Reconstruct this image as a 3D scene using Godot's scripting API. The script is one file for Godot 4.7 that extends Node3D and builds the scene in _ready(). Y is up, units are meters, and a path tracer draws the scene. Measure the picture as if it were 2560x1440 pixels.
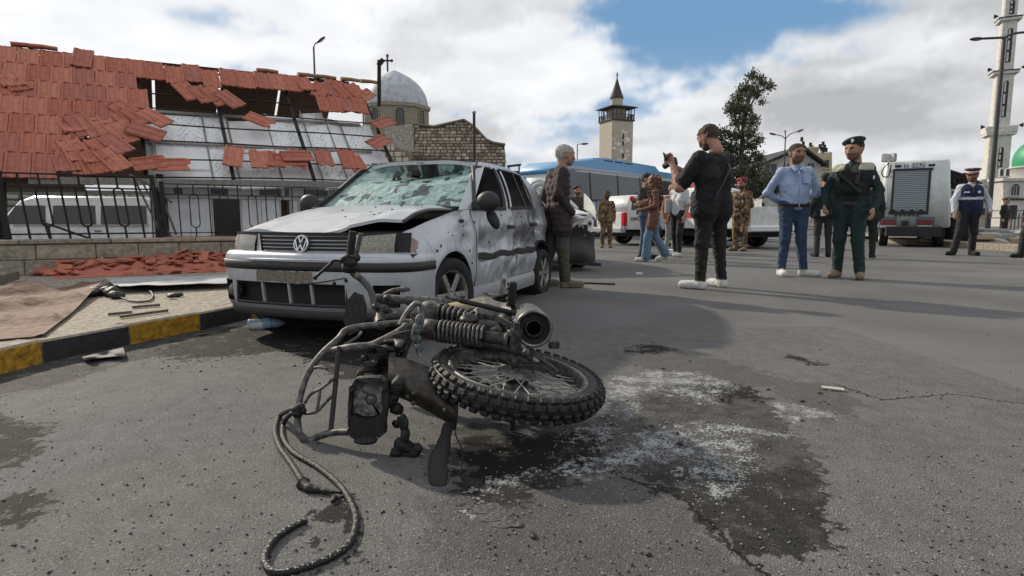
extends Node3D
# Street after a blast: burnt motorcycle, damaged hatchback, wrecked kiosk roof, bystanders.

const F := 1500.0          # focal length in photo pixels (photo is 2560 x 1440)
const EYE := 0.80          # camera height above the far road
var pitch := atan(170.0 / F)
var rng := RandomNumberGenerator.new()
var nz := FastNoiseLite.new()
var mats := {}
var texs := {}
var taken := {}

# ---------- mesh builder ----------
class MB:
	var st := SurfaceTool.new()
	var col := Color.WHITE
	func _init() -> void:
		st.begin(Mesh.PRIMITIVE_TRIANGLES)
	func flat() -> MB:
		st.set_smooth_group(-1)
		return self
	func smooth(g := 1) -> MB:
		st.set_smooth_group(g)
		return self
	func tri(a: Vector3, b: Vector3, c: Vector3) -> void:
		st.set_color(col)
		st.add_vertex(a)
		st.set_color(col)
		st.add_vertex(b)
		st.set_color(col)
		st.add_vertex(c)
	func quad(a: Vector3, b: Vector3, c: Vector3, d: Vector3) -> void:
		tri(a, b, c)
		tri(a, c, d)
	func box(x: Transform3D, s: Vector3, bev := 0.0) -> MB:
		flat()
		var h := s * 0.5
		if bev <= 0.0:
			bev = minf(minf(h.x, h.y), h.z) * 0.12
		bev = minf(bev, minf(minf(h.x, h.y), h.z) * 0.9)
		var i := h - Vector3(bev, bev, bev)
		for ax in 3:
			for sg in [-1.0, 1.0]:
				var n := Vector3.ZERO
				n[ax] = sg * h[ax]
				var u := Vector3.ZERO
				u[(ax + 1) % 3] = i[(ax + 1) % 3]
				var w := Vector3.ZERO
				w[(ax + 2) % 3] = i[(ax + 2) % 3]
				if sg > 0:
					quad(x * (n - u - w), x * (n - u + w), x * (n + u + w), x * (n + u - w))
				else:
					quad(x * (n - u - w), x * (n + u - w), x * (n + u + w), x * (n - u + w))
		for ax in 3:
			for s1 in [-1.0, 1.0]:
				for s2 in [-1.0, 1.0]:
					var a1 := (ax + 1) % 3
					var a2 := (ax + 2) % 3
					var p := Vector3.ZERO
					p[a1] = s1 * h[a1]
					p[a2] = s2 * i[a2]
					var q := Vector3.ZERO
					q[a1] = s1 * i[a1]
					q[a2] = s2 * h[a2]
					var e := Vector3.ZERO
					e[ax] = i[ax]
					if s1 * s2 > 0:
						quad(x * (p - e), x * (q - e), x * (q + e), x * (p + e))
					else:
						quad(x * (p - e), x * (p + e), x * (q + e), x * (q - e))
		for sx in [-1.0, 1.0]:
			for sy in [-1.0, 1.0]:
				for sz in [-1.0, 1.0]:
					var a := Vector3(sx * h.x, sy * i.y, sz * i.z)
					var b := Vector3(sx * i.x, sy * h.y, sz * i.z)
					var c := Vector3(sx * i.x, sy * i.y, sz * h.z)
					if sx * sy * sz > 0:
						tri(x * a, x * c, x * b)
					else:
						tri(x * a, x * b, x * c)
		return self
	func bx(c: Vector3, s: Vector3, bev := 0.0) -> MB:
		return box(Transform3D(Basis(), c), s, bev)
	# bar of rectangular section from a to b, wide side along "side"
	func bar(a: Vector3, b: Vector3, w: float, t: float, side := Vector3.UP, bev := 0.0) -> MB:
		var y := (b - a)
		var l := y.length()
		if l < 0.0001:
			return self
		y /= l
		var z := side.cross(y)
		if z.length() < 0.01:
			z = Vector3(0.3, 0.1, 0.9).cross(y)
		z = z.normalized()
		var x := y.cross(z)
		return box(Transform3D(Basis(x, y, z), (a + b) * 0.5), Vector3(w, l, t), bev)
	func tube(p: Array, r, n := 8, caps := true, squash := 1.0) -> MB:
		smooth(1)
		var m := p.size()
		var rings := []
		var prev := Vector3.ZERO
		for k in m:
			var a: Vector3 = p[maxi(k - 1, 0)]
			var b: Vector3 = p[mini(k + 1, m - 1)]
			var t := (b - a).normalized()
			if prev == Vector3.ZERO:
				prev = t.cross(Vector3.UP) if absf(t.y) < 0.9 else t.cross(Vector3.RIGHT)
			var u := (prev - t * prev.dot(t)).normalized()
			prev = u
			var w := t.cross(u)
			var rad: float = r[k] if r is Array else r
			var ring := PackedVector3Array()
			for j in n:
				var an := TAU * j / n
				ring.append(p[k] + (u * cos(an) + w * sin(an) * squash) * rad)
			rings.append(ring)
		return loft(rings, true, caps)
	func loft(rings: Array, closed := true, caps := true) -> MB:
		for k in rings.size() - 1:
			var a: PackedVector3Array = rings[k]
			var b: PackedVector3Array = rings[k + 1]
			var n := a.size()
			for j in (n if closed else n - 1):
				var q := (j + 1) % n
				quad(a[j], b[j], b[q], a[q])
		if caps and closed:
			flat()
			for e in [0, rings.size() - 1]:
				var r: PackedVector3Array = rings[e]
				var c := Vector3.ZERO
				for v in r:
					c += v
				c /= r.size()
				for j in r.size():
					var q := (j + 1) % r.size()
					if e == 0:
						tri(c, r[j], r[q])
					else:
						tri(c, r[q], r[j])
		return self
	func lathe(x: Transform3D, prof: Array, n := 24, from := 0.0, to := TAU) -> MB:
		smooth(1)
		var full := absf(to - from) > TAU - 0.001
		for k in prof.size() - 1:
			var a: Vector2 = prof[k]
			var b: Vector2 = prof[k + 1]
			for j in n:
				var t0 := from + (to - from) * j / n
				var t1 := from + (to - from) * ((j + 1) % n if full else j + 1) / n
				var p0 := x * Vector3(a.x * cos(t0), a.y, a.x * sin(t0))
				var p1 := x * Vector3(a.x * cos(t1), a.y, a.x * sin(t1))
				var q0 := x * Vector3(b.x * cos(t0), b.y, b.x * sin(t0))
				var q1 := x * Vector3(b.x * cos(t1), b.y, b.x * sin(t1))
				if a.x > 0.00001:
					tri(p0, p1, q1) if b.x > 0.00001 else tri(p0, p1, q0)
				if b.x > 0.00001:
					tri(p0, q1, q0)
		return self
	func grid(f: Callable, nu: int, nv: int, g := 1) -> MB:
		smooth(g)
		var last := []
		for i in nu + 1:
			var row := []
			for j in nv + 1:
				row.append(f.call(float(i) / nu, float(j) / nv))
			if i:
				for j in nv:
					quad(last[j], row[j], row[j + 1], last[j + 1])
			last = row
		return self
	# sheet with thickness: front grid plus back grid plus rim
	func slab(f: Callable, nu: int, nv: int, off: Vector3) -> MB:
		grid(f, nu, nv, 1)
		grid(func(u: float, v: float): return f.call(1.0 - u, v) + off, nu, nv, 2)
		flat()
		for i in nu:
			for v in [0.0, 1.0]:
				var a: Vector3 = f.call(float(i) / nu, v)
				var b: Vector3 = f.call(float(i + 1) / nu, v)
				quad(a, b, b + off, a + off)
		for j in nv:
			for u in [0.0, 1.0]:
				var a: Vector3 = f.call(u, float(j) / nv)
				var b: Vector3 = f.call(u, float(j + 1) / nv)
				quad(a, b, b + off, a + off)
		return self
	# prism: outline in the xy plane of x, from z = 0 to z = depth
	func prism(x: Transform3D, o: PackedVector2Array, depth: float, g := -1) -> MB:
		flat()
		var t := Geometry2D.triangulate_polygon(o)
		for k in range(0, t.size(), 3):
			for s in 2:
				var z := depth * s
				var a := o[t[k]]
				var b := o[t[k + 1]]
				var c := o[t[k + 2]]
				if s == 0:
					tri(x * Vector3(a.x, a.y, z), x * Vector3(c.x, c.y, z), x * Vector3(b.x, b.y, z))
				else:
					tri(x * Vector3(a.x, a.y, z), x * Vector3(b.x, b.y, z), x * Vector3(c.x, c.y, z))
		st.set_smooth_group(g)
		for k in o.size():
			var a := o[k]
			var b := o[(k + 1) % o.size()]
			quad(x * Vector3(a.x, a.y, 0), x * Vector3(b.x, b.y, 0), x * Vector3(b.x, b.y, depth), x * Vector3(a.x, a.y, depth))
		return self
	# lump: ellipsoid with noise
	func lump(c: Vector3, r: Vector3, amp := 0.0, freq := 10.0, noise: FastNoiseLite = null, n := 10, b := Basis()) -> MB:
		smooth(1)
		var at := func(i: int, j: int) -> Vector3:
			var th := PI * i / n
			var ph := TAU * (j % (n * 2)) / (n * 2)
			var d := Vector3(sin(th) * cos(ph), cos(th), sin(th) * sin(ph))
			var k := 1.0
			if noise:
				k += amp * noise.get_noise_3dv((c + d * r.x) * freq * 10.0)
			return c + b * (d * r * k)
		for i in n:
			for j in n * 2:
				var p00: Vector3 = at.call(i, j)
				var p01: Vector3 = at.call(i, j + 1)
				var p10: Vector3 = at.call(i + 1, j)
				var p11: Vector3 = at.call(i + 1, j + 1)
				if i > 0:
					tri(p00, p01, p11)
				if i < n - 1:
					tri(p00, p11, p10)
		return self
	# frame between an outer and an inner outline of equal size, with depth
	func frame(outer: Array, inner: Array, off: Vector3) -> MB:
		flat()
		var n := outer.size()
		for k in n:
			var q := (k + 1) % n
			quad(outer[k], outer[q], inner[q], inner[k])
			quad(outer[k] + off, inner[k] + off, inner[q] + off, outer[q] + off)
			quad(outer[k], outer[k] + off, outer[q] + off, outer[q])
			quad(inner[k], inner[q], inner[q] + off, inner[k] + off)
		return self
	func plate(o: Array, off: Vector3) -> MB:
		flat()
		var c := Vector3.ZERO
		for v in o:
			c += v
		c /= o.size()
		for k in o.size():
			var q := (k + 1) % o.size()
			tri(c, o[k], o[q])
			tri(c + off, o[q] + off, o[k] + off)
			quad(o[k], o[k] + off, o[q] + off, o[q])
		return self
	func done() -> ArrayMesh:
		st.generate_normals()
		return st.commit()

# ---------- nodes ----------
func numbered(called: String) -> String:
	taken[called] = taken.get(called, -1) + 1
	return called if taken[called] == 0 else "%s_%03d" % [called, taken[called]]

func obj(called: String, m, mat: Material, parent: Node = null) -> MeshInstance3D:
	var o := MeshInstance3D.new()
	o.mesh = m.done() if m is MB else m
	o.material_override = mat
	if parent == null:
		o.name = numbered(called)
		add_child(o, true)
	else:
		o.name = called
		parent.add_child(o, true)
	return o

func tag(o: Node, label: String, category: String, group := "") -> Node:
	o.set_meta("label", label)
	o.set_meta("category", category)
	if group:
		o.set_meta("group", group)
	return o

func thing(called: String, label: String, category: String, at := Vector3.ZERO, turn := 0.0, group := "") -> Node3D:
	var o := Node3D.new()
	o.name = numbered(called)
	add_child(o, true)
	o.position = at
	o.rotation.y = turn
	tag(o, label, category, group)
	return o

func part(called: String, parent: Node, at := Vector3.ZERO, basis := Basis()) -> Node3D:
	var o := Node3D.new()
	o.name = called
	parent.add_child(o, true)
	o.transform = Transform3D(basis, at)
	return o

func struct(called: String, m, mat: Material) -> MeshInstance3D:
	var o := obj(called, m, mat)
	o.set_meta("kind", "structure")
	return o

func dup(o: Node3D, label := "") -> Node3D:
	var c: Node3D = o.duplicate()
	c.name = numbered(String(o.name).rstrip("0123456789").trim_suffix("_"))
	add_child(c, true)
	if label:
		c.set_meta("label", label)
	return c

# ---------- materials ----------
func noise_tex(key: String, freq: float, lo: Color, hi: Color, kind := FastNoiseLite.TYPE_SIMPLEX_SMOOTH, oct := 4, size := 256, mid := 0.5) -> Texture2D:
	if texs.has(key):
		return texs[key]
	var n := FastNoiseLite.new()
	n.seed = key.hash() % 1000
	n.noise_type = kind
	n.frequency = freq
	n.fractal_octaves = oct
	if kind == FastNoiseLite.TYPE_CELLULAR:
		n.cellular_return_type = FastNoiseLite.RETURN_CELL_VALUE
		n.fractal_type = FastNoiseLite.FRACTAL_NONE
	var t := NoiseTexture2D.new()
	t.width = size
	t.height = size
	t.seamless = true
	t.noise = n
	var g := Gradient.new()
	g.set_color(0, lo)
	g.set_color(1, hi)
	g.add_point(mid, lo.lerp(hi, 0.5))
	t.color_ramp = g
	texs[key] = t
	return t

func bump_tex(key: String, freq: float, strength := 4.0, kind := FastNoiseLite.TYPE_SIMPLEX_SMOOTH, size := 256) -> Texture2D:
	if texs.has(key):
		return texs[key]
	var n := FastNoiseLite.new()
	n.seed = key.hash() % 1000
	n.noise_type = kind
	n.frequency = freq
	n.fractal_octaves = 4
	var t := NoiseTexture2D.new()
	t.width = size
	t.height = size
	t.seamless = true
	t.noise = n
	t.as_normal_map = true
	t.bump_strength = strength
	texs[key] = t
	return t

func lin(r: float, g: float, b: float) -> Color:
	return Color(r, g, b).linear_to_srgb()

func hexl(h: String) -> Color:   # sRGB hex to the linear values that vertex colours take
	return Color(h).srgb_to_linear()

# plain material; tex multiplies the colour, scale is repeats per metre
func mat(key: String, c: Color, rough := 0.7, metal := 0.0, tex: Texture2D = null, scale := 1.0, bump: Texture2D = null, bdepth := 0.5) -> StandardMaterial3D:
	if mats.has(key):
		return mats[key]
	var m := StandardMaterial3D.new()
	m.resource_name = key
	m.albedo_color = c
	m.roughness = rough
	m.metallic = metal
	if tex:
		m.albedo_texture = tex
	if bump:
		m.normal_enabled = true
		m.normal_texture = bump
		m.normal_scale = bdepth
	if tex or bump:
		m.uv1_triplanar = true
		m.uv1_scale = Vector3(scale, scale, scale)
	m.cull_mode = BaseMaterial3D.CULL_DISABLED
	mats[key] = m
	return m

func vmat(key: String, rough := 0.85, tex: Texture2D = null, scale := 1.0, bump: Texture2D = null, bdepth := 0.5) -> StandardMaterial3D:
	var m := mat(key, Color.WHITE, rough, 0.0, tex, scale, bump, bdepth)
	m.vertex_color_use_as_albedo = true
	return m

# ---------- photo pixel to place ----------
func ray(u: float, v: float) -> Vector3:
	var x := (u - 1280.0) / F
	var y := -(v - 720.0) / F
	var c := cos(pitch)
	var s := sin(pitch)
	return Vector3(x, y * c - s, -(c + y * s))

func sstep(a: float, b: float, x: float) -> float:
	var t := clampf((x - a) / (b - a), 0.0, 1.0)
	return t * t * (3.0 - 2.0 * t)

func gy(x: float, z: float) -> float:   # height of the road
	var d := -z
	var h := -0.05 * (1.0 - sstep(4.75, 7.6, d))
	h -= 0.5 * sstep(10.5, 13.0, d) * sstep(-3.6, -5.2, x)
	return h

func gp(u: float, v: float, up := 0.0) -> Vector3:   # where the pixel meets the road (or a level "up" above it)
	var r := ray(u, v)
	var t := 1.0
	for i in 24:
		var p := r * t
		t = (gy(p.x, p.z) + up - EYE) / r.y
	return Vector3(r.x * t, EYE + r.y * t, r.z * t)

func at(u: float, v: float, d: float) -> Vector3:   # the pixel at the distance d from the lens plane
	var r := ray(u, v)
	var t := -d / r.z
	return Vector3(r.x * t, EYE + r.y * t, -d)

func on_road(p: Vector3, up := 0.0) -> Vector3:
	return Vector3(p.x, gy(p.x, p.z) + up, p.z)

func path(px: Array) -> Array:   # [[u, v, d], ...]
	var o := []
	for q in px:
		o.append(at(q[0], q[1], q[2]))
	return o

func curve(p: Array, per := 6) -> Array:   # Catmull-Rom through the points
	var o := []
	for k in p.size() - 1:
		var a: Vector3 = p[maxi(k - 1, 0)]
		var b: Vector3 = p[k]
		var c: Vector3 = p[k + 1]
		var d: Vector3 = p[mini(k + 2, p.size() - 1)]
		for j in per:
			o.append(b.cubic_interpolate(c, a, d, float(j) / per))
	o.append(p[p.size() - 1])
	return o

func looking(from: Vector3, fwd: Vector3, up := Vector3.UP) -> Transform3D:   # z of the result runs along fwd
	var z := fwd.normalized()
	var x := up.cross(z).normalized()
	return Transform3D(Basis(x, z.cross(x), z), from)

func text(called: String, s: String, size: float, x: Transform3D, m: Material, parent: Node, font := "Droid Sans", bold := true) -> MeshInstance3D:
	var f := SystemFont.new()
	f.font_names = PackedStringArray([font])
	f.font_weight = 700 if bold else 400
	var t := TextMesh.new()
	t.text = s
	t.font = f
	t.font_size = 64
	t.pixel_size = size / 64.0
	t.depth = 0.004
	var o := obj(called, t, m, parent)
	o.transform = x
	return o

# ---------- camera, sky, sun ----------
func build_camera() -> void:
	var cam := Camera3D.new()
	cam.name = "camera"
	cam.fov = rad_to_deg(2.0 * atan(720.0 / F))
	cam.near = 0.05
	cam.far = 1500.0
	cam.position = Vector3(0, EYE, 0)
	cam.rotation.x = -pitch
	add_child(cam)
	cam.current = true
	var env := Environment.new()
	env.background_mode = Environment.BG_SKY
	env.tonemap_mode = Environment.TONE_MAPPER_LINEAR
	env.tonemap_exposure = 1.4
	env.sdfgi_enabled = true
	env.ssao_enabled = true
	env.ssil_enabled = true
	env.sky = Sky.new()
	var sm := PanoramaSkyMaterial.new()
	sm.panorama = sky_picture()
	sm.energy_multiplier = 0.86
	env.sky.sky_material = sm
	var we := WorldEnvironment.new()
	we.name = "environment"
	we.environment = env
	add_child(we)
	var sun := DirectionalLight3D.new()
	sun.name = "sun"
	sun.light_energy = 1.0
	sun.light_angular_distance = 1.5
	sun.light_color = Color(1.0, 0.95, 0.87)
	sun.shadow_enabled = true
	add_child(sun)
	var to_sun := Vector3(-0.755, tan(deg_to_rad(30.0)), -0.656)
	sun.look_at_from_position(Vector3.ZERO, -to_sun, Vector3.UP)

func sky_picture() -> ImageTexture:
	var w := 1280
	var h := 640
	var im := Image.create_empty(w, h, false, Image.FORMAT_RGBF)
	var n1 := FastNoiseLite.new()
	n1.seed = 11
	n1.frequency = 0.55
	n1.fractal_octaves = 6
	n1.fractal_gain = 0.52
	n1.domain_warp_enabled = true
	n1.domain_warp_amplitude = 0.5
	n1.domain_warp_frequency = 0.7
	var n2 := FastNoiseLite.new()
	n2.seed = 23
	n2.frequency = 1.3
	n2.fractal_octaves = 4
	var low := Color(0.60, 0.63, 0.66)
	for y in h:
		var el := (0.5 - (y + 0.5) / h) * PI
		if el < -0.03:
			for x in w:
				im.set_pixel(x, y, low)
			continue
		for x in w:
			var az := wrapf((x + 0.5) / w * TAU, -PI, PI)
			var d := Vector3(sin(az) * cos(el), sin(el), -cos(az) * cos(el))
			var k := 1.0 / (maxf(d.y, 0.0) + 0.16)
			var p := Vector3(d.x * k, d.z * k, 0.0)
			var c := n1.get_noise_3d(p.x, p.y, 0.0)
			var f := n2.get_noise_3d(p.x * 2.0, p.y * 2.0, 5.0)
			# gaps in the cloud: one large in view, others where the noise opens
			var ga := (az - 0.27 - 0.9 * (el - 0.27)) / 0.30
			var ge := (el - 0.318 + 0.20 * (az - 0.25)) / 0.085
			var gap := exp(-pow(ga * ga + ge * ge, 1.0)) * 0.84
			var gb := (az + 2.2) / 0.5
			var gf := (el - 0.5) / 0.2
			gap += exp(-(gb * gb + gf * gf)) * 0.7
			var cover := sstep(-0.2, 0.22, c * 1.15 + f * 0.34 + 0.46 - gap)
			var blue := Color(0.15, 0.29, 0.48).lerp(Color(0.42, 0.52, 0.62), sstep(0.3, 0.0, el))
			# towards the sun the cloud is brighter; thick cloud greyer
			var sunward := 0.5 + 0.5 * cos(az + 0.855)
			var thick := sstep(-0.1, 0.5, n1.get_noise_3d(p.x * 0.8 + 9.0, p.y * 0.8, 3.0) + f * 0.15)
			var band := sstep(-0.25, 0.45, n2.get_noise_3d(p.x * 0.25, el * 9.0, 9.0))
			var lum := 0.70 + 0.12 * sunward - 0.36 * thick - 0.14 * band * sstep(0.4, 0.05, el) + 0.14 * f
			var cloud := Color(lum * 0.985, lum, lum * 1.025)
			var rim := cover * (1.0 - cover) * 0.25
			cloud = cloud + Color(rim, rim, rim)
			var o := blue.lerp(cloud, cover)
			o = o.lerp(Color(0.66, 0.68, 0.70), sstep(0.10, 0.0, el) * 0.6)
			im.set_pixel(x, y, o)
	return ImageTexture.create_from_image(im)

# ---------- road ----------
const PX0 := -2.9
const PX1 := 2.6
const PD0 := 1.15
const PD1 := 4.75
const PW := 1152
const PH := 752

func mask_of(polys: Array, blur: int) -> PackedByteArray:
	var w := 384
	var h := 250
	var im := Image.create_empty(w, h, false, Image.FORMAT_L8)
	for poly in polys:
		var o := PackedVector2Array()
		var lo := Vector2(9999, 9999)
		var hi := Vector2(-9999, -9999)
		for q in poly:
			var g := gp(q[0], q[1])
			var p := Vector2((g.x - PX0) / (PX1 - PX0) * w, (-g.z - PD0) / (PD1 - PD0) * h)
			o.append(p)
			lo = lo.min(p)
			hi = hi.max(p)
		for y in range(maxi(0, int(lo.y)), mini(h, int(hi.y) + 1)):
			for x in range(maxi(0, int(lo.x)), mini(w, int(hi.x) + 1)):
				if Geometry2D.is_point_in_polygon(Vector2(x + 0.5, y + 0.5), o):
					im.set_pixel(x, y, Color.WHITE)
	if blur > 1:
		im.resize(w / blur, h / blur, Image.INTERPOLATE_LANCZOS)
	im.resize(PW, PH, Image.INTERPOLATE_CUBIC)
	im.convert(Image.FORMAT_L8)
	return im.get_data()

func noise_bytes(freq: float, seed_: int, oct := 4, kind := FastNoiseLite.TYPE_SIMPLEX_SMOOTH) -> PackedByteArray:
	var n := FastNoiseLite.new()
	n.seed = seed_
	n.frequency = freq
	n.fractal_octaves = oct
	n.noise_type = kind
	var im := n.get_image(PW, PH, false, false, true)
	im.convert(Image.FORMAT_L8)
	return im.get_data()

func road_textures() -> Array:
	var wet := mask_of([[[1560, 1010], [1680, 960], [1850, 965], [1960, 1040], [2040, 1150], [2066, 1260], [2040, 1350], [1960, 1385], [1870, 1375], [1790, 1330], [1730, 1275], [1690, 1235], [1600, 1205], [1500, 1180], [1380, 1230], [1300, 1290], [1200, 1300], [1140, 1230], [1120, 1130], [1140, 1070], [1500, 1060]]], 3)
	var damp_shade := mask_of([[[1060, 1240], [1200, 1150], [1650, 1210], [1760, 1330], [1880, 1440], [1900, 1500], [1300, 1500], [1200, 1420], [1130, 1440], [1080, 1400]], [[1530, 900], [1700, 880], [2060, 960], [2160, 1010], [2080, 1080], [1900, 960], [1640, 930]]], 5)  # damp patches; the first also holds painted shade of the motorcycle
	var soot := mask_of([[[1150, 1095], [1540, 1080], [1480, 1150], [1380, 1175], [1240, 1200], [1170, 1220]], [[400, 868], [620, 806], [880, 806], [880, 862], [700, 880], [540, 898], [420, 900]],
		[[640, 822], [900, 822], [1020, 900], [960, 960], [860, 950], [740, 880]], [[-60, 1000], [100, 1070], [90, 1150], [-60, 1200]], [[-60, 1240], [110, 1255], [60, 1330], [-60, 1350]],
		[[1565, 880], [1640, 862], [1700, 872], [1660, 888], [1580, 890]], [[1700, 968], [1860, 955], [1930, 1000], [1800, 1005]], [[820, 1290], [880, 1200], [900, 1310], [870, 1440], [830, 1440]], [[1240, 1140], [1390, 1120], [1380, 1165], [1260, 1180]], [[1960, 880], [2060, 905], [2050, 915], [1960, 892]]], 3)
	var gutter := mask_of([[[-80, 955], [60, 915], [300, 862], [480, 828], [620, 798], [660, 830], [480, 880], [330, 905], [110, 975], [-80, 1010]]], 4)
	var foam := mask_of([[[1200, 1220], [1330, 1180], [1500, 1130], [1600, 1085], [1750, 1055], [1920, 1100], [1890, 1150], [1760, 1125], [1650, 1160], [1500, 1195], [1350, 1215], [1230, 1250]], [[1600, 925], [1750, 925], [1860, 965], [1790, 1010], [1640, 995], [1555, 1005]],
		[[1690, 1110], [1860, 1150], [1870, 1230], [1780, 1255], [1710, 1190]], [[1510, 980], [1560, 935], [1640, 950], [1610, 1020], [1540, 1060]], [[1700, 1040], [2000, 1090], [2000, 1110], [1720, 1090]], [[1460, 1060], [1560, 1070], [1540, 1110], [1440, 1120]], [[1930, 1000], [2120, 1040], [2110, 1060], [1940, 1030]], [[1200, 1255], [1300, 1300], [1290, 1320], [1210, 1290]]], 3)
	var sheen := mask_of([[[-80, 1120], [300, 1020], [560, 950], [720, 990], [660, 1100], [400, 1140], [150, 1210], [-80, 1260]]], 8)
	var crack := Image.create_empty(PW, PH, false, Image.FORMAT_L8)
	var cr := RandomNumberGenerator.new()
	cr.seed = 5
	for line in [[[1560, 1195], [1690, 1238], [1730, 1275], [1800, 1335], [1840, 1385], [1920, 1440], [1990, 1480]], [[2560, 1010], [2380, 985], [2200, 1000], [2090, 960]], [[1380, 1190], [1450, 1160], [1480, 1150]]]:
		for k in line.size() - 1:
			for j in 160:
				var t := j / 160.0
				var g := gp(lerpf(line[k][0], line[k + 1][0], t), lerpf(line[k][1], line[k + 1][1], t))
				var x := int((g.x - PX0) / (PX1 - PX0) * PW + nz.get_noise_2d(g.x * 900.0, g.z * 900.0) * 5.0)
				var y := int((-g.z - PD0) / (PD1 - PD0) * PH + nz.get_noise_2d(g.z * 900.0, g.x * 900.0 + 50.0) * 5.0)
				for o in [Vector2i(0, 0), Vector2i(1, 0), Vector2i(0, 1)]:
					if x + o.x >= 0 and x + o.x < PW and y + o.y >= 0 and y + o.y < PH:
						crack.set_pixel(x + o.x, y + o.y, Color.WHITE)
	var cb := crack.get_data()
	var nf := noise_bytes(0.22, 1, 3)
	var nm := noise_bytes(0.035, 2, 5)
	var nl := noise_bytes(0.007, 3, 4)
	var ns := noise_bytes(0.45, 4, 1)
	var nk := noise_bytes(0.10, 6, 4)
	var out := PackedByteArray()
	out.resize(PW * PH * 3)
	var rgh := PackedByteArray()
	rgh.resize(PW * PH)
	var srgb := PackedByteArray()
	srgb.resize(1025)
	for k in 1025:
		var v := Color(k / 1024.0, 0, 0).linear_to_srgb()
		srgb[k] = int(v.r * 255.0)
	for i in PW * PH:
		var f := nf[i] / 255.0
		var m := nm[i] / 255.0
		var l := nl[i] / 255.0
		var kk := nk[i] / 255.0
		var v := 0.172 * (0.72 + 0.34 * m + 0.22 * l)
		var rough := 0.82
		var r := v * 1.01
		var g := v
		var b := v * 0.985
		var a := 0.0
		var w := clampi(i + int((m - 0.5) * 34.0 + (kk - 0.5) * 22.0) + PW * int((l - 0.5) * 50.0 + (nk[(i + 5003) % (PW * PH)] / 255.0 - 0.5) * 22.0 + (nm[(i + 90001) % (PW * PH)] / 255.0 - 0.5) * 26.0), 0, PW * PH - 1)
		if damp_shade[w] > 4:
			a = clampf((damp_shade[w] / 255.0 + (m - 0.5) * 0.7 + (f - 0.5) * 0.2 - 0.3) * 3.0, 0.0, 1.0) * 0.5
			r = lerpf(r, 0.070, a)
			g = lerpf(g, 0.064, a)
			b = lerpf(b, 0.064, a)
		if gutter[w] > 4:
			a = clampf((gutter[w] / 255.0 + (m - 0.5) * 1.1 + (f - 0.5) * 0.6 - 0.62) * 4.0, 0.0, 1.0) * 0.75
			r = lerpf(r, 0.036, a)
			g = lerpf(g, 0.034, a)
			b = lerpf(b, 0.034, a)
		if wet[w] > 4:
			a = clampf((wet[w] / 255.0 + (m - 0.5) * 0.35 + (f - 0.5) * 0.12 - 0.42) * 9.0, 0.0, 1.0)
			a *= clampf(lerpf(1.0, 0.62, sstep(1.85, 2.1, PD0 + (PD1 - PD0) * (i / PW) / PH)) + (m - 0.5) * 0.9 + (f - 0.5) * 0.4, 0.0, 1.0)
			var dk := 0.018 + 0.024 * (kk - 0.3)
			r = lerpf(r, dk * 1.05, a * 0.93)
			g = lerpf(g, dk, a * 0.93)
			b = lerpf(b, dk, a * 0.93)
			rough = lerpf(rough, 0.55, a)
		if soot[w] > 4:
			a = clampf((soot[w] / 255.0 + (m - 0.5) * 1.3 + (f - 0.5) * 0.5 - 0.5) * 4.0, 0.0, 1.0) * 0.94
			r = lerpf(r, 0.013, a)
			g = lerpf(g, 0.011, a)
			b = lerpf(b, 0.010, a)
		if foam[w] > 4:
			a = clampf((foam[w] / 255.0 + (m - 0.5) * 2.0 + (kk - 0.5) * 1.4 + (f - 0.5) * 1.2 + (ns[i] / 255.0 - 0.5) * 1.8 - 0.90) * 2.0, 0.0, 1.0) * 0.85
			r = lerpf(r, 0.50, a)
			g = lerpf(g, 0.52, a)
			b = lerpf(b, 0.54, a)
			rough = lerpf(rough, 0.9, a)
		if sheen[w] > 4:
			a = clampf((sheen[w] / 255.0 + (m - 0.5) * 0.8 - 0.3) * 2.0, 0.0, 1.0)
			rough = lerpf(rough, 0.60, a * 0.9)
			r = lerpf(r, r * 0.92, a)  # bluish sky reflection tinted into the asphalt colour
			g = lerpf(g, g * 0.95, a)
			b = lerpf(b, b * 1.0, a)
		if ns[i] > 186:      # pale stones in the asphalt
			a = (ns[i] - 186) / 45.0
			a *= clampf(g / 0.13, 0.12, 1.0)
			r += 0.16 * a
			g += 0.15 * a
			b += 0.14 * a
		elif ns[i] < 52:
			a = 1.0 - 0.45 * (52 - ns[i]) / 30.0
			r *= maxf(a, 0.5)
			g *= maxf(a, 0.5)
			b *= maxf(a, 0.5)
		if cb[i] > 100:
			r *= 0.15
			g *= 0.15
			b *= 0.15
		out[i * 3] = srgb[clampi(int(r * 1024.0), 0, 1024)]
		out[i * 3 + 1] = srgb[clampi(int(g * 1024.0), 0, 1024)]
		out[i * 3 + 2] = srgb[clampi(int(b * 1024.0), 0, 1024)]
		rgh[i] = int(rough * 255.0)
	var ci := Image.create_from_data(PW, PH, false, Image.FORMAT_RGB8, out)
	var ri := Image.create_from_data(PW, PH, false, Image.FORMAT_L8, rgh)
	return [ImageTexture.create_from_image(ci), ImageTexture.create_from_image(ri)]

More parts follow.
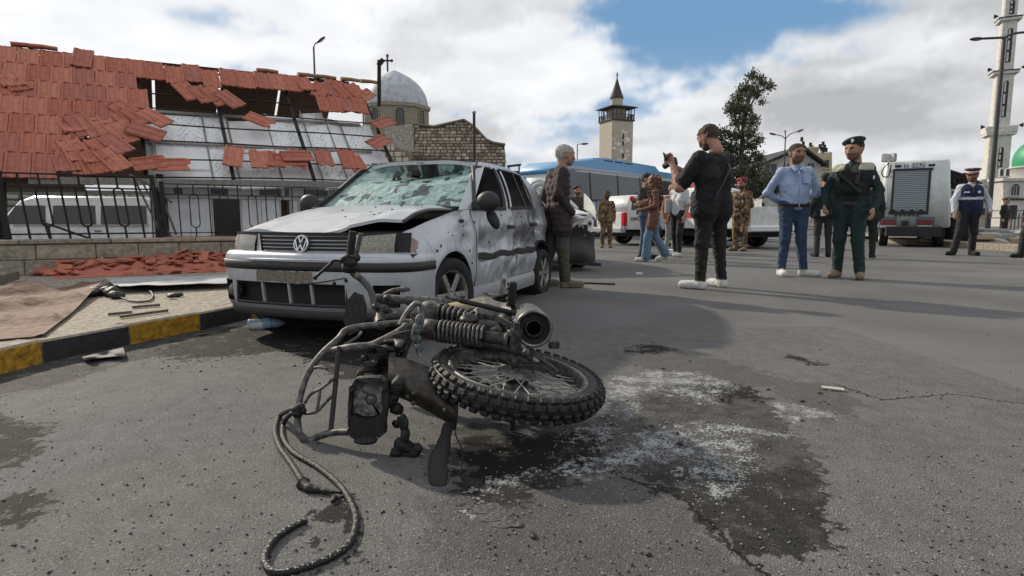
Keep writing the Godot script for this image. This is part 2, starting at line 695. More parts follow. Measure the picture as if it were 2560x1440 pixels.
func build_road() -> void:
	var t := road_textures()
	var grain := noise_tex("grain", 0.30, Color(0.70, 0.70, 0.70), Color(1.0, 1.0, 1.0), FastNoiseLite.TYPE_SIMPLEX, 3, 512)
	var gb := bump_tex("grainb", 0.16, 5.0, FastNoiseLite.TYPE_SIMPLEX, 512)
	var blot := noise_tex("blot", 0.014, Color(0.78, 0.78, 0.78), Color(1.0, 1.0, 1.0), FastNoiseLite.TYPE_SIMPLEX_SMOOTH, 6, 512)
	var near := StandardMaterial3D.new()
	near.resource_name = "near_asphalt"
	var far := mat("asphalt", lin(0.217, 0.214, 0.211), 0.80, 0.0)
	for m: StandardMaterial3D in [near, far]:
		m.albedo_texture = grain
		m.normal_enabled = true
		m.normal_texture = gb
		m.normal_scale = 0.75
		m.detail_enabled = true
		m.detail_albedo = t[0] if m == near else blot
		m.detail_blend_mode = BaseMaterial3D.BLEND_MODE_MUL
		m.detail_uv_layer = BaseMaterial3D.DETAIL_UV_2
		m.metallic_specular = 0.45
	near.roughness = 0.8
	near.metallic_specular = 0.3
	var st := SurfaceTool.new()
	st.begin(Mesh.PRIMITIVE_TRIANGLES)
	var put := func(x: float, d: float, s: SurfaceTool, u: Vector2) -> void:
		s.set_uv2(u)
		s.set_uv(Vector2(x, d) * 1.6)
		s.set_normal(Vector3.UP)
		s.add_vertex(Vector3(x, gy(x, -d) + 0.004 * nz.get_noise_2d(x * 60.0, d * 60.0) * (1.0 if x > PX0 + 0.05 and x < PX1 - 0.05 and d > PD0 + 0.05 and d < PD1 - 0.05 else 0.0), -d))
	var nx := 110
	var nd := 72
	for i in nx:
		for j in nd:
			for q in [[0, 0], [1, 0], [1, 1], [0, 0], [1, 1], [0, 1]]:
				var x := lerpf(PX0, PX1, (i + q[0]) / float(nx))
				var d := lerpf(PD0, PD1, (j + q[1]) / float(nd))
				put.call(x, d, st, Vector2((x - PX0) / (PX1 - PX0), (d - PD0) / (PD1 - PD0)))
	st.generate_normals()
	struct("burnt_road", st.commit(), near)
	st = SurfaceTool.new()
	st.begin(Mesh.PRIMITIVE_TRIANGLES)
	var xs := [-500.0, -120.0, -60.0, -30.0, -18.0, -12.0, -9.0, -7.0, -6.2, -5.7, -5.2, -4.8, -4.4, -4.0, -3.6, -3.2]
	for i in 12:
		xs.append(lerpf(PX0, PX1, i / 11.0))
	xs.append_array([3.2, 4.0, 5.0, 7.0, 9.0, 12.0, 18.0, 30.0, 60.0, 120.0, 500.0])
	var ds := [-30.0, -8.0, -2.0, 0.0, PD0, 2.05, 2.95, 3.85]
	ds.append(PD1)
	for k in 14:
		ds.append(5.0 + k * 0.25)
	ds.append_array([9.0, 10.0])
	for k in 14:
		ds.append(10.3 + k * 0.25)
	ds.append_array([15.0, 18.0, 22.0, 28.0, 36.0, 50.0, 80.0, 140.0, 300.0, 900.0])
	for i in xs.size() - 1:
		for j in ds.size() - 1:
			var cx: float = (xs[i] + xs[i + 1]) * 0.5
			var cd: float = (ds[j] + ds[j + 1]) * 0.5
			if cx > PX0 and cx < PX1 and cd > PD0 and cd < PD1:
				continue
			for q in [[0, 0], [1, 0], [1, 1], [0, 0], [1, 1], [0, 1]]:
				var x: float = xs[i + q[0]]
				var d: float = ds[j + q[1]]
				put.call(x, d, st, Vector2(x, d) * 0.07)
	st.generate_normals()
	struct("road", st.commit(), far)

# ---------- pavement, kerb, low wall, fence, wrecked kiosk ----------
var along := Vector3(0.8495, 0.0, -0.5272)      # direction of the wall and the kiosk
var inward := Vector3(-0.5272, 0.0, -0.8495)    # away from the road

func kerb_line() -> Array:
	var p := [Vector3(-3.05, 0, 0.5), Vector3(-2.98, 0, -1.0), Vector3(-2.93, 0, -2.2)]
	for q in [[0, 935], [75, 915], [305, 865], [490, 828], [610, 800]]:
		p.append(gp(q[0], q[1]))
	p.append_array([Vector3(-2.0, 0, -5.9), Vector3(-1.65, 0, -7.0), Vector3(-1.2, 0, -8.3), Vector3(-0.8, 0, -9.6), Vector3(-0.5, 0, -11.5)])
	return p

func build_pavement() -> void:
	var concrete := mat("concrete", lin(0.40, 0.36, 0.30), 0.9, 0.0, noise_tex("conc", 0.03, Color(0.62, 0.6, 0.57), Color(1, 1, 1), FastNoiseLite.TYPE_SIMPLEX_SMOOTH, 6, 512), 0.9, bump_tex("concb", 0.12, 3.0), 0.5)
	var line := curve(kerb_line(), 10)
	# resample by length
	var pts := []
	var want := 0.0
	var run := 0.0
	var step := 0.57
	# start so that a joint falls at the photo's joint
	var joint := gp(305, 865)
	var total := 0.0
	var jl := 0.0
	for k in line.size() - 1:
		var a: Vector3 = line[k]
		a.y = 0
		if Vector2(a.x - joint.x, a.z - joint.z).length() < 0.06:
			jl = total
		total += Vector2(line[k + 1].x - a.x, line[k + 1].z - a.z).length()
	want = fmod(jl, step)
	for k in line.size() - 1:
		var a: Vector3 = line[k]
		var b: Vector3 = line[k + 1]
		var l := Vector2(b.x - a.x, b.z - a.z).length()
		while want <= run + l:
			pts.append(on_road(a.lerp(b, (want - run) / l)))
			want += step
		run += l
	var kerb := Node3D.new()
	kerb.name = numbered("kerb")
	kerb.set_meta("kind", "structure")
	add_child(kerb)
	var first := int(round((jl - fmod(jl, step)) / step))
	var yel := mat("kerb_yellow", lin(0.62, 0.33, 0.02), 0.75, 0.0, noise_tex("paint", 0.03, Color(0.30, 0.30, 0.30), Color(1, 1, 1), FastNoiseLite.TYPE_SIMPLEX_SMOOTH, 6, 256, 0.3), 2.0)
	var blk := mat("kerb_black", lin(0.035, 0.036, 0.04), 0.7, 0.0, noise_tex("paintk", 0.03, Color(0.6, 0.6, 0.6), Color(1, 1, 1)), 2.0)
	for k in pts.size() - 1:
		var a: Vector3 = pts[k]
		var b: Vector3 = pts[k + 1]
		var d := (b - a).normalized()
		var inn := d.cross(Vector3.UP) * -1.0
		if inn.x > 0:
			inn = -inn
		var c := (a + b) * 0.5 + inn * 0.075
		var x := Transform3D(Basis(inn, Vector3.UP, inn.cross(Vector3.UP)), c + Vector3(0, 0.025 + 0.004 * sin(k * 3.3), 0))
		var s := obj("kerb_stone", MB.new().box(x, Vector3(0.15, 0.23, (b - a).length() - 0.008), 0.012), concrete, kerb)
		var paint := yel if (k - first) % 2 == 0 else blk
		obj("paint", MB.new().box(Transform3D(x.basis, x.origin - inn * 0.075 + Vector3(0, 0.004, 0)), Vector3(0.006, 0.198, (b - a).length() - 0.012), 0.002), paint, s)
	# pavement sheet between the kerb and the foot of the wall
	var base := gp(0, 690, 0.14)
	var m := MB.new()
	var f := func(u: float, v: float) -> Vector3:
		var i := u * (line.size() - 1)
		var k := mini(int(i), line.size() - 2)
		var a: Vector3 = line[k].lerp(line[k + 1], i - k)
		var t := lerpf(-7.5, 7.2, u)
		var w := base + along * t + inward * 0.1
		var p := (a + Vector3(-0.14, 0, 0)).lerp(w, v)
		return on_road(p, 0.135 + 0.006 * nz.get_noise_2d(p.x * 40.0, p.z * 40.0))
	m.grid(f, 60, 24)
	struct("pavement", m, concrete)

func build_low_wall() -> Vector3:
	var base := gp(0, 690, 0.14)
	var stone := [mat("wall_stone_a", lin(0.42, 0.39, 0.33), 0.9, 0.0, noise_tex("stone", 0.02, Color(0.6, 0.58, 0.54), Color(1, 1, 1), FastNoiseLite.TYPE_SIMPLEX_SMOOTH, 6, 512), 1.2, bump_tex("stoneb", 0.1, 3.0), 0.6)]
	stone.append(mat("wall_stone_b", lin(0.36, 0.34, 0.29), 0.9, 0.0, texs["stone"], 1.6, texs["stoneb"], 0.6))
	stone.append(mat("wall_stone_c", lin(0.47, 0.43, 0.36), 0.9, 0.0, texs["stone"], 0.9, texs["stoneb"], 0.6))
	var o := thing("low_wall", "low wall of pale stone blocks carrying an iron fence before the wrecked kiosk", "wall", base)
	var r := RandomNumberGenerator.new()
	r.seed = 31
	var bs := Basis(along, Vector3.UP, along.cross(Vector3.UP))
	obj("core", MB.new().box(Transform3D(bs, along * 2.0 + inward * 0.13 + Vector3(0, 0.19, 0)), Vector3(10.6, 0.40, 0.19)), mat("mortar", lin(0.16, 0.15, 0.13), 0.95), o)
	for row in 2:
		var t := -3.2 - 0.25 * row
		while t < 7.2:
			var l := r.randf_range(0.42, 0.62)
			var c := along * (t + l * 0.5) + inward * 0.09 + Vector3(0, 0.085 + row * 0.185, 0)
			obj("stone_block", MB.new().box(Transform3D(bs, c), Vector3(l - 0.008, 0.178, 0.17 + r.randf_range(-0.006, 0.006)), 0.009), stone[r.randi() % 3], o)
			t += l
	var t2 := -3.3
	while t2 < 7.2:
		var l := r.randf_range(0.8, 1.1)
		obj("coping_slab", MB.new().box(Transform3D(bs, along * (t2 + l * 0.5) + inward * 0.12 + Vector3(0, 0.40, 0)), Vector3(l - 0.006, 0.055, 0.27), 0.01), stone[r.randi() % 3], o)
		t2 += l
	return base

# place along the wall top for a photo column
func wall_t(base: Vector3, u: float) -> float:
	var k := (u - 1280.0) / F
	# (base.x + ax t) = k * cc * (depth): near the horizon the lens slope is k / cos(pitch)
	var q := k / cos(pitch)
	return (q * -base.z - base.x) / (along.x + q * along.z)

func build_fence(base: Vector3) -> void:
	var iron := mat("fence_iron", lin(0.018, 0.017, 0.018), 0.6, 0.3, noise_tex("iron", 0.06, Color(0.5, 0.4, 0.35), Color(1, 1, 1)), 4.0)
	var top := base + inward * 0.12 + Vector3(0, 0.43, 0)
	var sections := [
		[wall_t(base, -220), wall_t(base, 26), 0.80, 0.012, 0.10, -0.05, "leaning iron fence section with long loops behind the brown tarpaulin"],
		[wall_t(base, 30), wall_t(base, 415), 0.80, 0.013, 0.06, -0.10, "bent iron fence section with looped bars in front of the white minibus"],
		[wall_t(base, 424), wall_t(base, 900), 0.72, 0.008, 0.02, -0.02, "upright iron fence section with looped bars before the white kiosk wall"]]
	for s in sections:
		var o := thing("iron_fence", s[6], "fence", top + along * s[0], 0.0, "iron fence sections on the low wall")
		var l: float = s[1] - s[0]
		var h: float = s[2]
		var r: float = s[3]
		var lean: Vector3 = inward * s[4] + along * s[5]
		var f := func(t: float, y: float) -> Vector3:
			return along * t + lean * y + Vector3(0, y, 0) + inward * 0.015 * sin(t * 4.0 + y * 3.0)
		for y in [0.06, h * 0.80, h]:
			var p := []
			for k in 9:
				p.append(f.call(l * k / 8.0, y))
			obj("rail", MB.new().tube(p, r * 0.9, 6), iron, o)
		for t in [0.0, l]:
			obj("post", MB.new().bar(f.call(t, -0.43 if t == 0.0 else 0.0) if false else f.call(t, 0.0), f.call(t, h + 0.03), 0.055, 0.055, along, 0.004), iron, o)
		var n := int(l / 0.185)
		for k in range(1, n):
			var t := l * k / n
			if k % 2:
				obj("bar", MB.new().tube([f.call(t, 0.0), f.call(t, h * 0.5), f.call(t, h)], r, 6), iron, o)
			else:
				var p := []
				for j in 26:
					var a := PI * j / 12.0 if j < 13 else PI * (j - 1) / 12.0
					p.append(f.call(t + 0.055 * cos(a), h * 0.50 + sin(a) * 0.055 + (h * 0.24 if j < 13 else -h * 0.24)))
				p.append(p[0])
				obj("loop", MB.new().tube(p, r * 0.9, 6, false), iron, o)
				obj("stem", MB.new().tube([f.call(t, 0.0), f.call(t, h * 0.26 - 0.055)], r, 6), iron, o)
				obj("stem", MB.new().tube([f.call(t, h * 0.74 + 0.055), f.call(t, h)], r, 6), iron, o)

# ---------- kiosk ----------
var roof_o: Vector3
var roof_e := Vector3(0.8495, 0.0176, -0.5272)
var roof_u: Vector3
var roof_n: Vector3

func roof_at(s: float, w: float, off := 0.0) -> Vector3:
	return roof_o + roof_e * s + roof_u * w + roof_n * off

func roof_sw(u: float, v: float, off := 0.0) -> Vector2:
	var r := ray(u, v)
	var o := roof_o + roof_n * off
	var e := Vector3(0, EYE, 0)
	var t := (o - e).dot(roof_n) / r.dot(roof_n)
	var p := e + r * t - o
	return Vector2(p.dot(roof_e), p.dot(roof_u) / roof_u.length_squared())

func tile_mesh(broken: int) -> ArrayMesh:
	var m := MB.new()
	var w := 0.148
	var l := 0.52
	var prof := [[-w, 0.004], [-w + 0.012, 0.016], [-w + 0.034, 0.018], [-w + 0.05, 0.004], [-0.03, 0.003], [-0.012, 0.012], [0.012, 0.012], [0.03, 0.003], [w - 0.05, 0.004], [w - 0.034, 0.014], [w, 0.010]]
	var rings := []
	for e in 2:
		var ring := PackedVector3Array()
		for q in prof:
			var y := l * (e - 0.12)
			if broken == 1 and e == 1:
				y -= 0.10 + 0.09 * sin(q[0] * 23.0)
			if broken == 2 and e == 0:
				y += 0.08 + 0.06 * sin(q[0] * 31.0 + 1.0)
			ring.append(Vector3(q[0], y, q[1] * 1.7))
		for k in range(prof.size() - 1, -1, -1):
			var q: Array = prof[k]
			ring.append(Vector3(q[0], ring[k].y, q[1] * 1.7 - 0.014))
		rings.append(ring)
	m.flat()
	m.loft(rings, true, true)
	return m.done()

func build_kiosk() -> void:
	roof_o = at(0, 432, 8.2)
	roof_u = inward * 2.4 + Vector3(0, 2.17, 0)
	roof_n = roof_u.cross(roof_e).normalized()
	if roof_n.z < 0:
		roof_n = -roof_n
	var steel := mat("roof_steel", lin(0.030, 0.024, 0.022), 0.65, 0.4, noise_tex("rust", 0.05, Color(0.5, 0.4, 0.35), Color(1, 0.95, 0.9)), 3.0)
	var k := thing("kiosk", "blast-wrecked kiosk with half its red roof tiles torn off the steel battens", "building", roof_o - Vector3(0, roof_o.y, 0))
	k.position = Vector3.ZERO
	var end := roof_sw(972, 406).x
	# battens, rafters, ridge
	for w in [0.0, 0.135, 0.28, 0.42, 0.56, 0.70, 0.85]:
		var p := []
		for j in 9:
			var s := lerpf(-2.0, end + 0.06, j / 8.0)
			p.append(roof_at(s, w, -0.02 + 0.012 * sin(s * 2.3 + w * 9.0)))
		obj("batten", MB.new().tube(p, 0.013, 6), steel, k)
	for u in [-150.0, 120.0, 360.0, 575.0, 772.0, 948.0]:
		var s := roof_sw(u, 400 if u < 900 else 330).x
		obj("rafter", MB.new().bar(roof_at(s, 0.0, -0.06), roof_at(s, 1.0, -0.06), 0.055, 0.045, roof_e), steel, k)
	obj("ridge_beam", MB.new().bar(roof_at(-2.5, 1.0, -0.02), roof_at(end - 0.1, 1.0, -0.02), 0.06, 0.07), steel, k)
	obj("ridge_beam", MB.new().bar(roof_at(-2.5, 0.96, -0.03), roof_at(end, 0.955, -0.03), 0.03, 0.04), steel, k)
	var gut := mat("gutter", lin(0.33, 0.32, 0.31), 0.6, 0.3, texs["stone"], 2.0)
	obj("eave_board", MB.new().bar(roof_at(0.3, -0.045, 0.0) + inward * 0.05, roof_at(end - 0.2, -0.045, 0.0) + inward * 0.05, 0.10, 0.05), gut, k)
	obj("eave_board", MB.new().bar(roof_at(-2.2, -0.03, -0.03), roof_at(roof_sw(320, 432).x, -0.03, -0.03), 0.09, 0.04), steel, k)
	# far slope, seen from below through the gaps
	var back := mat("roof_underside", lin(0.34, 0.29, 0.23), 0.85, 0.0, texs["rust"], 1.5)
	var ridge0 := roof_at(-2.5, 1.0, -0.08)
	var ridge1 := roof_at(end - 0.35, 1.0, -0.08)
	var down := inward * 2.4 - Vector3(0, 2.0, 0)
	for j in 7:
		var a := ridge0.lerp(ridge1, j / 7.0 + 0.002)
		var b := ridge0.lerp(ridge1, (j + 1) / 7.0 - 0.004)
		var dd := down * (1.0 if j % 3 else 0.93)
		obj("roof_sheet", MB.new().plate([a + down * 0.02, b + down * 0.02, b + dd, a + dd], Vector3(0, -0.03, 0)), back, k)
	# white ceiling panels behind the battens
	var stain := noise_tex("stain", 0.018, Color(0.30, 0.28, 0.25), Color(1, 1, 1), FastNoiseLite.TYPE_SIMPLEX_SMOOTH, 5, 512, 0.25)
	stain.color_ramp.add_point(0.36, Color(0.97, 0.97, 0.97))
	var white := mat("white_panel", lin(0.80, 0.82, 0.84), 0.45, 0.0, stain, 0.7)
	var white2 := mat("white_panel_clean", lin(0.80, 0.82, 0.85), 0.4, 0.0, noise_tex("faint", 0.02, Color(0.85, 0.84, 0.82), Color(1, 1, 1)), 0.7)
	white.uv1_scale = Vector3(2.0, 0.4, 2.0)
	var edges := [358.0, 512.0, 575.0, 675.0, 770.0, 828.0, 862.0, 938.0]
	for j in edges.size() - 1:
		var s0 := roof_sw(edges[j], 350, -0.2).x + 0.005
		var s1 := roof_sw(edges[j + 1], 350, -0.2).x - 0.005
		var topw: float = [0.60, 0.63, 0.58, 0.66, 0.72, 0.66, 0.62][j]
		var tilt: float = [0.0, 0.01, -0.02, 0.015, -0.03, 0.02, -0.01][j]
		for row in 2:
			var w0 := lerpf(0.0, topw, row / 2.0)
			var w1 := lerpf(0.0, topw, (row + 1) / 2.0) - 0.003
			var off := -0.20 - 0.012 * ((j + row) % 3)
			var pl := [roof_at(s0, w0, off + tilt), roof_at(s1, w0, off - tilt), roof_at(s1, w1, off - tilt), roof_at(s0, w1, off + tilt)]
			obj("ceiling_panel", MB.new().plate(pl, -roof_n * 0.03), white if (j + row) % 3 != 0 else white2, k)
		obj("panel_seam", MB.new().bar(roof_at(s0, 0.0, -0.185), roof_at(s0, topw, -0.185), 0.022, 0.012, roof_e), gut, k)
	obj("panel_rail", MB.new().bar(roof_at(roof_sw(360, 290, -0.19).x, 0.605, -0.175), roof_at(end - 0.15, 0.605, -0.175), 0.07, 0.02, roof_u), gut, k)
	obj("panel_rail", MB.new().bar(roof_at(roof_sw(360, 350, -0.19).x, 0.33, -0.175), roof_at(end - 0.15, 0.33, -0.175), 0.05, 0.02, roof_u), gut, k)
	# tiles
	var tm := [tile_mesh(0), tile_mesh(1), tile_mesh(2)]
	var tt := noise_tex("tile", 0.012, Color(0.84, 0.82, 0.82), Color(1, 1, 1))
	var mt := []
	for c in [lin(0.47, 0.155, 0.098), lin(0.43, 0.135, 0.086), lin(0.50, 0.185, 0.122), lin(0.40, 0.140, 0.100)]:
		mt.append(mat("tile_%d" % mt.size(), c, 0.8, 0.0, tt, 2.0))
	var rb := Basis(roof_e, roof_u.normalized(), roof_n)
	var r := RandomNumberGenerator.new()
	r.seed = 99
	# put tiles on the right when seen from outside: basis handedness
	if rb.determinant() < 0:
		rb = Basis(roof_e, roof_u.normalized(), -roof_n)
	var nrow := 7
	var reach := [150.0, 190.0, 185.0, 300.0, 370.0, 350.0, 780.0]
	for row in nrow:
		var w := row / float(nrow) - 0.02
		var y := 410.0 - row * 37.0
		var s1 := roof_sw(reach[row], y - reach[row] * (-0.09) * row / 6.0).x
		var s := -1.9 + 0.15 * (row % 2)
		while s < s1:
			var x := Transform3D(rb.rotated(roof_n, r.randf_range(-0.012, 0.012)).rotated(roof_e, 0.055), roof_at(s, w, 0.018 + r.randf_range(-0.003, 0.008)))
			if row == 6 and s > roof_sw(360, 180).x:
				x = Transform3D(rb.rotated(roof_n, r.randf_range(-0.06, 0.06)).rotated(roof_e, 0.06), roof_at(s, w - 0.02 + r.randf_range(-0.025, 0.03), 0.03))
			if row == 6 and s > roof_sw(700, 230).x and r.randf() < 0.2:
				s += 0.3
				continue
			var o := obj("roof_tile", tm[0], mt[r.randi() % 4], k)
			o.transform = x
			s += 0.297
	# loose tiles: photo place, turn in the roof plane, lift, broken kind
	for q in [[175, 318, -0.35, 0.05, 0], [205, 325, -0.45, 0.06, 0], [238, 330, -0.35, 0.05, 0], [272, 338, -0.4, 0.06, 0], [305, 345, -0.5, 0.06, 0], [190, 388, -0.4, 0.06, 0], [228, 395, -0.35, 0.07, 0], [262, 385, -0.5, 0.08, 0],
		[165, 415, -0.2, 0.05, 0], [205, 420, -0.25, 0.05, 0], [245, 418, -0.4, 0.07, 0], [287, 415, -0.55, 0.09, 0], [292, 375, -0.6, 0.09, 0], [345, 305, -0.6, 0.10, 0], [390, 312, -0.8, 0.12, 0], [372, 348, -1.15, 0.13, 0],
		[320, 292, -0.7, 0.06, 0], [318, 315, -0.3, 0.05, 1], [468, 240, -0.45, 0.06, 0], [505, 248, -0.45, 0.06, 0], [540, 252, -0.5, 0.06, 0], [575, 262, -0.6, 0.08, 0], [812, 272, 0.03, 0.05, 0], [842, 273, 0.0, 0.05, 0], [870, 274, -0.02, 0.05, 0], [898, 276, 0.04, 0.05, 0],
		[655, 315, -0.95, 0.08, 2], [952, 322, 1.0, 0.10, 0], [943, 370, 0.95, 0.10, 0], [583, 404, 0.2, 0.05, 0], [648, 408, 0.0, 0.05, 1], [690, 408, 0.1, 0.04, 1], [720, 410, 1.55, 0.06, 0], [735, 404, 1.5, 0.09, 0], [745, 412, 0.1, 0.04, 2], [812, 410, 0.03, 0.05, 2], [873, 413, 0.0, 0.06, 0], [893, 418, -0.2, 0.03, 1],
		[368, 414, 1.3, 0.03, 1], [430, 418, 1.5, 0.03, 1], [795, 236, 0.35, 0.05, 0], [828, 232, 0.1, 0.06, 0], [858, 240, -0.4, 0.06, 0], [885, 238, -0.5, 0.08, 1], [912, 248, 0.8, 0.06, 1], [200, 160, 0.1, 0.09, 0], [760, 222, -0.2, 0.07, 0], [20, 205, -0.4, 0.06, 0], [35, 215, -0.5, 0.05, 0]]:
		var sw := roof_sw(q[0], q[1])
		var b := rb.rotated(roof_n, -q[2] if roof_n.dot(rb.z) > 0 else q[2]).rotated(roof_e, r.randf_range(-0.1, 0.12))
		var o := obj("roof_tile", tm[q[4]], mt[r.randi() % 4], k)
		o.transform = Transform3D(b, roof_at(sw.x, sw.y, q[3] * 0.8) - b.y * 0.15)
	# ridge caps
	for q in [[18, 138], [60, 146], [640, 192], [745, 205], [795, 216], [855, 217], [905, 222]]:
		var s := roof_sw(q[0], q[1]).x
		var c := roof_at(s, 1.02, 0.03)
		obj("ridge_cap", MB.new().tube([c, c + roof_e * 0.2 + Vector3(0, 0.01, 0), c + roof_e * 0.40], [0.075, 0.066, 0.06], 8, true, 0.6), mat("ridge_clay", lin(0.36, 0.22, 0.14), 0.85, 0.0, tt, 2.0) if q[0] > 600 else mt[1], k)
	# front wall under the eave
	var wb := Basis(along, Vector3.UP, along.cross(Vector3.UP))
	var wall0 := roof_o + inward * 0.42
	var wt := func(u: float) -> float:
		var q := (u - 1280.0) / F / cos(pitch)
		return (q * -wall0.z - wall0.x) / (along.x + q * along.z)
	var kw := mat("kiosk_wall", lin(0.78, 0.80, 0.84), 0.55, 0.0, texs["faint"], 0.8)
	var kframe := mat("kiosk_frame", lin(0.5, 0.5, 0.52), 0.5)
	var kdark := mat("kiosk_brown", lin(0.10, 0.06, 0.045), 0.8, 0.0, texs["rust"], 2.0)
	var pane := func(u0: float, u1: float, y0: float, y1: float, m: Material, dz := 0.0, called := "wall_panel") -> void:
		var t0: float = wt.call(u0)
		var t1: float = wt.call(u1)
		var c := wall0 + along * (t0 + t1) * 0.5 + inward * dz
		c.y = (y0 + y1) * 0.5
		obj(called, MB.new().box(Transform3D(wb, c), Vector3(t1 - t0 - 0.006, y1 - y0, 0.045), 0.004), m, k)
	for q in [[432, 486], [486, 540], [613, 662], [662, 708], [736, 752], [828, 880], [880, 940], [940, 985]]:
		pane.call(q[0], q[1], 0.1, 1.14, kw)
	pane.call(398, 430, 0.1, 1.14, kdark, 0.05)
	for q in [[398, 450], [470, 540], [583, 660], [713, 722], [732, 768], [828, 838], [850, 985]]:
		pane.call(q[0], q[1], 1.22, 1.62, kw, 0.012)
	pane.call(398, 985, 1.145, 1.215, kframe, -0.02, "lintel")
	for q in [542, 611, 709, 733, 755, 826]:
		pane.call(q - 2.0, q + 2.0, 0.1, 1.14, kframe, -0.012, "door_post")
	pane.call(757, 822, 0.1, 0.93, kdark, 0.06, "counter_front")
	pane.call(712, 730, 0.1, 1.14, kdark, 0.14)
	# dim inside: floor, back wall, a figure-like coat on the door post
	var idk := mat("kiosk_inside", lin(0.22, 0.22, 0.23), 0.9)
	var bk0 := wall0 + along * float(wt.call(400)) + inward * 3.2
	var bk1 := wall0 + along * float(wt.call(985)) + inward * 3.2
	obj("back_wall", MB.new().plate([Vector3(bk0.x, 0.09, bk0.z), Vector3(bk1.x, 0.09, bk1.z), Vector3(bk1.x, 2.0, bk1.z), Vector3(bk0.x, 2.0, bk0.z)], inward * 0.06), idk, k)
	obj("floor", MB.new().plate([wall0 + along * float(wt.call(400)) + Vector3(0, 0.1 - wall0.y, 0), wall0 + along * float(wt.call(985)) + Vector3(0, 0.1 - wall0.y, 0), Vector3(bk1.x, 0.1, bk1.z), Vector3(bk0.x, 0.1, bk0.z)], Vector3(0, -0.1, 0)), idk, k)
	for u in [405.0, 985.0]:
		var c: Vector3 = wall0 + along * float(wt.call(u))
		obj("side_wall", MB.new().plate([Vector3(c.x, 0.09, c.z), Vector3(c.x, 1.75, c.z), Vector3(c.x, 2.3, c.z) + inward * 0.9, Vector3(c.x, 1.9, c.z) + inward * 3.2, Vector3(c.x, 0.09, c.z) + inward * 3.2], along * 0.05), idk if u < 500 else kw, k)
	# posts of the open left half
	for u in [-60.0, 22.0, 405.0]:
		var c: Vector3 = wall0 + along * float(wt.call(u)) - inward * 0.2
		obj("post", MB.new().bar(Vector3(c.x, 0.0, c.z), Vector3(c.x, 1.5, c.z) + along * (0.06 if u > 0 else -0.05), 0.10, 0.10, along), steel, k)
	# hanging and fallen boards
	var board := mat("grey_board", lin(0.20, 0.18, 0.15), 0.9, 0.0, texs["stone"], 2.0)
	for q in [[335, 446, 405, 588, 8.35, 0.07], [352, 448, 428, 592, 8.5, 0.05], [388, 448, 440, 585, 8.6, 0.06], [330, 440, 390, 470, 8.3, 0.10], [400, 480, 428, 505, 8.7, 0.04], [120, 560, 235, 600, 8.0, 0.05], [112, 556, 128, 603, 8.05, 0.09]]:
		obj("fallen_board", MB.new().bar(at(q[0], q[1], q[4]), at(q[2], q[3], q[4] - 0.15), q[5], 0.025, inward), board if q[4] > 8.2 else steel, k)
	obj("hanging_sheet", MB.new().slab(func(u: float, v: float): return at(lerpf(8, 208, u) + 6.0 * v, lerpf(436, 480, v), 8.75 + 0.9 * u) + inward * 0.02 * sin(u * 14.0), 12, 4, inward * 0.01), mat("beige_sheet", lin(0.42, 0.37, 0.29), 0.8, 0.0, texs["faint"], 1.0), k)
	obj("hanging_sheet", MB.new().slab(func(u: float, v: float): return at(lerpf(205, 330, u), lerpf(438, 452, v) + 6.0 * u, 9.4 + 0.4 * u), 6, 2, inward * 0.01), board, k)
	# camera post at the right end of the ridge
	var d := -roof_at(end - 0.28, 0.93).z
	var pb := at(947, 228, d)
	var post := thing("camera_post", "black steel post with a small camera arm at the kiosk's ridge end", "post", pb)
	obj("mast", MB.new().bar(Vector3(0, -0.3, 0), at(948, 150, d) - pb, 0.07, 0.055), steel, post)
	obj("arm", MB.new().bar(at(949, 160, d) - pb, at(958, 148, d) - pb, 0.09, 0.05), steel, post)
	obj("bracket", MB.new().bar(at(942, 160, d) - pb, at(950, 160, d) - pb, 0.03, 0.03), steel, post)

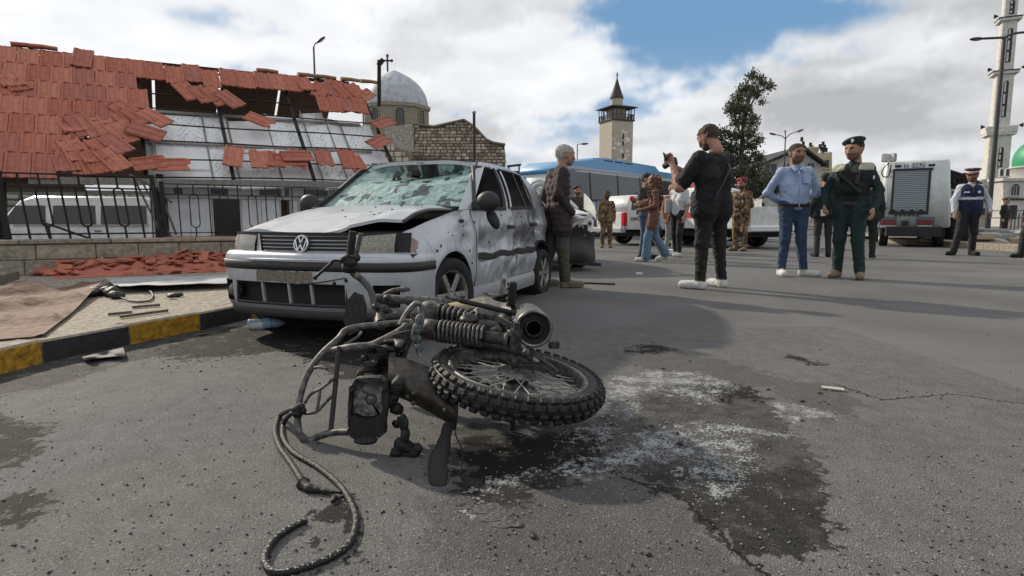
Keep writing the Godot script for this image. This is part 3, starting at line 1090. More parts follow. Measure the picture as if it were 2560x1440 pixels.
# ---------- rubble and sheets on the pavement ----------
func build_rubble(base: Vector3) -> void:
	var r := RandomNumberGenerator.new()
	r.seed = 4
	var mt := [mats["tile_0"], mats["tile_1"], mats["tile_2"], mats["tile_3"]]
	var pile := thing("tile_rubble_heap", "heap of broken red roof tiles along the foot of the low wall", "rubble", Vector3.ZERO)
	var shapes := []
	for k in 5:
		var m := MB.new()
		var o := PackedVector2Array()
		var n := 5 + k % 3
		for j in n:
			var a := TAU * j / n
			o.append(Vector2(cos(a), sin(a) * 0.7) * r.randf_range(0.06, 0.13))
		m.prism(Transform3D(Basis(Vector3.RIGHT, PI / 2), Vector3.ZERO), o, 0.018)
		shapes.append(m.done())
	for k in 260:
		var t := r.randf()
		var u := lerpf(60, 575, sqrt(t)) + r.randf_range(-15, 15)
		var width := sstep(60, 260, u)
		var tt := wall_t(base, u)
		var out := absf(r.randfn(0.0, 0.28)) * width + 0.05
		var p := base + along * tt - inward * out
		var hgt := maxf(0.0, (0.26 - out * 0.45) * width) * r.randf()
		p = on_road(p, 0.145 + hgt)
		var o := obj("tile_fragment", shapes[r.randi() % 5], mt[r.randi() % 4], pile)
		o.transform = Transform3D(Basis(Vector3(r.randf_range(-1, 1), 0.2, r.randf_range(-1, 1)).normalized(), r.randf_range(-0.7, 0.7)).rotated(Vector3.UP, r.randf() * TAU).scaled(Vector3.ONE * r.randf_range(0.6, 1.35)), p)
	obj("rubble_core", MB.new().grid(func(u: float, v: float):
		var tt := lerpf(wall_t(base, 150), wall_t(base, 590), u)
		var p: Vector3 = base + along * tt - inward * (v * 0.75 - 0.02)
		return on_road(p, 0.138 + (0.17 + 0.10 * nz.get_noise_2d(p.x * 160.0, p.z * 160.0)) * (1.0 - v) * sstep(0.0, 0.25, u)), 60, 12), mt[1], pile)
	# fragments fallen on the wall top
	for k in 14:
		var tt := wall_t(base, lerpf(430, 580, k / 13.0))
		var o := obj("tile_fragment", shapes[k % 5], mt[k % 4], pile)
		o.transform = Transform3D(Basis(Vector3.UP, k * 1.7).scaled(Vector3.ONE * r.randf_range(0.4, 0.7)), base + along * tt + inward * r.randf_range(0.06, 0.2) + Vector3(0, 0.44, 0))
	# brown tarpaulin
	var brown := mat("tarpaulin_brown", lin(0.20, 0.115, 0.08), 0.85, 0.0, noise_tex("tarp", 0.02, Color(0.62, 0.6, 0.6), Color(1, 1, 1), FastNoiseLite.TYPE_SIMPLEX_SMOOTH, 5, 512), 1.2, bump_tex("tarpb", 0.02, 6.0), 0.6)
	var c := [gp(-260, 760, 0.15), gp(268, 706, 0.16), gp(110, 838, 0.15), gp(-420, 880, 0.15)]
	var sheet := func(u: float, v: float) -> Vector3:
		var p: Vector3 = c[0].lerp(c[1], u).lerp(c[3].lerp(c[2], u), v)
		var edge := sstep(0.0, 0.06, 1.0 - u)
		var fold := 0.028 * sin(v * 15.0 + u * 3.0) + 0.10 * nz.get_noise_2d(p.x * 30.0, p.z * 60.0)
		var lift := 0.05 * sstep(0.75, 1.0, u) * (0.4 + 0.6 * sin(v * 5.0 + 0.5))
		return on_road(p, 0.16 + maxf(-0.012, fold) * edge + maxf(0.0, lift))
	tag(obj("brown_tarpaulin", MB.new().slab(sheet, 60, 36, Vector3(0, -0.006, 0)), brown), "crumpled brown tarpaulin spread over the pavement by the kerb", "tarpaulin")
	var plank := MB.new()
	plank.bar(gp(-60, 716, 0.18), gp(45, 688, 0.2), 0.09, 0.03, Vector3.UP)
	tag(obj("timber_board", plank, mats["grey_board"]), "brown weathered board lying beside the brown tarpaulin", "board")
	# grey white sheet beside it
	var gs := mat("grey_sheet", lin(0.40, 0.42, 0.45), 0.5, 0.0, texs["faint"], 1.0)
	var g := [gp(262, 700, 0.16), gp(600, 686, 0.16), gp(590, 716, 0.16), gp(300, 728, 0.16)]
	var sheet2 := func(u: float, v: float) -> Vector3:
		var p: Vector3 = g[0].lerp(g[1], u).lerp(g[3].lerp(g[2], u), v)
		return on_road(p, 0.175 + 0.03 * nz.get_noise_2d(p.x * 45.0, p.z * 45.0) + 0.02 * v)
	tag(obj("metal_sheet", MB.new().slab(sheet2, 30, 10, Vector3(0, -0.005, 0)), gs), "pale grey bent sheet lying between the tile heap and the kerb", "sheet")
	var blk := mat("black_plastic", lin(0.012, 0.012, 0.013), 0.6)
	# black folded fabric under the tarpaulin's corner
	var m := MB.new()
	for k in 7:
		var p := gp(225 + k * 11, 742 - 7.0 * sin(k * 0.6), 0.14)
		m.lump(p + Vector3(0, 0.03, 0), Vector3(0.07, 0.035 + 0.01 * (k % 3), 0.06), 0.6, 20.0, nz, 8)
	tag(obj("black_fabric", m, blk), "black crumpled fabric at the corner of the brown tarpaulin", "fabric")
	var cable := curve([gp(330, 718, 0.16), gp(365, 722, 0.16), gp(382, 737, 0.15), gp(372, 752, 0.15), gp(335, 754, 0.15), gp(305, 745, 0.16), gp(285, 735, 0.2)], 8)
	tag(obj("black_cable", MB.new().tube(cable, 0.009, 6), blk), "loop of black cable on the pavement beside the tarpaulin", "cable")
	m = MB.new()
	m.lump(gp(437, 737, 0.155), Vector3(0.075, 0.022, 0.035), 0.5, 30.0, nz, 8)
	m.lump(gp(428, 739, 0.165), Vector3(0.04, 0.02, 0.03), 0.5, 30.0, nz, 8)
	tag(obj("sandal", m, blk), "lone dark sandal lying on the pale pavement", "sandal")
	# cloth strip and sticks by the kerb
	m = MB.new()
	m.slab(func(u: float, v: float): return gp(lerpf(205, 308, u) + 6.0 * v, lerpf(892, 868, u) + 14.0 * v * (0.4 + u), 0.01 + 0.02 * sin(u * 9.0) * sin(v * 3.0) + 0.015), 16, 5, Vector3(0, -0.004, 0))
	tag(obj("cloth_strip", m, mat("grey_cloth", lin(0.22, 0.21, 0.20), 0.9)), "grey rag lying against the black kerb stone", "rag")
	m = MB.new()
	m.tube(curve([gp(495, 838, 0.01), gp(540, 832, 0.012), gp(575, 826, 0.012)], 4), 0.006, 6)
	tag(obj("wire_piece", m, blk), "short dark wire in the gutter by the yellow kerb stone", "wire")
	# loose sticks on the pavement
	for q in [[270, 786, 330, 780, "short wood splinter lying on the pavement above the kerb"], [300, 792, 420, 776, "longest wood splinter on the pavement, nearest the yellow kerb stone"], [330, 768, 400, 762, "thin wood splinter on the pavement between the longest splinter and the cable loop"]]:
		tag(obj("wood_splinter", MB.new().bar(gp(q[0], q[1], 0.15), gp(q[2], q[3], 0.15), 0.02, 0.012), mats["grey_board"]), q[4], "splinter", "wood splinters on the pavement")
	# drinking water bottle
	var bot := thing("water_bottle", "crushed clear plastic bottle lying under the silver hatchback's bumper", "bottle", gp(668, 808, 0.04))
	var clear := mat("bottle_plastic", Color(0.75, 0.85, 0.95, 0.35), 0.1)
	clear.transparency = BaseMaterial3D.TRANSPARENCY_ALPHA
	var bb := Transform3D(Basis(Vector3.UP, 0.25) * Basis(Vector3.FORWARD, PI / 2), Vector3.ZERO)
	obj("body", MB.new().lathe(bb, [Vector2(0.0, -0.14), Vector2(0.036, -0.14), Vector2(0.04, -0.12), Vector2(0.034, -0.06), Vector2(0.041, -0.02), Vector2(0.036, 0.04), Vector2(0.04, 0.07), Vector2(0.016, 0.12), Vector2(0.014, 0.14)], 14), clear, bot)
	obj("label_band", MB.new().lathe(bb, [Vector2(0.0415, -0.03), Vector2(0.0425, 0.0), Vector2(0.0415, 0.02)], 14), mat("bottle_label", lin(0.35, 0.55, 0.75), 0.4), bot)

# ---------- buildings, trees and lamps behind ----------
func arch(w: float, h: float, n := 8) -> PackedVector2Array:   # outline of a round-headed opening, foot at y = 0
	var o := PackedVector2Array([Vector2(w / 2, 0), Vector2(w / 2, h - w / 2)])
	for k in range(1, n):
		var a := PI * k / n
		o.append(Vector2(cos(a) * w / 2, h - w / 2 + sin(a) * w / 2))
	o.append_array(PackedVector2Array([Vector2(-w / 2, h - w / 2), Vector2(-w / 2, 0)]))
	return o

func window(parent: Node, x: Transform3D, w: float, h: float, round_top: bool, wall: Material, bars := 2) -> void:
	# x: foot centre on the wall face, z outwards
	var glass := mat("far_glass", lin(0.025, 0.03, 0.038), 0.15)
	var o := arch(w, h) if round_top else PackedVector2Array([Vector2(w / 2, 0), Vector2(w / 2, h), Vector2(-w / 2, h), Vector2(-w / 2, 0)])
	var win := part("window", parent, x.origin, x.basis)
	obj("pane", MB.new().prism(Transform3D(Basis(), Vector3(0, 0, -0.05)), o, 0.07), glass, win)
	var outer := []
	var inner := []
	for p in o:
		inner.append(Vector3(p.x, p.y, 0.09))
		var q := (p - Vector2(0, h * 0.5)) * 1.0
		q += Vector2(signf(q.x) * 0.10, signf(q.y) * 0.10) if not round_top else q.normalized() * 0.12
		outer.append(Vector3(q.x, q.y + h * 0.5, 0.09))
	obj("frame", MB.new().frame(outer, inner, Vector3(0, 0, -0.13)), wall, win)
	for k in bars:
		var fx := -w / 2 + w * (k + 1) / (bars + 1)
		obj("mullion", MB.new().bx(Vector3(fx, h * 0.45, 0.035), Vector3(0.05, h * 0.9, 0.03)), wall, win)
	obj("sill", MB.new().bx(Vector3(0, -0.10, 0.08), Vector3(w + 0.3, 0.10, 0.22)), wall, win)

func stones(parent: Node, x: Transform3D, o: PackedVector2Array, sw: float, sh: float, ms: Array, seed_: int, depth := 0.12) -> void:
	# irregular coursed stones over the outline o in the plane of x, grouped by tone
	var r := RandomNumberGenerator.new()
	r.seed = seed_
	var lo := Vector2(1e9, 1e9)
	var hi := Vector2(-1e9, -1e9)
	for p in o:
		lo = lo.min(p)
		hi = hi.max(p)
	var mb := []
	for m in ms:
		mb.append(MB.new())
	var y := lo.y
	while y < hi.y:
		var h := sh * r.randf_range(0.8, 1.2)
		var xx := lo.x - r.randf() * sw
		while xx < hi.x:
			var w := sw * r.randf_range(0.6, 1.5)
			var c := Vector2(xx + w / 2, y + h / 2)
			if Geometry2D.is_point_in_polygon(c, o) and Geometry2D.is_point_in_polygon(c + Vector2(0, h * 0.4), o):
				var b: MB = mb[r.randi() % mb.size()]
				b.box(x * Transform3D(Basis(Vector3.BACK, r.randf_range(-0.08, 0.08)), Vector3(c.x, c.y, r.randf_range(-0.03, 0.04))), Vector3(w * r.randf_range(0.78, 0.95), h * r.randf_range(0.7, 0.92), depth), 0.04)
			xx += w
		y += h
	for k in ms.size():
		var o2 := obj("stones", mb[k], ms[k], parent)
		o2.set_meta("kind", "stuff")

func outline(px: Array, d: float, c: Vector3) -> PackedVector2Array:   # photo outline at distance d, relative to c, in the plane facing the road
	var o := PackedVector2Array()
	for q in px:
		var p := at(q[0], q[1], d) - c
		o.append(Vector2(p.x, p.y))
	return o

func build_church() -> void:
	var pale := mat("church_stone", lin(0.40, 0.37, 0.30), 0.9, 0.0, texs["stone"], 0.5)
	var s1 := mat("rubble_light", lin(0.46, 0.42, 0.35), 0.9)
	var s2 := mat("rubble_mid", lin(0.33, 0.28, 0.215), 0.9)
	var s3 := mat("rubble_dark", lin(0.20, 0.165, 0.125), 0.9)
	var joint := mat("rubble_joint", lin(0.10, 0.082, 0.062), 0.95)
	var lead := mat("dome_white", lin(0.52, 0.55, 0.60), 0.55, 0.0, noise_tex("lead", 0.015, Color(0.72, 0.72, 0.73), Color(1, 1, 1), FastNoiseLite.TYPE_SIMPLEX_SMOOTH, 6), 0.3)
	var d := 62.0
	var mid := at(990, 330, d)
	var px := F / d
	var ch := thing("domed_church", "stone church drum with arched windows under a white pointed dome and cross", "church", Vector3(mid.x, 0, -d))
	var R := 82.0 / px
	var y0 := at(990, 345, d).y
	var y1 := at(990, 278, d).y
	var top := at(973, 175, d).y
	var rings := []
	for q in [[0.0, 1.0], [y1, 1.0], [y1, 1.05], [y1 + 0.35, 1.05], [y1 + 0.36, 0.95]]:
		var ring := PackedVector3Array()
		for k in 8:
			var a := TAU * (k + 0.1) / 8.0
			ring.append(Vector3(cos(a) * R * q[1], q[0], sin(a) * R * q[1]))
		rings.append(ring)
	var dm := MB.new().flat()
	dm.loft(rings, true, true)
	obj("drum", dm, pale, ch)
	var prof := []
	for k in 15:
		var t := k / 14.0
		var rr := cos(t * PI / 2) ** 0.85 * R * 0.97
		prof.append(Vector2(rr if k < 14 else 0.0, y1 + 0.3 + (top - y1 - 0.9) * sin(t * PI / 2) ** 1.05 + (0.6 * t ** 6)))
	obj("dome", MB.new().lathe(Transform3D(), prof, 32), lead, ch)
	for k in 8:
		var a := TAU * (k + 0.6) / 8.0
		var n := Vector3(cos(a), 0, sin(a))
		if n.z > -0.2:
			window(ch, looking(n * R * cos(PI / 8) + Vector3(0, y0 + 0.75, 0), n), 0.85, 1.75, true, pale, 2)
	var iron := mat("cross_iron", lin(0.03, 0.03, 0.035), 0.6)
	var cross := part("cross", ch, Vector3(-17.0 / px, top - 0.1, 0))
	obj("upright", MB.new().bx(Vector3(0, 0.7, 0), Vector3(0.16, 1.5, 0.14)), iron, cross)
	obj("crossbar", MB.new().bx(Vector3(0, 1.0, 0), Vector3(0.8, 0.16, 0.12)), iron, cross)
	for p in [Vector3(-0.42, 1.0, 0), Vector3(0.42, 1.0, 0), Vector3(0, 1.48, 0)]:
		obj("trefoil", MB.new().lump(p, Vector3(0.16, 0.16, 0.08), 0.0, 1.0, null, 5), iron, cross)
	# stone hall with the gable, nearer
	d = 50.0
	var c := at(1120, 420, d)
	var hall := thing("gabled_stone_hall", "rough stone hall with a curved gable beside a tall flue pipe", "building", Vector3(c.x, 0, -d))
	c = Vector3(c.x, 0, -d)
	var o := outline([[1035, 311], [1085, 318], [1160, 301], [1185, 318], [1215, 350], [1232, 358], [1261, 363], [1261, 560], [1035, 560]], d, c)
	var om := MB.new().prism(Transform3D(Basis(), Vector3(0, 0, -9.0)), o, 8.93)
	obj("wall", om, joint, hall)
	stones(hall, Transform3D(Basis(), Vector3(0, 0, -0.07)), o, 0.36, 0.24, [s1, s2, s3, s2], 3)
	var cap := [[1033, 309], [1085, 316], [1160, 299], [1186, 316], [1216, 348], [1233, 356], [1263, 361]]
	for k in cap.size() - 1:
		obj("coping", MB.new().bar(at(cap[k][0], cap[k][1], d) - c + Vector3(0, 0, -0.2), at(cap[k + 1][0], cap[k + 1][1], d) - c + Vector3(0, 0, -0.2), 0.14, 0.7), s3, hall)
	var o2 := outline([[962, 318], [1034, 308], [1034, 560], [962, 560]], d, c)
	obj("plain_wall", MB.new().prism(Transform3D(Basis(), Vector3(0, 0, -8.0)), o2, 7.9), mat("lime_plaster", lin(0.52, 0.50, 0.46), 0.9, 0.0, texs["stone"], 0.4), hall)
	obj("roof", MB.new().prism(Transform3D(Basis(), Vector3(0, 0, -9.3)), outline([[1085, 319], [1160, 303], [1186, 320], [1186, 326], [1085, 326]], d, c), 8.8), s3, hall)
	# lower rubble walls in front
	d = 36.0
	var c3 := at(1100, 500, d)
	c3 = Vector3(c3.x, 0, -d)
	var low := thing("rubble_stone_wall", "broken dark rubble wall in front of the gabled stone hall", "wall", c3)
	var o3 := outline([[1020, 380], [1050, 378], [1110, 396], [1200, 405], [1262, 425], [1262, 575], [1020, 575]], d, c3)
	obj("wall_core", MB.new().prism(Transform3D(Basis(), Vector3(0, 0, -0.8)), o3, 0.74), joint, low)
	stones(low, Transform3D(Basis(), Vector3(0, 0, -0.06)), o3, 0.30, 0.2, [s3, s3, s2, joint], 8, 0.16)
	var c4 := at(995, 500, 34.0)
	c4 = Vector3(c4.x, 0, -34.0)
	var bw := thing("block_stone_wall", "pale squared stone wall end beside the kiosk's broken roof edge", "wall", c4)
	var o4 := outline([[940, 366], [985, 366], [1022, 378], [1022, 575], [940, 575]], 34.0, c4)
	obj("wall_core", MB.new().prism(Transform3D(Basis(), Vector3(0, 0, -0.8)), o4, 0.72), s3, bw)
	stones(bw, Transform3D(Basis(), Vector3(0, 0, -0.06)), o4, 0.34, 0.27, [s1, s1, s2], 12, 0.14)
	var f0 := at(1187, 560, 40.0)
	var flue := thing("flue_pipe", "tall dark rusty flue pipe standing before the stone hall", "pipe", Vector3(f0.x, 0, -40.0))
	var ft := at(1187, 284, 40.0).y
	obj("pipe", MB.new().tube([Vector3(0, 0, 0), Vector3(0, ft, 0)], 0.095, 10), mat("rust_pipe", lin(0.035, 0.02, 0.018), 0.8), flue)
	obj("cowl", MB.new().lathe(Transform3D(Basis(), Vector3(0, ft, 0)), [Vector2(0.0, 0.2), Vector2(0.14, 0.13), Vector2(0.14, 0.08), Vector2(0.1, 0.0)], 10), mat("zinc", lin(0.3, 0.3, 0.32), 0.5, 0.6), flue)
	# small brown cage on a wall, right of the hall
	var cg := at(1285, 440, 30.0)
	var cage := thing("brown_shelter", "small brown boarded shelter frame rising behind the hatchback", "shelter", Vector3(cg.x, 0, -30.0))
	var ct := at(1285, 414, 30.0).y
	var wood := mat("shelter_wood", lin(0.075, 0.035, 0.022), 0.85)
	for q in [-0.25, 0.25]:
		for z in [-0.25, 0.25]:
			obj("post", MB.new().bx(Vector3(q, ct / 2, z), Vector3(0.07, ct, 0.07)), wood, cage)
	obj("board", MB.new().bx(Vector3(0.0, ct - 0.75, 0.25), Vector3(0.55, 0.95, 0.03)), wood, cage)
	obj("board", MB.new().bx(Vector3(0.25, ct - 0.75, 0.0), Vector3(0.03, 0.95, 0.55)), wood, cage)
	obj("top", MB.new().box(Transform3D(Basis(Vector3.BACK, 0.12), Vector3(0, ct, 0)), Vector3(0.7, 0.05, 0.7)), wood, cage)

func build_minaret() -> void:
	var d := 95.0
	var px := F / d
	var b := at(1537, 500, d)
	var st := mat("tower_stone", lin(0.47, 0.43, 0.36), 0.9, 0.0, noise_tex("tower", 0.08, Color(0.84, 0.83, 0.81), Color(1.0, 1.0, 1.0), FastNoiseLite.TYPE_CELLULAR, 2, 256), 0.35)
	var dark := mat("tower_wood", lin(0.045, 0.037, 0.035), 0.8)
	var m := thing("square_minaret", "old square stone minaret with a wooden gallery and a dark conical cap", "tower", Vector3(b.x, 0, -d), 0.40)
	var w := 59.0 / px
	var h := at(1537, 306, d).y
	obj("shaft", MB.new().bx(Vector3(0, h / 2, 0), Vector3(w, h, w), 0.06), st, m)
	var pale := mat("tower_patch", lin(0.62, 0.58, 0.51), 0.95)
	var r := RandomNumberGenerator.new()
	r.seed = 17
	for k in 46:
		var y := r.randf_range(h - 7.5, h - 0.8)
		var f := r.randf() < 0.7
		var off := r.randf_range(-w * 0.42, w * 0.42)
		var p := Vector3(off, y, w / 2 + 0.002) if f else Vector3(w / 2 + 0.002, y, off)
		obj("bare_patch", MB.new().lump(p, Vector3(r.randf_range(0.15, 0.35), r.randf_range(0.12, 0.3), 0.02) if f else Vector3(0.02, r.randf_range(0.12, 0.3), r.randf_range(0.15, 0.35)), 0.5, 8.0, nz, 6), pale, m)
	for y in [[345, 0.55], [362, 0.45], [392, 0.5]]:
		var yy := at(1530, y[0], d).y
		obj("slit_window", MB.new().bx(Vector3(0.1, yy, w / 2), Vector3(0.36, y[1] * 1.4, 0.1)), dark, m)
		obj("slit_window", MB.new().bx(Vector3(w / 2, yy - 0.8, 0.1), Vector3(0.1, y[1] * 1.3, 0.3)), dark, m)
	# gallery
	var g0 := h
	var g1 := at(1537, 272, d).y
	obj("gallery_floor", MB.new().bx(Vector3(0, g0 + 0.1, 0), Vector3(w + 0.35, 0.2, w + 0.35)), dark, m)
	obj("inner_shaft", MB.new().bx(Vector3(0, (g0 + g1) / 2, 0), Vector3(w * 0.55, g1 - g0, w * 0.55)), st, m)
	for k in 4:
		var q := Basis(Vector3.UP, k * PI / 2)
		for j in 6:
			obj("gallery_post", MB.new().box(Transform3D(q, q * Vector3(lerpf(-1, 1, j / 5.0) * w * 0.52, (g0 + g1) / 2, w * 0.52)), Vector3(0.1, g1 - g0, 0.1)), dark, m)
		obj("railing", MB.new().box(Transform3D(q, q * Vector3(0, g0 + 0.95, w * 0.53)), Vector3(w * 1.06, 0.1, 0.08)), dark, m)
		for j in 14:
			obj("baluster", MB.new().box(Transform3D(q, q * Vector3(lerpf(-1, 1, (j + 0.5) / 14.0) * w * 0.52, g0 + 0.52, w * 0.53)), Vector3(0.09, 0.85, 0.05)), dark, m)
	var roof := []
	for q in [[w * 0.62, g1 - 0.08], [w * 0.62, g1 + 0.05], [w * 0.2, g1 + 0.5]]:
		roof.append(PackedVector3Array([Vector3(-q[0], q[1], -q[0]), Vector3(q[0], q[1], -q[0]), Vector3(q[0], q[1], q[0]), Vector3(-q[0], q[1], q[0])]))
	obj("gallery_roof", MB.new().flat().loft(roof), dark, m)
	var s1 := at(1537, 246, d).y
	var s2 := at(1537, 195, d).y
	obj("lantern", MB.new().lathe(Transform3D(), [Vector2(w * 0.25, g1), Vector2(w * 0.245, s1)], 12), st, m)
	obj("cap", MB.new().lathe(Transform3D(), [Vector2(w * 0.20, s1 - 0.02), Vector2(w * 0.285, s1 - 0.05), Vector2(w * 0.27, s1 + 0.15), Vector2(w * 0.15, (s1 + s2) / 2 - 0.1), Vector2(0.06, s2), Vector2(0.0, s2)], 12), dark, m)
	obj("finial", MB.new().tube([Vector3(0, s2 - 0.1, 0), Vector3(0, s2 + 0.5, 0), Vector3(0, at(1537, 180, d).y, 0)], [0.06, 0.12, 0.03], 6), dark, m)

func lamp_post(called: String, label: String, foot: Vector3, topy: float, arms: Array, thick: float, group := "street lamps") -> void:
	# arms: [dx, rise, head length]
	var m := mat("lamp_steel", lin(0.05, 0.05, 0.052), 0.5, 0.5)
	var o := thing(called, label, "street lamp", foot, 0.0, group)
	var h := topy - foot.y
	obj("base", MB.new().bx(Vector3(0, 0.06, 0), Vector3(thick * 3, 0.12, thick * 3)), m, o)
	obj("pole", MB.new().tube([Vector3.ZERO, Vector3(0, h * 0.5, 0), Vector3(0, h, 0)], [thick, thick * 0.8, thick * 0.6], 10), m, o)
	for a in arms:
		var e := Vector3(a[0], h + a[1], a[2])
		obj("arm", MB.new().tube(curve([Vector3(0, h - 0.03, 0), e * Vector3(0.4, 1, 0.4) + Vector3(0, -a[1] * 0.35, 0), e], 4), thick * 0.45, 6), m, o)
		var d := Vector3(a[0], a[1] * 0.6, a[2]).normalized()
		var bs := looking(Vector3.ZERO, d).basis
		var hd := obj("lamp_head", MB.new().lump(e + d * a[3] * 0.5, Vector3(a[3] * 0.22, a[3] * 0.13, a[3] * 0.55), 0.0, 1.0, null, 8, bs), m, o)
		obj("lens", MB.new().lump(e + d * a[3] * 0.5 - bs.y * a[3] * 0.06, Vector3(a[3] * 0.16, a[3] * 0.11, a[3] * 0.4), 0.0, 1.0, null, 6, bs), mat("lamp_lens", lin(0.35, 0.35, 0.33), 0.3), hd)

func build_lamps() -> void:
	var f := at(800, 560, 26.0)
	lamp_post("street_lamp", "slim street lamp with one short arm rising behind the wrecked kiosk roof", on_road(f), at(797, 117, 26.0).y, [[0.14, 0.16, 0.0, 0.42]], 0.06)
	f = at(1441, 560, 85.0)
	lamp_post("street_lamp", "small distant street lamp standing above the blue bus", on_road(f), at(1441, 361, 85.0).y, [[0.5, 0.05, 0.0, 1.0]], 0.11)
	f = at(1953, 560, 48.0)
	lamp_post("street_lamp", "street lamp with two spread arms before the gabled house", on_road(f), at(1953, 346, 48.0).y, [[-0.75, 0.28, 0.0, 0.55], [0.85, 0.5, 0.0, 0.55], [-0.05, 0.35, 0.05, 0.3]], 0.075)
	f = at(2466, 600, 22.0)
	lamp_post("street_lamp", "tall dark street lamp with two long arms before the white minaret", on_road(f), at(2524, 92, 22.0).y, [[-0.75, -0.06, 0.0, 0.45], [0.75, 0.16, 0.0, 0.45]], 0.095)

# ---------- trees ----------
func tree(called: String, label: String, foot: Vector3, limbs: Array, clumps: Array, leaf: float, per: int, ms: Array, seed_: int) -> void:
	var r := RandomNumberGenerator.new()
	r.seed = seed_
	var o := thing(called, label, "tree", foot)
	var bark := mat("bark", lin(0.06, 0.045, 0.035), 0.95)
	var tm := MB.new()
	for l in limbs:
		tm.tube(curve(l[0], 4), l[1] if l[1] is float else l[1][0], 6)
	obj("trunk", tm, bark, o)
	var mbs := []
	for m in ms:
		mbs.append(MB.new().flat())
	for c in clumps:
		var n := int(per * c[1].x * c[1].y * 6.0)
		for k in n:
			var d := Vector3(r.randfn(), r.randfn(), r.randfn()).normalized() * pow(r.randf(), 0.4)
			var p: Vector3 = c[0] + d * c[1]
			# small tufts of leaves
			var t := r.randi() % ms.size()
			var mb: MB = mbs[t]
			for j in 5:
				var a := Vector3(r.randfn(), r.randfn() - 0.3, r.randfn()).normalized()
				var b := a.cross(Vector3(r.randfn(), r.randfn(), r.randfn())).normalized()
				var q := p + Vector3(r.randfn(), r.randfn(), r.randfn()) * leaf * 0.8
				var s := leaf * r.randf_range(0.6, 1.2)
				mb.tri(q - b * s * 0.28, q + a * s, q + b * s * 0.28)
				mb.tri(q - b * s * 0.28, q - a * s * 0.5, q + b * s * 0.28)
	for k in ms.size():
		obj("crown", mbs[k], ms[k], o)

func leaf_mat(key: String, c: Color) -> StandardMaterial3D:
	var m := mat(key, c, 0.7)
	m.backlight_enabled = true
	m.backlight = Color(0.10, 0.13, 0.05)
	return m

func build_trees() -> void:
	var g1 := leaf_mat("leaf_dark", lin(0.040, 0.050, 0.028))
	var g2 := leaf_mat("leaf_mid", lin(0.062, 0.076, 0.042))
	var g3 := leaf_mat("leaf_warm", lin(0.090, 0.095, 0.055))
	var d := 36.0
	var f := on_road(at(1850, 560, d))
	var P := func(u: float, v: float, dz := 0.0) -> Vector3:
		return at(u, v, d + dz) - f
	var px := F / d
	var cl := []
	for q in [[1880, 190, 16, 16], [1900, 205, 20, 14], [1925, 212, 14, 14], [1888, 235, 22, 14], [1862, 222, 20, 18], [1845, 248, 22, 20], [1830, 270, 22, 20], [1858, 275, 26, 20], [1880, 300, 24, 18], [1840, 302, 22, 16], [1870, 330, 26, 18], [1835, 340, 26, 18], [1808, 330, 18, 14], [1795, 355, 18, 14], [1825, 372, 32, 20], [1870, 365, 28, 20], [1895, 350, 16, 14], [1850, 400, 40, 24], [1890, 395, 24, 20], [1805, 405, 28, 24], [1790, 385, 16, 14], [1840, 435, 44, 24], [1885, 435, 28, 24], [1800, 450, 40, 26], [1850, 470, 50, 26], [1760, 470, 40, 24], [1910, 455, 20, 18], [1905, 255, 10, 8]]:
		cl.append([P.call(q[0], q[1], rng.randf_range(-0.8, 0.8)), Vector3(q[2], q[3], q[2]) / px * 0.80])
	var limbs := [[[Vector3.ZERO, P.call(1852, 440), P.call(1855, 360), P.call(1862, 290), P.call(1880, 215)], [0.13]], [[P.call(1856, 350), P.call(1840, 300), P.call(1835, 265)], [0.06]], [[P.call(1860, 300), P.call(1890, 240), P.call(1920, 215)], [0.05]], [[P.call(1853, 400), P.call(1820, 360), P.call(1800, 345)], [0.06]], [[P.call(1853, 420), P.call(1885, 380)], [0.06]]]
	tree("eucalyptus_tree", "tall ragged evergreen tree rising behind the man in black", f, limbs, cl, 0.15, 82, [g1, g2, g3], 5)
	# lower trees and bushes behind the vehicles
	for q in [[1905, 470, 42.0, 30, 40, "round dark bush between the tall tree and the gabled house"], [1720, 480, 40.0, 40, 40, "dark tree crown half hidden behind the blue bus and the man in black"], [1985, 478, 45.0, 26, 30, "small dark bush under the gabled house eaves"]]:
		d = q[2]
		px = F / d
		f = on_road(at(q[0], 560, d))
		cl = []
		for k in 7:
			cl.append([at(q[0] + rng.randf_range(-1, 1) * q[3], q[1] + rng.randf_range(-0.7, 1.2) * q[4], d + rng.randf_range(-0.7, 0.7)) - f, Vector3(q[3], q[4] * 0.6, q[3]) * 0.75 / px])
		tree("bushy_tree", q[5], f, [[[Vector3.ZERO, Vector3(0.1, 1.0, 0), Vector3(0, 2.0, 0)], [0.09]]], cl, 0.15, 120, [g1, g2], 9 + int(q[0]))

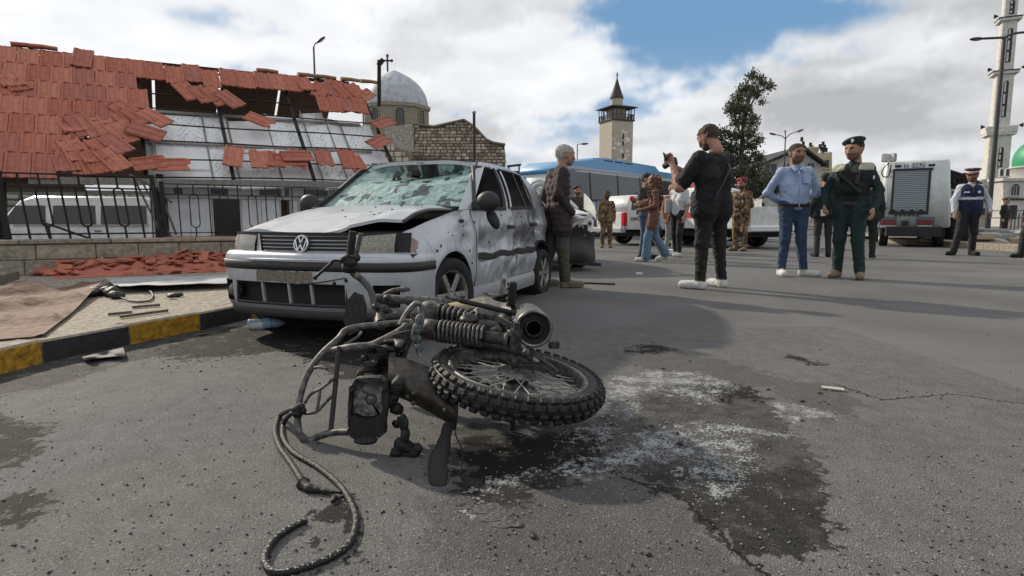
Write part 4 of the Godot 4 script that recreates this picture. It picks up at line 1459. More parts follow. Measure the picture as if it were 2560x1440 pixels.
# ---------- houses on the right ----------
func build_houses() -> void:
	var white := mat("house_white", lin(0.50, 0.50, 0.50), 0.85, 0.0, texs["faint"], 0.3)
	var dark := mat("house_dark", lin(0.03, 0.028, 0.03), 0.8)
	var d := 52.0
	var c := at(1985, 560, d)
	c = on_road(c)
	var h := thing("gabled_house", "white two-storey house with dark gabled eaves behind the man in the blue shirt", "house", c)
	var o := outline([[1905, 412], [1950, 396], [2000, 375], [2052, 412], [2052, 560], [1905, 560]], d, c)
	obj("wall", MB.new().prism(Transform3D(Basis(), Vector3(0, 0, -6.0)), o, 6.0), white, h)
	for q in [[1898, 412, 2000, 368], [2000, 368, 2062, 415]]:
		obj("roof", MB.new().bar(at(q[0], q[1], d) - c + Vector3(0, 0, -3.0), at(q[2], q[3], d) - c + Vector3(0, 0, -3.0), 7.2, 0.16, Vector3.BACK), dark, h)
	for q in [[1925, 440, 1.0, 1.0], [2025, 432, 0.6, 0.8], [1925, 480, 1.0, 1.0], [2026, 475, 0.7, 1.0], [1975, 440, 0.7, 1.0]]:
		window(h, Transform3D(Basis(), at(q[0], q[1], d) - c), q[2], q[3], false, white, 1)
	obj("balcony", MB.new().bx(at(1990, 466, d) - c + Vector3(0, 0, 0.4), Vector3(3.2, 0.14, 0.8)), dark, h)
	for k in 8:
		obj("baluster", MB.new().bx(at(1950 + k * 11, 458, d) - c + Vector3(0, 0, 0.75), Vector3(0.05, 0.5, 0.05)), dark, h)
	# beige block with tanks and aerials
	d = 70.0
	c = on_road(at(2045, 560, d))
	var t := thing("beige_tower_block", "beige flat-roofed block with rooftop tank and aerials behind the gabled house", "building", c)
	var beige := mat("block_beige", lin(0.50, 0.44, 0.31), 0.9, 0.0, texs["faint"], 0.3)
	obj("wall", MB.new().prism(Transform3D(Basis(), Vector3(0, 0, -5.0)), outline([[2012, 385], [2080, 380], [2080, 560], [2012, 560]], d, c), 5.0), beige, t)
	obj("water_tank", MB.new().lathe(Transform3D(Basis(), at(2042, 384, d) - c + Vector3(0, 0, -1.5)), [Vector2(0, 0.9), Vector2(0.9, 0.85), Vector2(1.0, 0.7), Vector2(0.9, 0.6), Vector2(0.75, 0.0)], 14), beige, t)
	for q in [[2018, 343], [2040, 358], [2072, 355], [2064, 362]]:
		var top := at(q[0], q[1], d) - c + Vector3(0, 0, -1.0)
		var bot := Vector3(top.x, (at(q[0], 384, d) - c).y, top.z)
		obj("aerial_mast", MB.new().tube([bot, top], 0.05, 5), dark, t)
		for k in 3:
			obj("aerial_panel", MB.new().bx(bot.lerp(top, 0.4 + k * 0.27) + Vector3(0.22 - 0.2 * k, 0, 0.1), Vector3(0.3, 0.5, 0.12)), dark, t)
	for k in 3:
		window(t, Transform3D(Basis(), at(2026 + k * 20, 420, d) - c), 0.5, 0.9, false, beige, 0)
	# low houses closing the square
	for q in [[1262, 1330, 498, 60.0, "low pale house behind the blue bus nose", 2], [2090, 2215, 470, 75.0, "long low grey house behind the officer in green", 4], [1640, 1800, 500, 80.0, "low grey house behind the pickups", 4]]:
		d = q[3]
		c = on_road(at((q[0] + q[1]) / 2.0, 560, d))
		var b := thing("low_house", q[4], "house", c)
		obj("wall", MB.new().prism(Transform3D(Basis(), Vector3(0, 0, -6.0)), outline([[q[0], q[2]], [q[1], q[2]], [q[1], 565], [q[0], 565]], d, c), 6.0), white if q[5] == 2 else mat("house_grey", lin(0.30, 0.29, 0.27), 0.9, 0.0, texs["stone"], 0.3), b)
		obj("parapet", MB.new().bx(at((q[0] + q[1]) / 2.0, q[2], d) - c + Vector3(0, 0.05, -3.0), Vector3((q[1] - q[0]) / F * d + 0.3, 0.25, 6.4)), white, b)
		for k in q[5]:
			window(b, Transform3D(Basis(), at(lerpf(q[0], q[1], (k + 0.5) / q[5]), q[2] + 36.0, d) - c), 0.9, 1.1, false, white, 1)

func build_mosque() -> void:
	var white := mat("mosque_white", lin(0.60, 0.59, 0.56), 0.85, 0.0, texs["faint"], 0.3)
	var dark := mat("mosque_dark", lin(0.035, 0.03, 0.035), 0.8)
	var d := 85.0
	var px := F / d
	# slender white minaret; leans with the lens, built upright
	var b := at(2476, 560, d)
	var m := thing("white_minaret", "tall slender white minaret with three balconies and long slit windows", "tower", on_road(b))
	b = on_road(b)
	var w := 44.0 / px
	m.rotation.y = -0.45
	var yb := func(v: float, u: float) -> float:
		return at(u, v, d).y
	var y1: float = yb.call(335, 2497)
	var y2: float = yb.call(183, 2515)
	var y3: float = yb.call(50, 2533)
	var levels := [[0.0, y1, w], [y1, y2, w * 0.78], [y2, y3, w * 0.68], [y3, y3 + 9.0, w * 0.6]]
	for l in levels:
		obj("shaft", MB.new().bx(Vector3(0, (l[0] + l[1]) / 2, 0), Vector3(l[2], l[1] - l[0], l[2]), 0.12), white, m)
	for k in 3:
		var y: float = [y1, y2, y3][k]
		var ww: float = w * [1.32, 1.12, 0.98][k]
		obj("balcony", MB.new().bx(Vector3(0, y - 0.12, 0), Vector3(ww, 0.35, ww)), white, m)
		if k == 0:
			obj("balcony_wall", MB.new().bx(Vector3(0, y + 0.45, 0), Vector3(ww * 1.04, 0.9, ww * 1.04)), white, m)
		else:
			obj("balcony_rim", MB.new().bx(Vector3(0, y + 0.12, 0), Vector3(ww * 1.05, 0.14, ww * 1.05)), dark, m)
		for s in [-1, 1]:
			obj("loudspeaker", MB.new().lathe(Transform3D(Basis(Vector3.BACK, s * PI / 2.0), Vector3(s * ww * 0.56, y + 0.9 if k == 0 else y + 0.4, ww * 0.4)), [Vector2(0.06, 0.0), Vector2(0.12, -0.1), Vector2(0.3, -0.45)], 8), dark, m)
	for q in [[370, 420, 0], [352, 322, 1], [296, 205, 1], [160, 75, 2], [40, 5, 3]]:
		var ya: float = yb.call(maxf(q[0], q[1]), 2500)
		var yc: float = yb.call(minf(q[0], q[1]), 2500)
		var hw: float = levels[q[2]][2] / 2
		var win := part("slit_window", m, Vector3(hw * 0.15, ya, hw))
		obj("pane", MB.new().prism(Transform3D(Basis(), Vector3(0, 0, -0.05)), arch(0.55, yc - ya), 0.09), dark, win)
		for k in 3:
			obj("screen", MB.new().bx(Vector3(-0.1, (yc - ya) * (k + 0.5) / 3.0, 0.06), Vector3(0.2, (yc - ya) / 3.0 - 0.3, 0.05)), white, win)
	# mosque with green dome
	d = 72.0
	px = F / d
	var c := on_road(at(2590, 560, d))
	var q2 := thing("green_domed_mosque", "white mosque block with arched windows under a green dome", "mosque", c)
	obj("wall", MB.new().prism(Transform3D(Basis(), Vector3(0, 0, -2.0)), outline([[2508, 452], [2700, 452], [2700, 570], [2508, 570]], d, c), 2.0), white, q2)
	obj("cornice", MB.new().bx(at(2604, 449, d) - c + Vector3(0, 0, -0.9), Vector3(9.6, 0.35, 2.4)), white, q2)
	obj("cornice", MB.new().bx(at(2604, 498, d) - c + Vector3(0, 0, 0.06), Vector3(9.3, 0.2, 0.25)), dark, q2)
	obj("drum", MB.new().lathe(Transform3D(Basis(), Vector3(4.6, 0, -4.5)), [Vector2(3.7, at(2590, 452, d).y), Vector2(3.7, at(2590, 412, d).y), Vector2(3.9, at(2590, 411, d).y), Vector2(3.9, at(2590, 408, d).y), Vector2(3.3, at(2590, 407, d).y)], 20), white, q2)
	var prof := []
	var y0 := at(2590, 410, d).y
	for k in 13:
		var t := k / 12.0
		prof.append(Vector2(cos(t * PI / 2) * 3.4 * (1.0 + 0.12 * sin(t * PI)), y0 + 4.0 * sin(t * PI / 2)))
	obj("dome", MB.new().lathe(Transform3D(Basis(), Vector3(4.6, 0, -4.5)), prof, 28), mat("dome_green", lin(0.01, 0.23, 0.10), 0.5), q2)
	for u in [2523, 2538]:
		window(q2, Transform3D(Basis(), at(u, 438, d) - c + Vector3(0, 0, -1.2 - 0.0)), 0.4, 0.8, true, white, 0)
	window(q2, Transform3D(Basis(), at(2536, 489, d) - c), 1.0, 1.4, true, white, 2)
	obj("door", MB.new().bx(at(2532, 530, d) - c + Vector3(0, 0, 0.03), Vector3(0.9, 1.6, 0.08)), dark, q2)
	# arcaded white wing further left
	d = 80.0
	c = on_road(at(2420, 560, d))
	var wing := thing("white_arcade_wing", "white two-storey wing with rows of narrow arched windows left of the minaret", "building", c, 0.0)
	obj("wall", MB.new().prism(Transform3D(Basis(), Vector3(0, 0, -2.0)), outline([[2366, 470], [2376, 468], [2470, 446], [2506, 446], [2506, 572], [2366, 572]], d, c), 2.0), white, wing)
	obj("cornice", MB.new().bar(at(2366, 472, d) - c + Vector3(0, 0, 0.1), at(2470, 448, d) - c + Vector3(0, 0, 0.1), 0.3, 0.3), white, wing)
	obj("string_course", MB.new().bar(at(2366, 504, d) - c + Vector3(0, 0, 0.1), at(2470, 500, d) - c + Vector3(0, 0, 0.1), 0.18, 0.2), dark, wing)
	for k in 7:
		for row in 2:
			window(wing, Transform3D(Basis(), at(2380 + k * 13, [496, 540][row] - k * [1.2, 0.2][row], d) - c), 0.36, 1.0, true, white, 0)
	for k in 4:
		obj("roof_window", MB.new().bx(at(2382 + k * 14, 466 - k * 3.2, d) - c + Vector3(0, 0, 0.05), Vector3(0.5, 0.4, 0.08)), dark, wing)
	# railing and dark garden wall before the mosque
	d = 40.0
	c = on_road(at(2560, 560, d))
	var rail := thing("iron_railing", "dark iron railing before the white mosque", "railing", c)
	for v in [527.0, 545.0]:
		obj("rail", MB.new().bx(at(2560, v, d) - c, Vector3(4.5, 0.05, 0.05)), dark, rail)
	for k in 16:
		var p := at(2502 + k * 9, 545, d) - c
		obj("bar", MB.new().bx(Vector3(p.x, 0.6, 0), Vector3(0.05, 1.25, 0.05)), dark, rail)

# ---------- ruin, kerb and debris on the right ----------
func build_right() -> void:
	var conc: Material = mats["concrete"]
	var burnt := mat("burnt_wood", lin(0.02, 0.018, 0.018), 0.9, 0.0, texs["rust"], 2.0)
	var k := Node3D.new()
	k.name = numbered("kerb")
	k.set_meta("kind", "structure")
	add_child(k)
	var a := gp(2200, 606)
	var b := gp(2700, 640)
	for j in 14:
		var p := a.lerp(b, j / 14.0)
		var q := a.lerp(b, (j + 1) / 14.0)
		var s := obj("kerb_stone", MB.new().bar(p + Vector3(0, 0.08, 0), q + Vector3(0, 0.08, 0), 0.18, 0.15), conc, k)
		obj("paint", MB.new().bar(p + Vector3(0, 0.075, 0.078), q + Vector3(0, 0.075, 0.078), 0.15, 0.01), mats["kerb_yellow"] if j % 2 else mats["kerb_black"], s)
	var f := func(u: float, v: float) -> Vector3:
		var p := a.lerp(b, u) + Vector3(0.4, 0, -1) * (v * 14.0 + 0.1)
		return on_road(p, 0.15)
	struct("pavement", MB.new().grid(f, 12, 6), conc)
	var r := RandomNumberGenerator.new()
	r.seed = 66
	var tones := [mat("debris_pale", lin(0.42, 0.38, 0.31), 0.9), mat("debris_tan", lin(0.38, 0.28, 0.19), 0.9), mat("debris_grey", lin(0.24, 0.24, 0.24), 0.9)]
	var heap := thing("concrete_rubble", "pale broken slabs and blocks strewn on the far pavement behind the peaked-cap policeman", "rubble", Vector3.ZERO)
	for j in 60:
		var p := gp(r.randf_range(2330, 2620), r.randf_range(592, 604), 0.15)
		var s := Vector3(r.randf_range(0.2, 1.0), r.randf_range(0.08, 0.3), r.randf_range(0.2, 0.7))
		obj("slab_piece", MB.new().box(Transform3D(Basis(Vector3(r.randfn(), 0.3, r.randfn()).normalized(), r.randf_range(-0.35, 0.35)).rotated(Vector3.UP, r.randf() * TAU), p + Vector3(0, s.y * 0.3, 0)), s, 0.02), tones[r.randi() % 3], heap)
	# collapsed dark pergola
	var d := 19.5
	var pg := thing("collapsed_canopy", "burnt bent canopy frame hanging beside the white box truck", "frame", Vector3.ZERO)
	for q in [[[2368, 428], [2395, 436], [2430, 450], [2462, 470]], [[2370, 440], [2400, 444], [2425, 458]], [[2404, 446], [2412, 480], [2408, 520]], [[2422, 455], [2418, 500], [2412, 548], [2410, 600]], [[2372, 450], [2384, 460], [2380, 470]], [[2392, 440], [2400, 470], [2418, 500]]]:
		var p := []
		for w in q:
			p.append(at(w[0], w[1], d))
		obj("beam", MB.new().tube(curve(p, 3), 0.075, 6), burnt, pg)
	for j in 12:
		obj("scrap", MB.new().lump(at(r.randf_range(2375, 2450), r.randf_range(435, 475), d), Vector3(0.2, 0.07, 0.1), 0.6, 8.0, nz, 6), burnt, pg)
	var box := thing("charred_cabinet", "charred dark cabinet standing behind the peaked-cap policeman", "cabinet", on_road(at(2388, 600, 19.0)))
	obj("body", MB.new().bx(Vector3(0, 0.42, 0), Vector3(0.62, 0.84, 0.5)), burnt, box)
	obj("lid", MB.new().bx(Vector3(0, 0.86, 0), Vector3(0.68, 0.05, 0.56)), burnt, box)
	for q in [[2476, 598, "grey concrete block lying on the far pavement", 0.9, 0.35]]:
		var p := gp(q[0], q[1], 0.15)
		tag(obj("concrete_block", MB.new().bx(p + Vector3(0, 0.18, 0), Vector3(q[3], q[4], 0.5), 0.03), tones[2]), q[2], "block")
	# burnt tyre mark and twig on the road
	var tw := MB.new().tube(curve([gp(1448, 706, 0.012), gp(1480, 708, 0.014), gp(1538, 710, 0.012)], 4), 0.012, 6)
	tag(obj("steel_rod", tw, mats["black_plastic"]), "thin dark rod lying on the road beside the old man's shoes", "rod")
	tag(obj("paper_scrap", MB.new().bx(gp(1598, 684, 0.02), Vector3(0.09, 0.03, 0.04)), mat("paper", lin(0.7, 0.7, 0.68), 0.8)), "small white wrapper on the road before the walking woman", "litter")
	tag(obj("paper_scrap", MB.new().box(Transform3D(Basis(Vector3.UP, -0.5), gp(2082, 971, 0.008)), Vector3(0.10, 0.008, 0.035)), mat("paper2", lin(0.42, 0.40, 0.36), 0.8)), "flat pale scrap lying right of the scorched patch", "litter")

func build_left_back() -> void:
	# stone wall beyond the minibus, seen under the kiosk roof
	var d := 27.0
	var c := at(200, 500, d)
	c = Vector3(c.x, -0.5, -d)
	var w := thing("field_stone_wall", "long grey field stone wall beyond the white minibus", "wall", c)
	var o := outline([[-300, 470], [100, 474], [420, 478], [760, 470], [760, 600], [-300, 600]], d, c)
	obj("wall_core", MB.new().prism(Transform3D(Basis(), Vector3(0, 0, -0.7)), o, 0.64), mat("field_joint", lin(0.13, 0.125, 0.11), 0.95), w)
	stones(w, Transform3D(Basis(), Vector3(0, 0, -0.05)), o, 0.5, 0.28, [mat("field_a", lin(0.30, 0.29, 0.26), 0.9), mat("field_b", lin(0.22, 0.21, 0.19), 0.9)], 21, 0.16)

# ---------- wheels ----------
func tyre_rim(parent: Node, c: Vector3, side: float, r: float, w: float, spokes: int, steer := 0.0, flat_ := 0.0, called := "wheel") -> void:
	# axle along x, outer face towards side
	var b := Basis(Vector3.UP, steer)
	var wh := part(called, parent, c, b)
	var rub := mat("tyre_rubber", lin(0.018, 0.018, 0.019), 0.85, 0.0, noise_tex("rub", 0.05, Color(0.7, 0.7, 0.7), Color(1, 1, 1)), 3.0)
	var alloy := mat("alloy", lin(0.42, 0.42, 0.42), 0.45, 0.5, texs["stone"], 3.0)
	var ax := Transform3D(Basis(Vector3.BACK, -side * PI / 2), Vector3.ZERO)   # y of the lathe becomes outwards
	var rr := r * 0.655
	var prof := [Vector2(rr, -w * 0.40), Vector2(rr * 1.06, -w * 0.48), Vector2(r * 0.92, -w * 0.5), Vector2(r * 0.985, -w * 0.42), Vector2(r, -w * 0.2), Vector2(r, w * 0.2), Vector2(r * 0.985, w * 0.42), Vector2(r * 0.92, w * 0.5), Vector2(rr * 1.06, w * 0.48), Vector2(rr, w * 0.40)]
	var t := obj("tyre", MB.new().lathe(ax, prof, 36), rub, wh)
	if flat_ > 0.0:
		t.scale = Vector3(1, 1.0 - flat_ * 0.4, 1)
		t.position.y = -flat_ * 0.0
	var rim := obj("rim", MB.new().lathe(ax, [Vector2(rr * 1.02, -w * 0.35), Vector2(rr * 0.93, -w * 0.2), Vector2(rr * 0.93, w * 0.30), Vector2(rr * 0.98, w * 0.43), Vector2(rr * 1.03, w * 0.46)], 32), alloy, wh)
	obj("brake_disc", MB.new().lathe(ax, [Vector2(0.0, w * 0.02), Vector2(rr * 0.7, w * 0.02), Vector2(rr * 0.92, -w * 0.15)], 20), mat("brake_iron", lin(0.04, 0.036, 0.034), 0.7, 0.4), wh)
	for k in spokes:
		var a := TAU * (k + 0.5) / spokes
		var d := Vector3(0, cos(a), sin(a))
		var o := Vector3(side, 0, 0)
		var q := MB.new()
		q.bar(d * rr * 0.12 + o * w * 0.36, d * rr * 0.96 + o * w * 0.38, rr * 0.24, 0.022, o.cross(d).cross(d).cross(d) if false else o.cross(d), 0.006)
		obj("spoke", q, alloy, wh)
	obj("hub_cap", MB.new().lathe(ax, [Vector2(0.0, w * 0.45), Vector2(rr * 0.13, w * 0.45), Vector2(rr * 0.22, w * 0.38), Vector2(rr * 0.24, w * 0.2)], 16), alloy, wh)
	for k in 5:
		var a := TAU * k / 5.0
		obj("bolt", MB.new().lathe(Transform3D(ax.basis, Vector3(side * w * 0.41, cos(a) * rr * 0.17, sin(a) * rr * 0.17)), [Vector2(0, 0.008), Vector2(0.007, 0.008), Vector2(0.008, -0.01)], 6), mats["brake_iron"], wh)

# ---------- silver hatchback ----------
func lut(t: Array, x: float) -> float:   # smooth table
	if x <= t[0][0]:
		return t[0][1]
	for k in t.size() - 1:
		if x <= t[k + 1][0]:
			var u: float = (x - t[k][0]) / (t[k + 1][0] - t[k][0])
			var a: float = t[maxi(k - 1, 0)][1]
			var b: float = t[mini(k + 2, t.size() - 1)][1]
			return cubic_interpolate(t[k][1], t[k + 1][1], a, b, u)
	return t[t.size() - 1][1]

const HW := [[0.10, 0.70], [0.25, 0.755], [0.45, 0.79], [0.75, 0.812], [1.2, 0.818], [2.2, 0.822], [3.0, 0.812], [3.3, 0.795], [3.55, 0.75], [3.72, 0.68]]
const BELT := [[0.20, 0.735], [0.35, 0.775], [0.6, 0.835], [0.85, 0.885], [1.1, 0.925], [1.3, 0.94], [2.2, 0.955], [3.0, 0.985], [3.3, 1.0], [3.6, 1.0], [3.72, 0.98]]

func polo_side(zb: float, v: float, s: float) -> Vector3:
	var hw := lut(HW, zb)
	var yt := lut(BELT, zb)
	var yb := 0.20
	for c in [0.76, 3.16]:
		var dz: float = zb - c
		var R := 0.335
		if absf(dz) < R:
			yb = maxf(yb, 0.285 + sqrt(R * R - dz * dz))
	var y := lerpf(yb, yt, v)
	var k := (y - 0.20) / (yt - 0.20)
	var x := hw - 0.035 * sstep(0.35, 0.0, k) - 0.055 * sstep(0.72, 1.0, k)
	# upper fender rolls over towards the bonnet
	if zb < 1.15:
		x -= 0.07 * pow(sstep(0.75, 1.0, k), 2.0)
	# flared lips round the wheels
	for c in [0.76, 3.16]:
		var q: float = Vector2(zb - c, y - 0.285).length()
		x += 0.016 * sstep(0.43, 0.345, q)
	# dents of the blast on the left side
	if s > 0 and zb > 1.0:
		var n := nz.get_noise_2d(zb * 110.0, y * 150.0)
		var n2 := nz.get_noise_2d(zb * 40.0 + 77.0, y * 70.0)
		var m := sstep(1.2, 1.5, zb) * sstep(0.22, 0.36, y) * sstep(0.93, 0.84, y)
		x -= (0.045 * absf(n) + 0.075 * maxf(0.0, n2 + 0.1)) * m
		x -= 0.03 * m * sstep(0.80, 0.70, y) * sstep(0.50, 0.62, y)
		x -= 0.07 * exp(-pow((zb - 1.42) / 0.09, 2.0) - pow((y - 0.62) / 0.10, 2.0))
		x -= 0.05 * exp(-pow((zb - 3.02) / 0.12, 2.0) - pow((y - 0.80) / 0.13, 2.0))
	if s > 0 and zb < 1.2:
		x -= 0.035 * exp(-pow((zb - 1.02) / 0.10, 2.0) - pow((y - 0.70) / 0.07, 2.0)) + 0.012 * maxf(0.0, nz.get_noise_2d(zb * 90.0, y * 90.0))
	return Vector3(s * x, y, -zb)

func bonnet(u: float, v: float) -> Vector3:   # u across from right (-) to left (+), v from nose to cowl
	var x := lerpf(-0.66, 0.66, u)
	var zb := lerpf(0.17 + 0.10 * pow(absf(x) / 0.66, 2.2), 1.13 + 0.05 * (1.0 - pow(x / 0.66, 2.0)) * -1.0, v)
	x *= lerpf(1.02, 1.0, v)
	var y := lut([[0.10, 0.72], [0.22, 0.765], [0.4, 0.82], [0.7, 0.895], [1.0, 0.945], [1.2, 0.955]], zb) + 0.02 * (1.0 - pow(x / 0.66, 2.0))
	y += 0.012 * sstep(0.34, 0.42, absf(x)) * (1.0 - v * 0.6) - 0.02 * sstep(0.5, 0.66, absf(x))
	# sprung left side and a fold across
	y += 0.085 * sstep(0.05, 0.66, x) * sstep(1.05, 0.15, v)
	y += 0.018 * exp(-pow((x - 0.33 + 0.16 * v) / 0.05, 2.0)) * sstep(0.95, 0.2, v)
	y += 0.006 * nz.get_noise_2d(x * 60.0, zb * 60.0)
	return Vector3(x, y, -zb)

func bumper_plan(t: float) -> Vector3:   # x, zb and nothing
	var s := signf(t)
	var a := absf(t)
	var x := lut([[0.0, 0.0], [0.4, 0.38], [0.62, 0.62], [0.75, 0.745], [0.85, 0.80], [1.0, 0.815]], a)
	var z := lut([[0.0, 0.0], [0.4, 0.025], [0.62, 0.075], [0.75, 0.15], [0.85, 0.27], [1.0, 0.46]], a)
	return Vector3(s * x, 0, z)

func bumper_at(t: float, y: float, off: float) -> Vector3:
	var p := bumper_plan(t)
	var q := (bumper_plan(minf(t + 0.01, 1.0)) - bumper_plan(maxf(t - 0.01, -1.0))).normalized()
	var n := Vector3(-q.z, 0, q.x) * -1.0
	n = Vector3(q.z, 0, -q.x)
	return Vector3(p.x + n.x * off, y, -(p.z + n.z * off))

func build_polo() -> void:
	var car := thing("silver_hatchback", "silver five-door hatchback with shattered windscreen and dented doors parked by the kerb", "car", Vector3(-1.46, -0.05, -4.03), -0.34)
	car.rotation.x = 0.0
	var paint := vmat("silver_paint", 0.34, noise_tex("dust", 0.02, Color(0.90, 0.89, 0.88), Color(1, 1, 1), FastNoiseLite.TYPE_SIMPLEX_SMOOTH, 6, 512), 1.3)
	paint.metallic = 0.35
	paint.clearcoat_enabled = true
	paint.clearcoat = 0.4
	paint.clearcoat_roughness = 0.15
	var silver := Color(0.47, 0.50, 0.545)
	var black := mat("black_trim", lin(0.016, 0.016, 0.017), 0.55)
	var dark := mat("car_inside", lin(0.022, 0.022, 0.024), 0.85)
	var chrome := mat("chrome", lin(0.62, 0.63, 0.64), 0.22, 0.9)
	var hole := mat("shrapnel_black", lin(0.006, 0.006, 0.006), 0.9)
	# side panels, each its own piece with a gap
	var burn := func(p: Vector3) -> Color:
		var zb := -p.z
		var a := 0.0
		if p.x > 0:
			a = clampf((sstep(2.16, 2.24, zb) * sstep(3.15, 2.9, zb) * sstep(0.56, 0.62, p.y) * sstep(1.05, 0.98, p.y) + nz.get_noise_2d(zb * 90.0, p.y * 90.0) * 0.35), 0.0, 1.0) * sstep(2.14, 2.2, zb) * sstep(3.2, 3.05, zb) * sstep(0.5, 0.6, p.y)
			a = maxf(a, 0.22 * sstep(0.05, 0.35, nz.get_noise_2d(zb * 60.0 + 9.0, p.y * 45.0)) * sstep(1.25, 1.5, zb))
		return silver.lerp(Color(0.07, 0.075, 0.09), a * 0.8)
	var panel := func(z0: float, z1: float, s: float, v0: float, called: String) -> MeshInstance3D:
		var m := MB.new().smooth(1)
		var nu := maxi(6, int((z1 - z0) / 0.03))
		var nv := 16
		var rows := []
		for i in nu + 1:
			var row := []
			for j in nv + 1:
				row.append(polo_side(lerpf(z0, z1, i / float(nu)), lerpf(v0, 1.0, j / float(nv)), s))
			rows.append(row)
		for i in nu:
			for j in nv:
				var q := [rows[i][j], rows[i + 1][j], rows[i + 1][j + 1], rows[i][j + 1]]
				for k in [0, 1, 2, 0, 2, 3]:
					m.st.set_color(burn.call(q[k]))
					m.st.add_vertex(q[k])
		return obj(called, m, paint, car)
	for s in [1.0, -1.0]:
		panel.call(0.46, 1.195, s, 0.0, "front_fender")
		var fd: MeshInstance3D = panel.call(1.205, 2.19, s, 0.13, "front_door")
		var rd: MeshInstance3D = panel.call(2.20, 2.90, s, 0.13, "rear_door")
		panel.call(2.91, 3.72, s, 0.0, "quarter_panel")
		# side moulding, broken and wavy
		for q in [[1.22, 2.18, fd], [2.21, 2.86, rd]]:
			var m := MB.new()
			for k in 14:
				var a := polo_side(lerpf(q[0], q[1], k / 14.0), 0.0, s)
				var b := polo_side(lerpf(q[0], q[1], (k + 1) / 14.0), 0.0, s)
				for p in [0]:
					var ya := 0.545 + 0.03 * sin(k * 0.9) * (1.0 if s > 0 else 0.0) * 0.35
					var yb := 0.545 + 0.03 * sin((k + 1) * 0.9) * (1.0 if s > 0 else 0.0) * 0.35
					m.bar(Vector3(s * (lut(HW, -a.z) - 0.015), ya, a.z), Vector3(s * (lut(HW, -b.z) - 0.015), yb, b.z), 0.055, 0.022, Vector3(1, 0, 0).cross(Vector3(0, 0, 1)), 0.004)
			obj("moulding", m, black, q[2])
			var hp := polo_side(q[1] - 0.10, 0.78, s)
			obj("handle", MB.new().bx(hp + Vector3(s * 0.02, 0, 0), Vector3(0.03, 0.035, 0.15), 0.008), black, q[2])
		# sill
		var sm := MB.new().grid(func(u: float, v: float): return Vector3(s * (lut(HW, lerpf(1.10, 2.84, u)) - 0.028 + 0.012 * sin(v * PI)), lerpf(0.16, 0.315, v), -lerpf(1.10, 2.84, u)), 12, 5)
		sm.col = silver * 0.9
		var sm2 := MB.new()
		sm2.col = silver * 0.85
		sm2.grid(func(u: float, v: float): return Vector3(s * (lut(HW, lerpf(1.10, 2.84, u)) - 0.022 + 0.012 * sin(v * PI)), lerpf(0.16, 0.305, v), -lerpf(1.10, 2.84, u)), 12, 5)
		obj("sill", sm2, paint, car)
		# wheel housings
		for c in [0.76, 3.16]:
			obj("wheel_housing", MB.new().lathe(Transform3D(Basis(Vector3.BACK, -s * PI / 2), Vector3(s * 0.52, 0.285, -c)), [Vector2(0.0, 0.0), Vector2(0.345, 0.0), Vector2(0.345, 0.27)], 24), dark, car)
	tyre_rim(car, Vector3(0.735, 0.285, -0.76), 1.0, 0.288, 0.175, 6, -0.22)
	tyre_rim(car, Vector3(-0.735, 0.285, -0.76), -1.0, 0.288, 0.175, 6, -0.22)
	tyre_rim(car, Vector3(0.735, 0.26, -3.16), 1.0, 0.288, 0.175, 6, 0.0, 0.2)
	tyre_rim(car, Vector3(-0.735, 0.285, -3.16), -1.0, 0.288, 0.175, 6)
	# under the bonnet and floor
	obj("engine_bay", MB.new().bx(Vector3(0, 0.52, -0.66), Vector3(1.24, 0.50, 0.86)), dark, car)
	obj("floor", MB.new().bx(Vector3(0, 0.24, -2.0), Vector3(1.36, 0.06, 3.2)), dark, car)
	var bm := MB.new()
	bm.col = silver
	bm.slab(bonnet, 34, 24, Vector3(0, -0.022, 0))
	var bon := obj("bonnet", bm, paint, car)
	var lip := []
	for k in 19:
		lip.append(bonnet(1.0, k / 18.0) + Vector3(0.004, -0.018, 0))
	obj("bonnet_seal", MB.new().tube(lip, 0.011, 6), black, bon)
	# front bumper: bands swept round the plan
	var band := func(prof: Array, m: Material, c: Color, skip: Callable, called: String) -> MeshInstance3D:
		var mb := MB.new()
		mb.col = c
		mb.smooth(1)
		var n := 72
		for i in n:
			var t0 := lerpf(-1.0, 1.0, i / float(n))
			var t1 := lerpf(-1.0, 1.0, (i + 1) / float(n))
			for j in prof.size() - 1:
				if skip.call((t0 + t1) * 0.5, (prof[j][0] + prof[j + 1][0]) * 0.5):
					continue
				mb.quad(bumper_at(t0, prof[j][0], prof[j][1]), bumper_at(t1, prof[j][0], prof[j][1]), bumper_at(t1, prof[j + 1][0], prof[j + 1][1]), bumper_at(t0, prof[j + 1][0], prof[j + 1][1]))
		return obj(called, mb, m, car)
	var never := func(_t: float, _y: float) -> bool:
		return false
	var intake := func(t: float, y: float) -> bool:
		return y < 0.425 and y > 0.275 and ((t > -0.56 and t < 0.40) or (t < -0.60 and t > -0.72) or (t > 0.56 and t < 0.72))
	var bump: MeshInstance3D = band.call([[0.635, -0.07], [0.628, -0.03], [0.61, -0.008], [0.585, 0.0], [0.57, 0.0]], paint, silver, never, "bumper_cover")
	band.call([[0.508, 0.0], [0.47, 0.002], [0.425, 0.0], [0.35, -0.004], [0.275, -0.008], [0.25, -0.018], [0.235, -0.03]], paint, silver * 0.96, intake, "bumper_cover")
	band.call([[0.572, -0.004], [0.568, 0.010], [0.512, 0.010], [0.507, -0.004]], black, Color.WHITE, never, "bumper_moulding")
	band.call([[0.238, -0.034], [0.22, -0.03], [0.18, -0.045], [0.165, -0.09]], mat("grey_plastic", lin(0.05, 0.05, 0.052), 0.7), Color.WHITE, never, "bumper_lip")
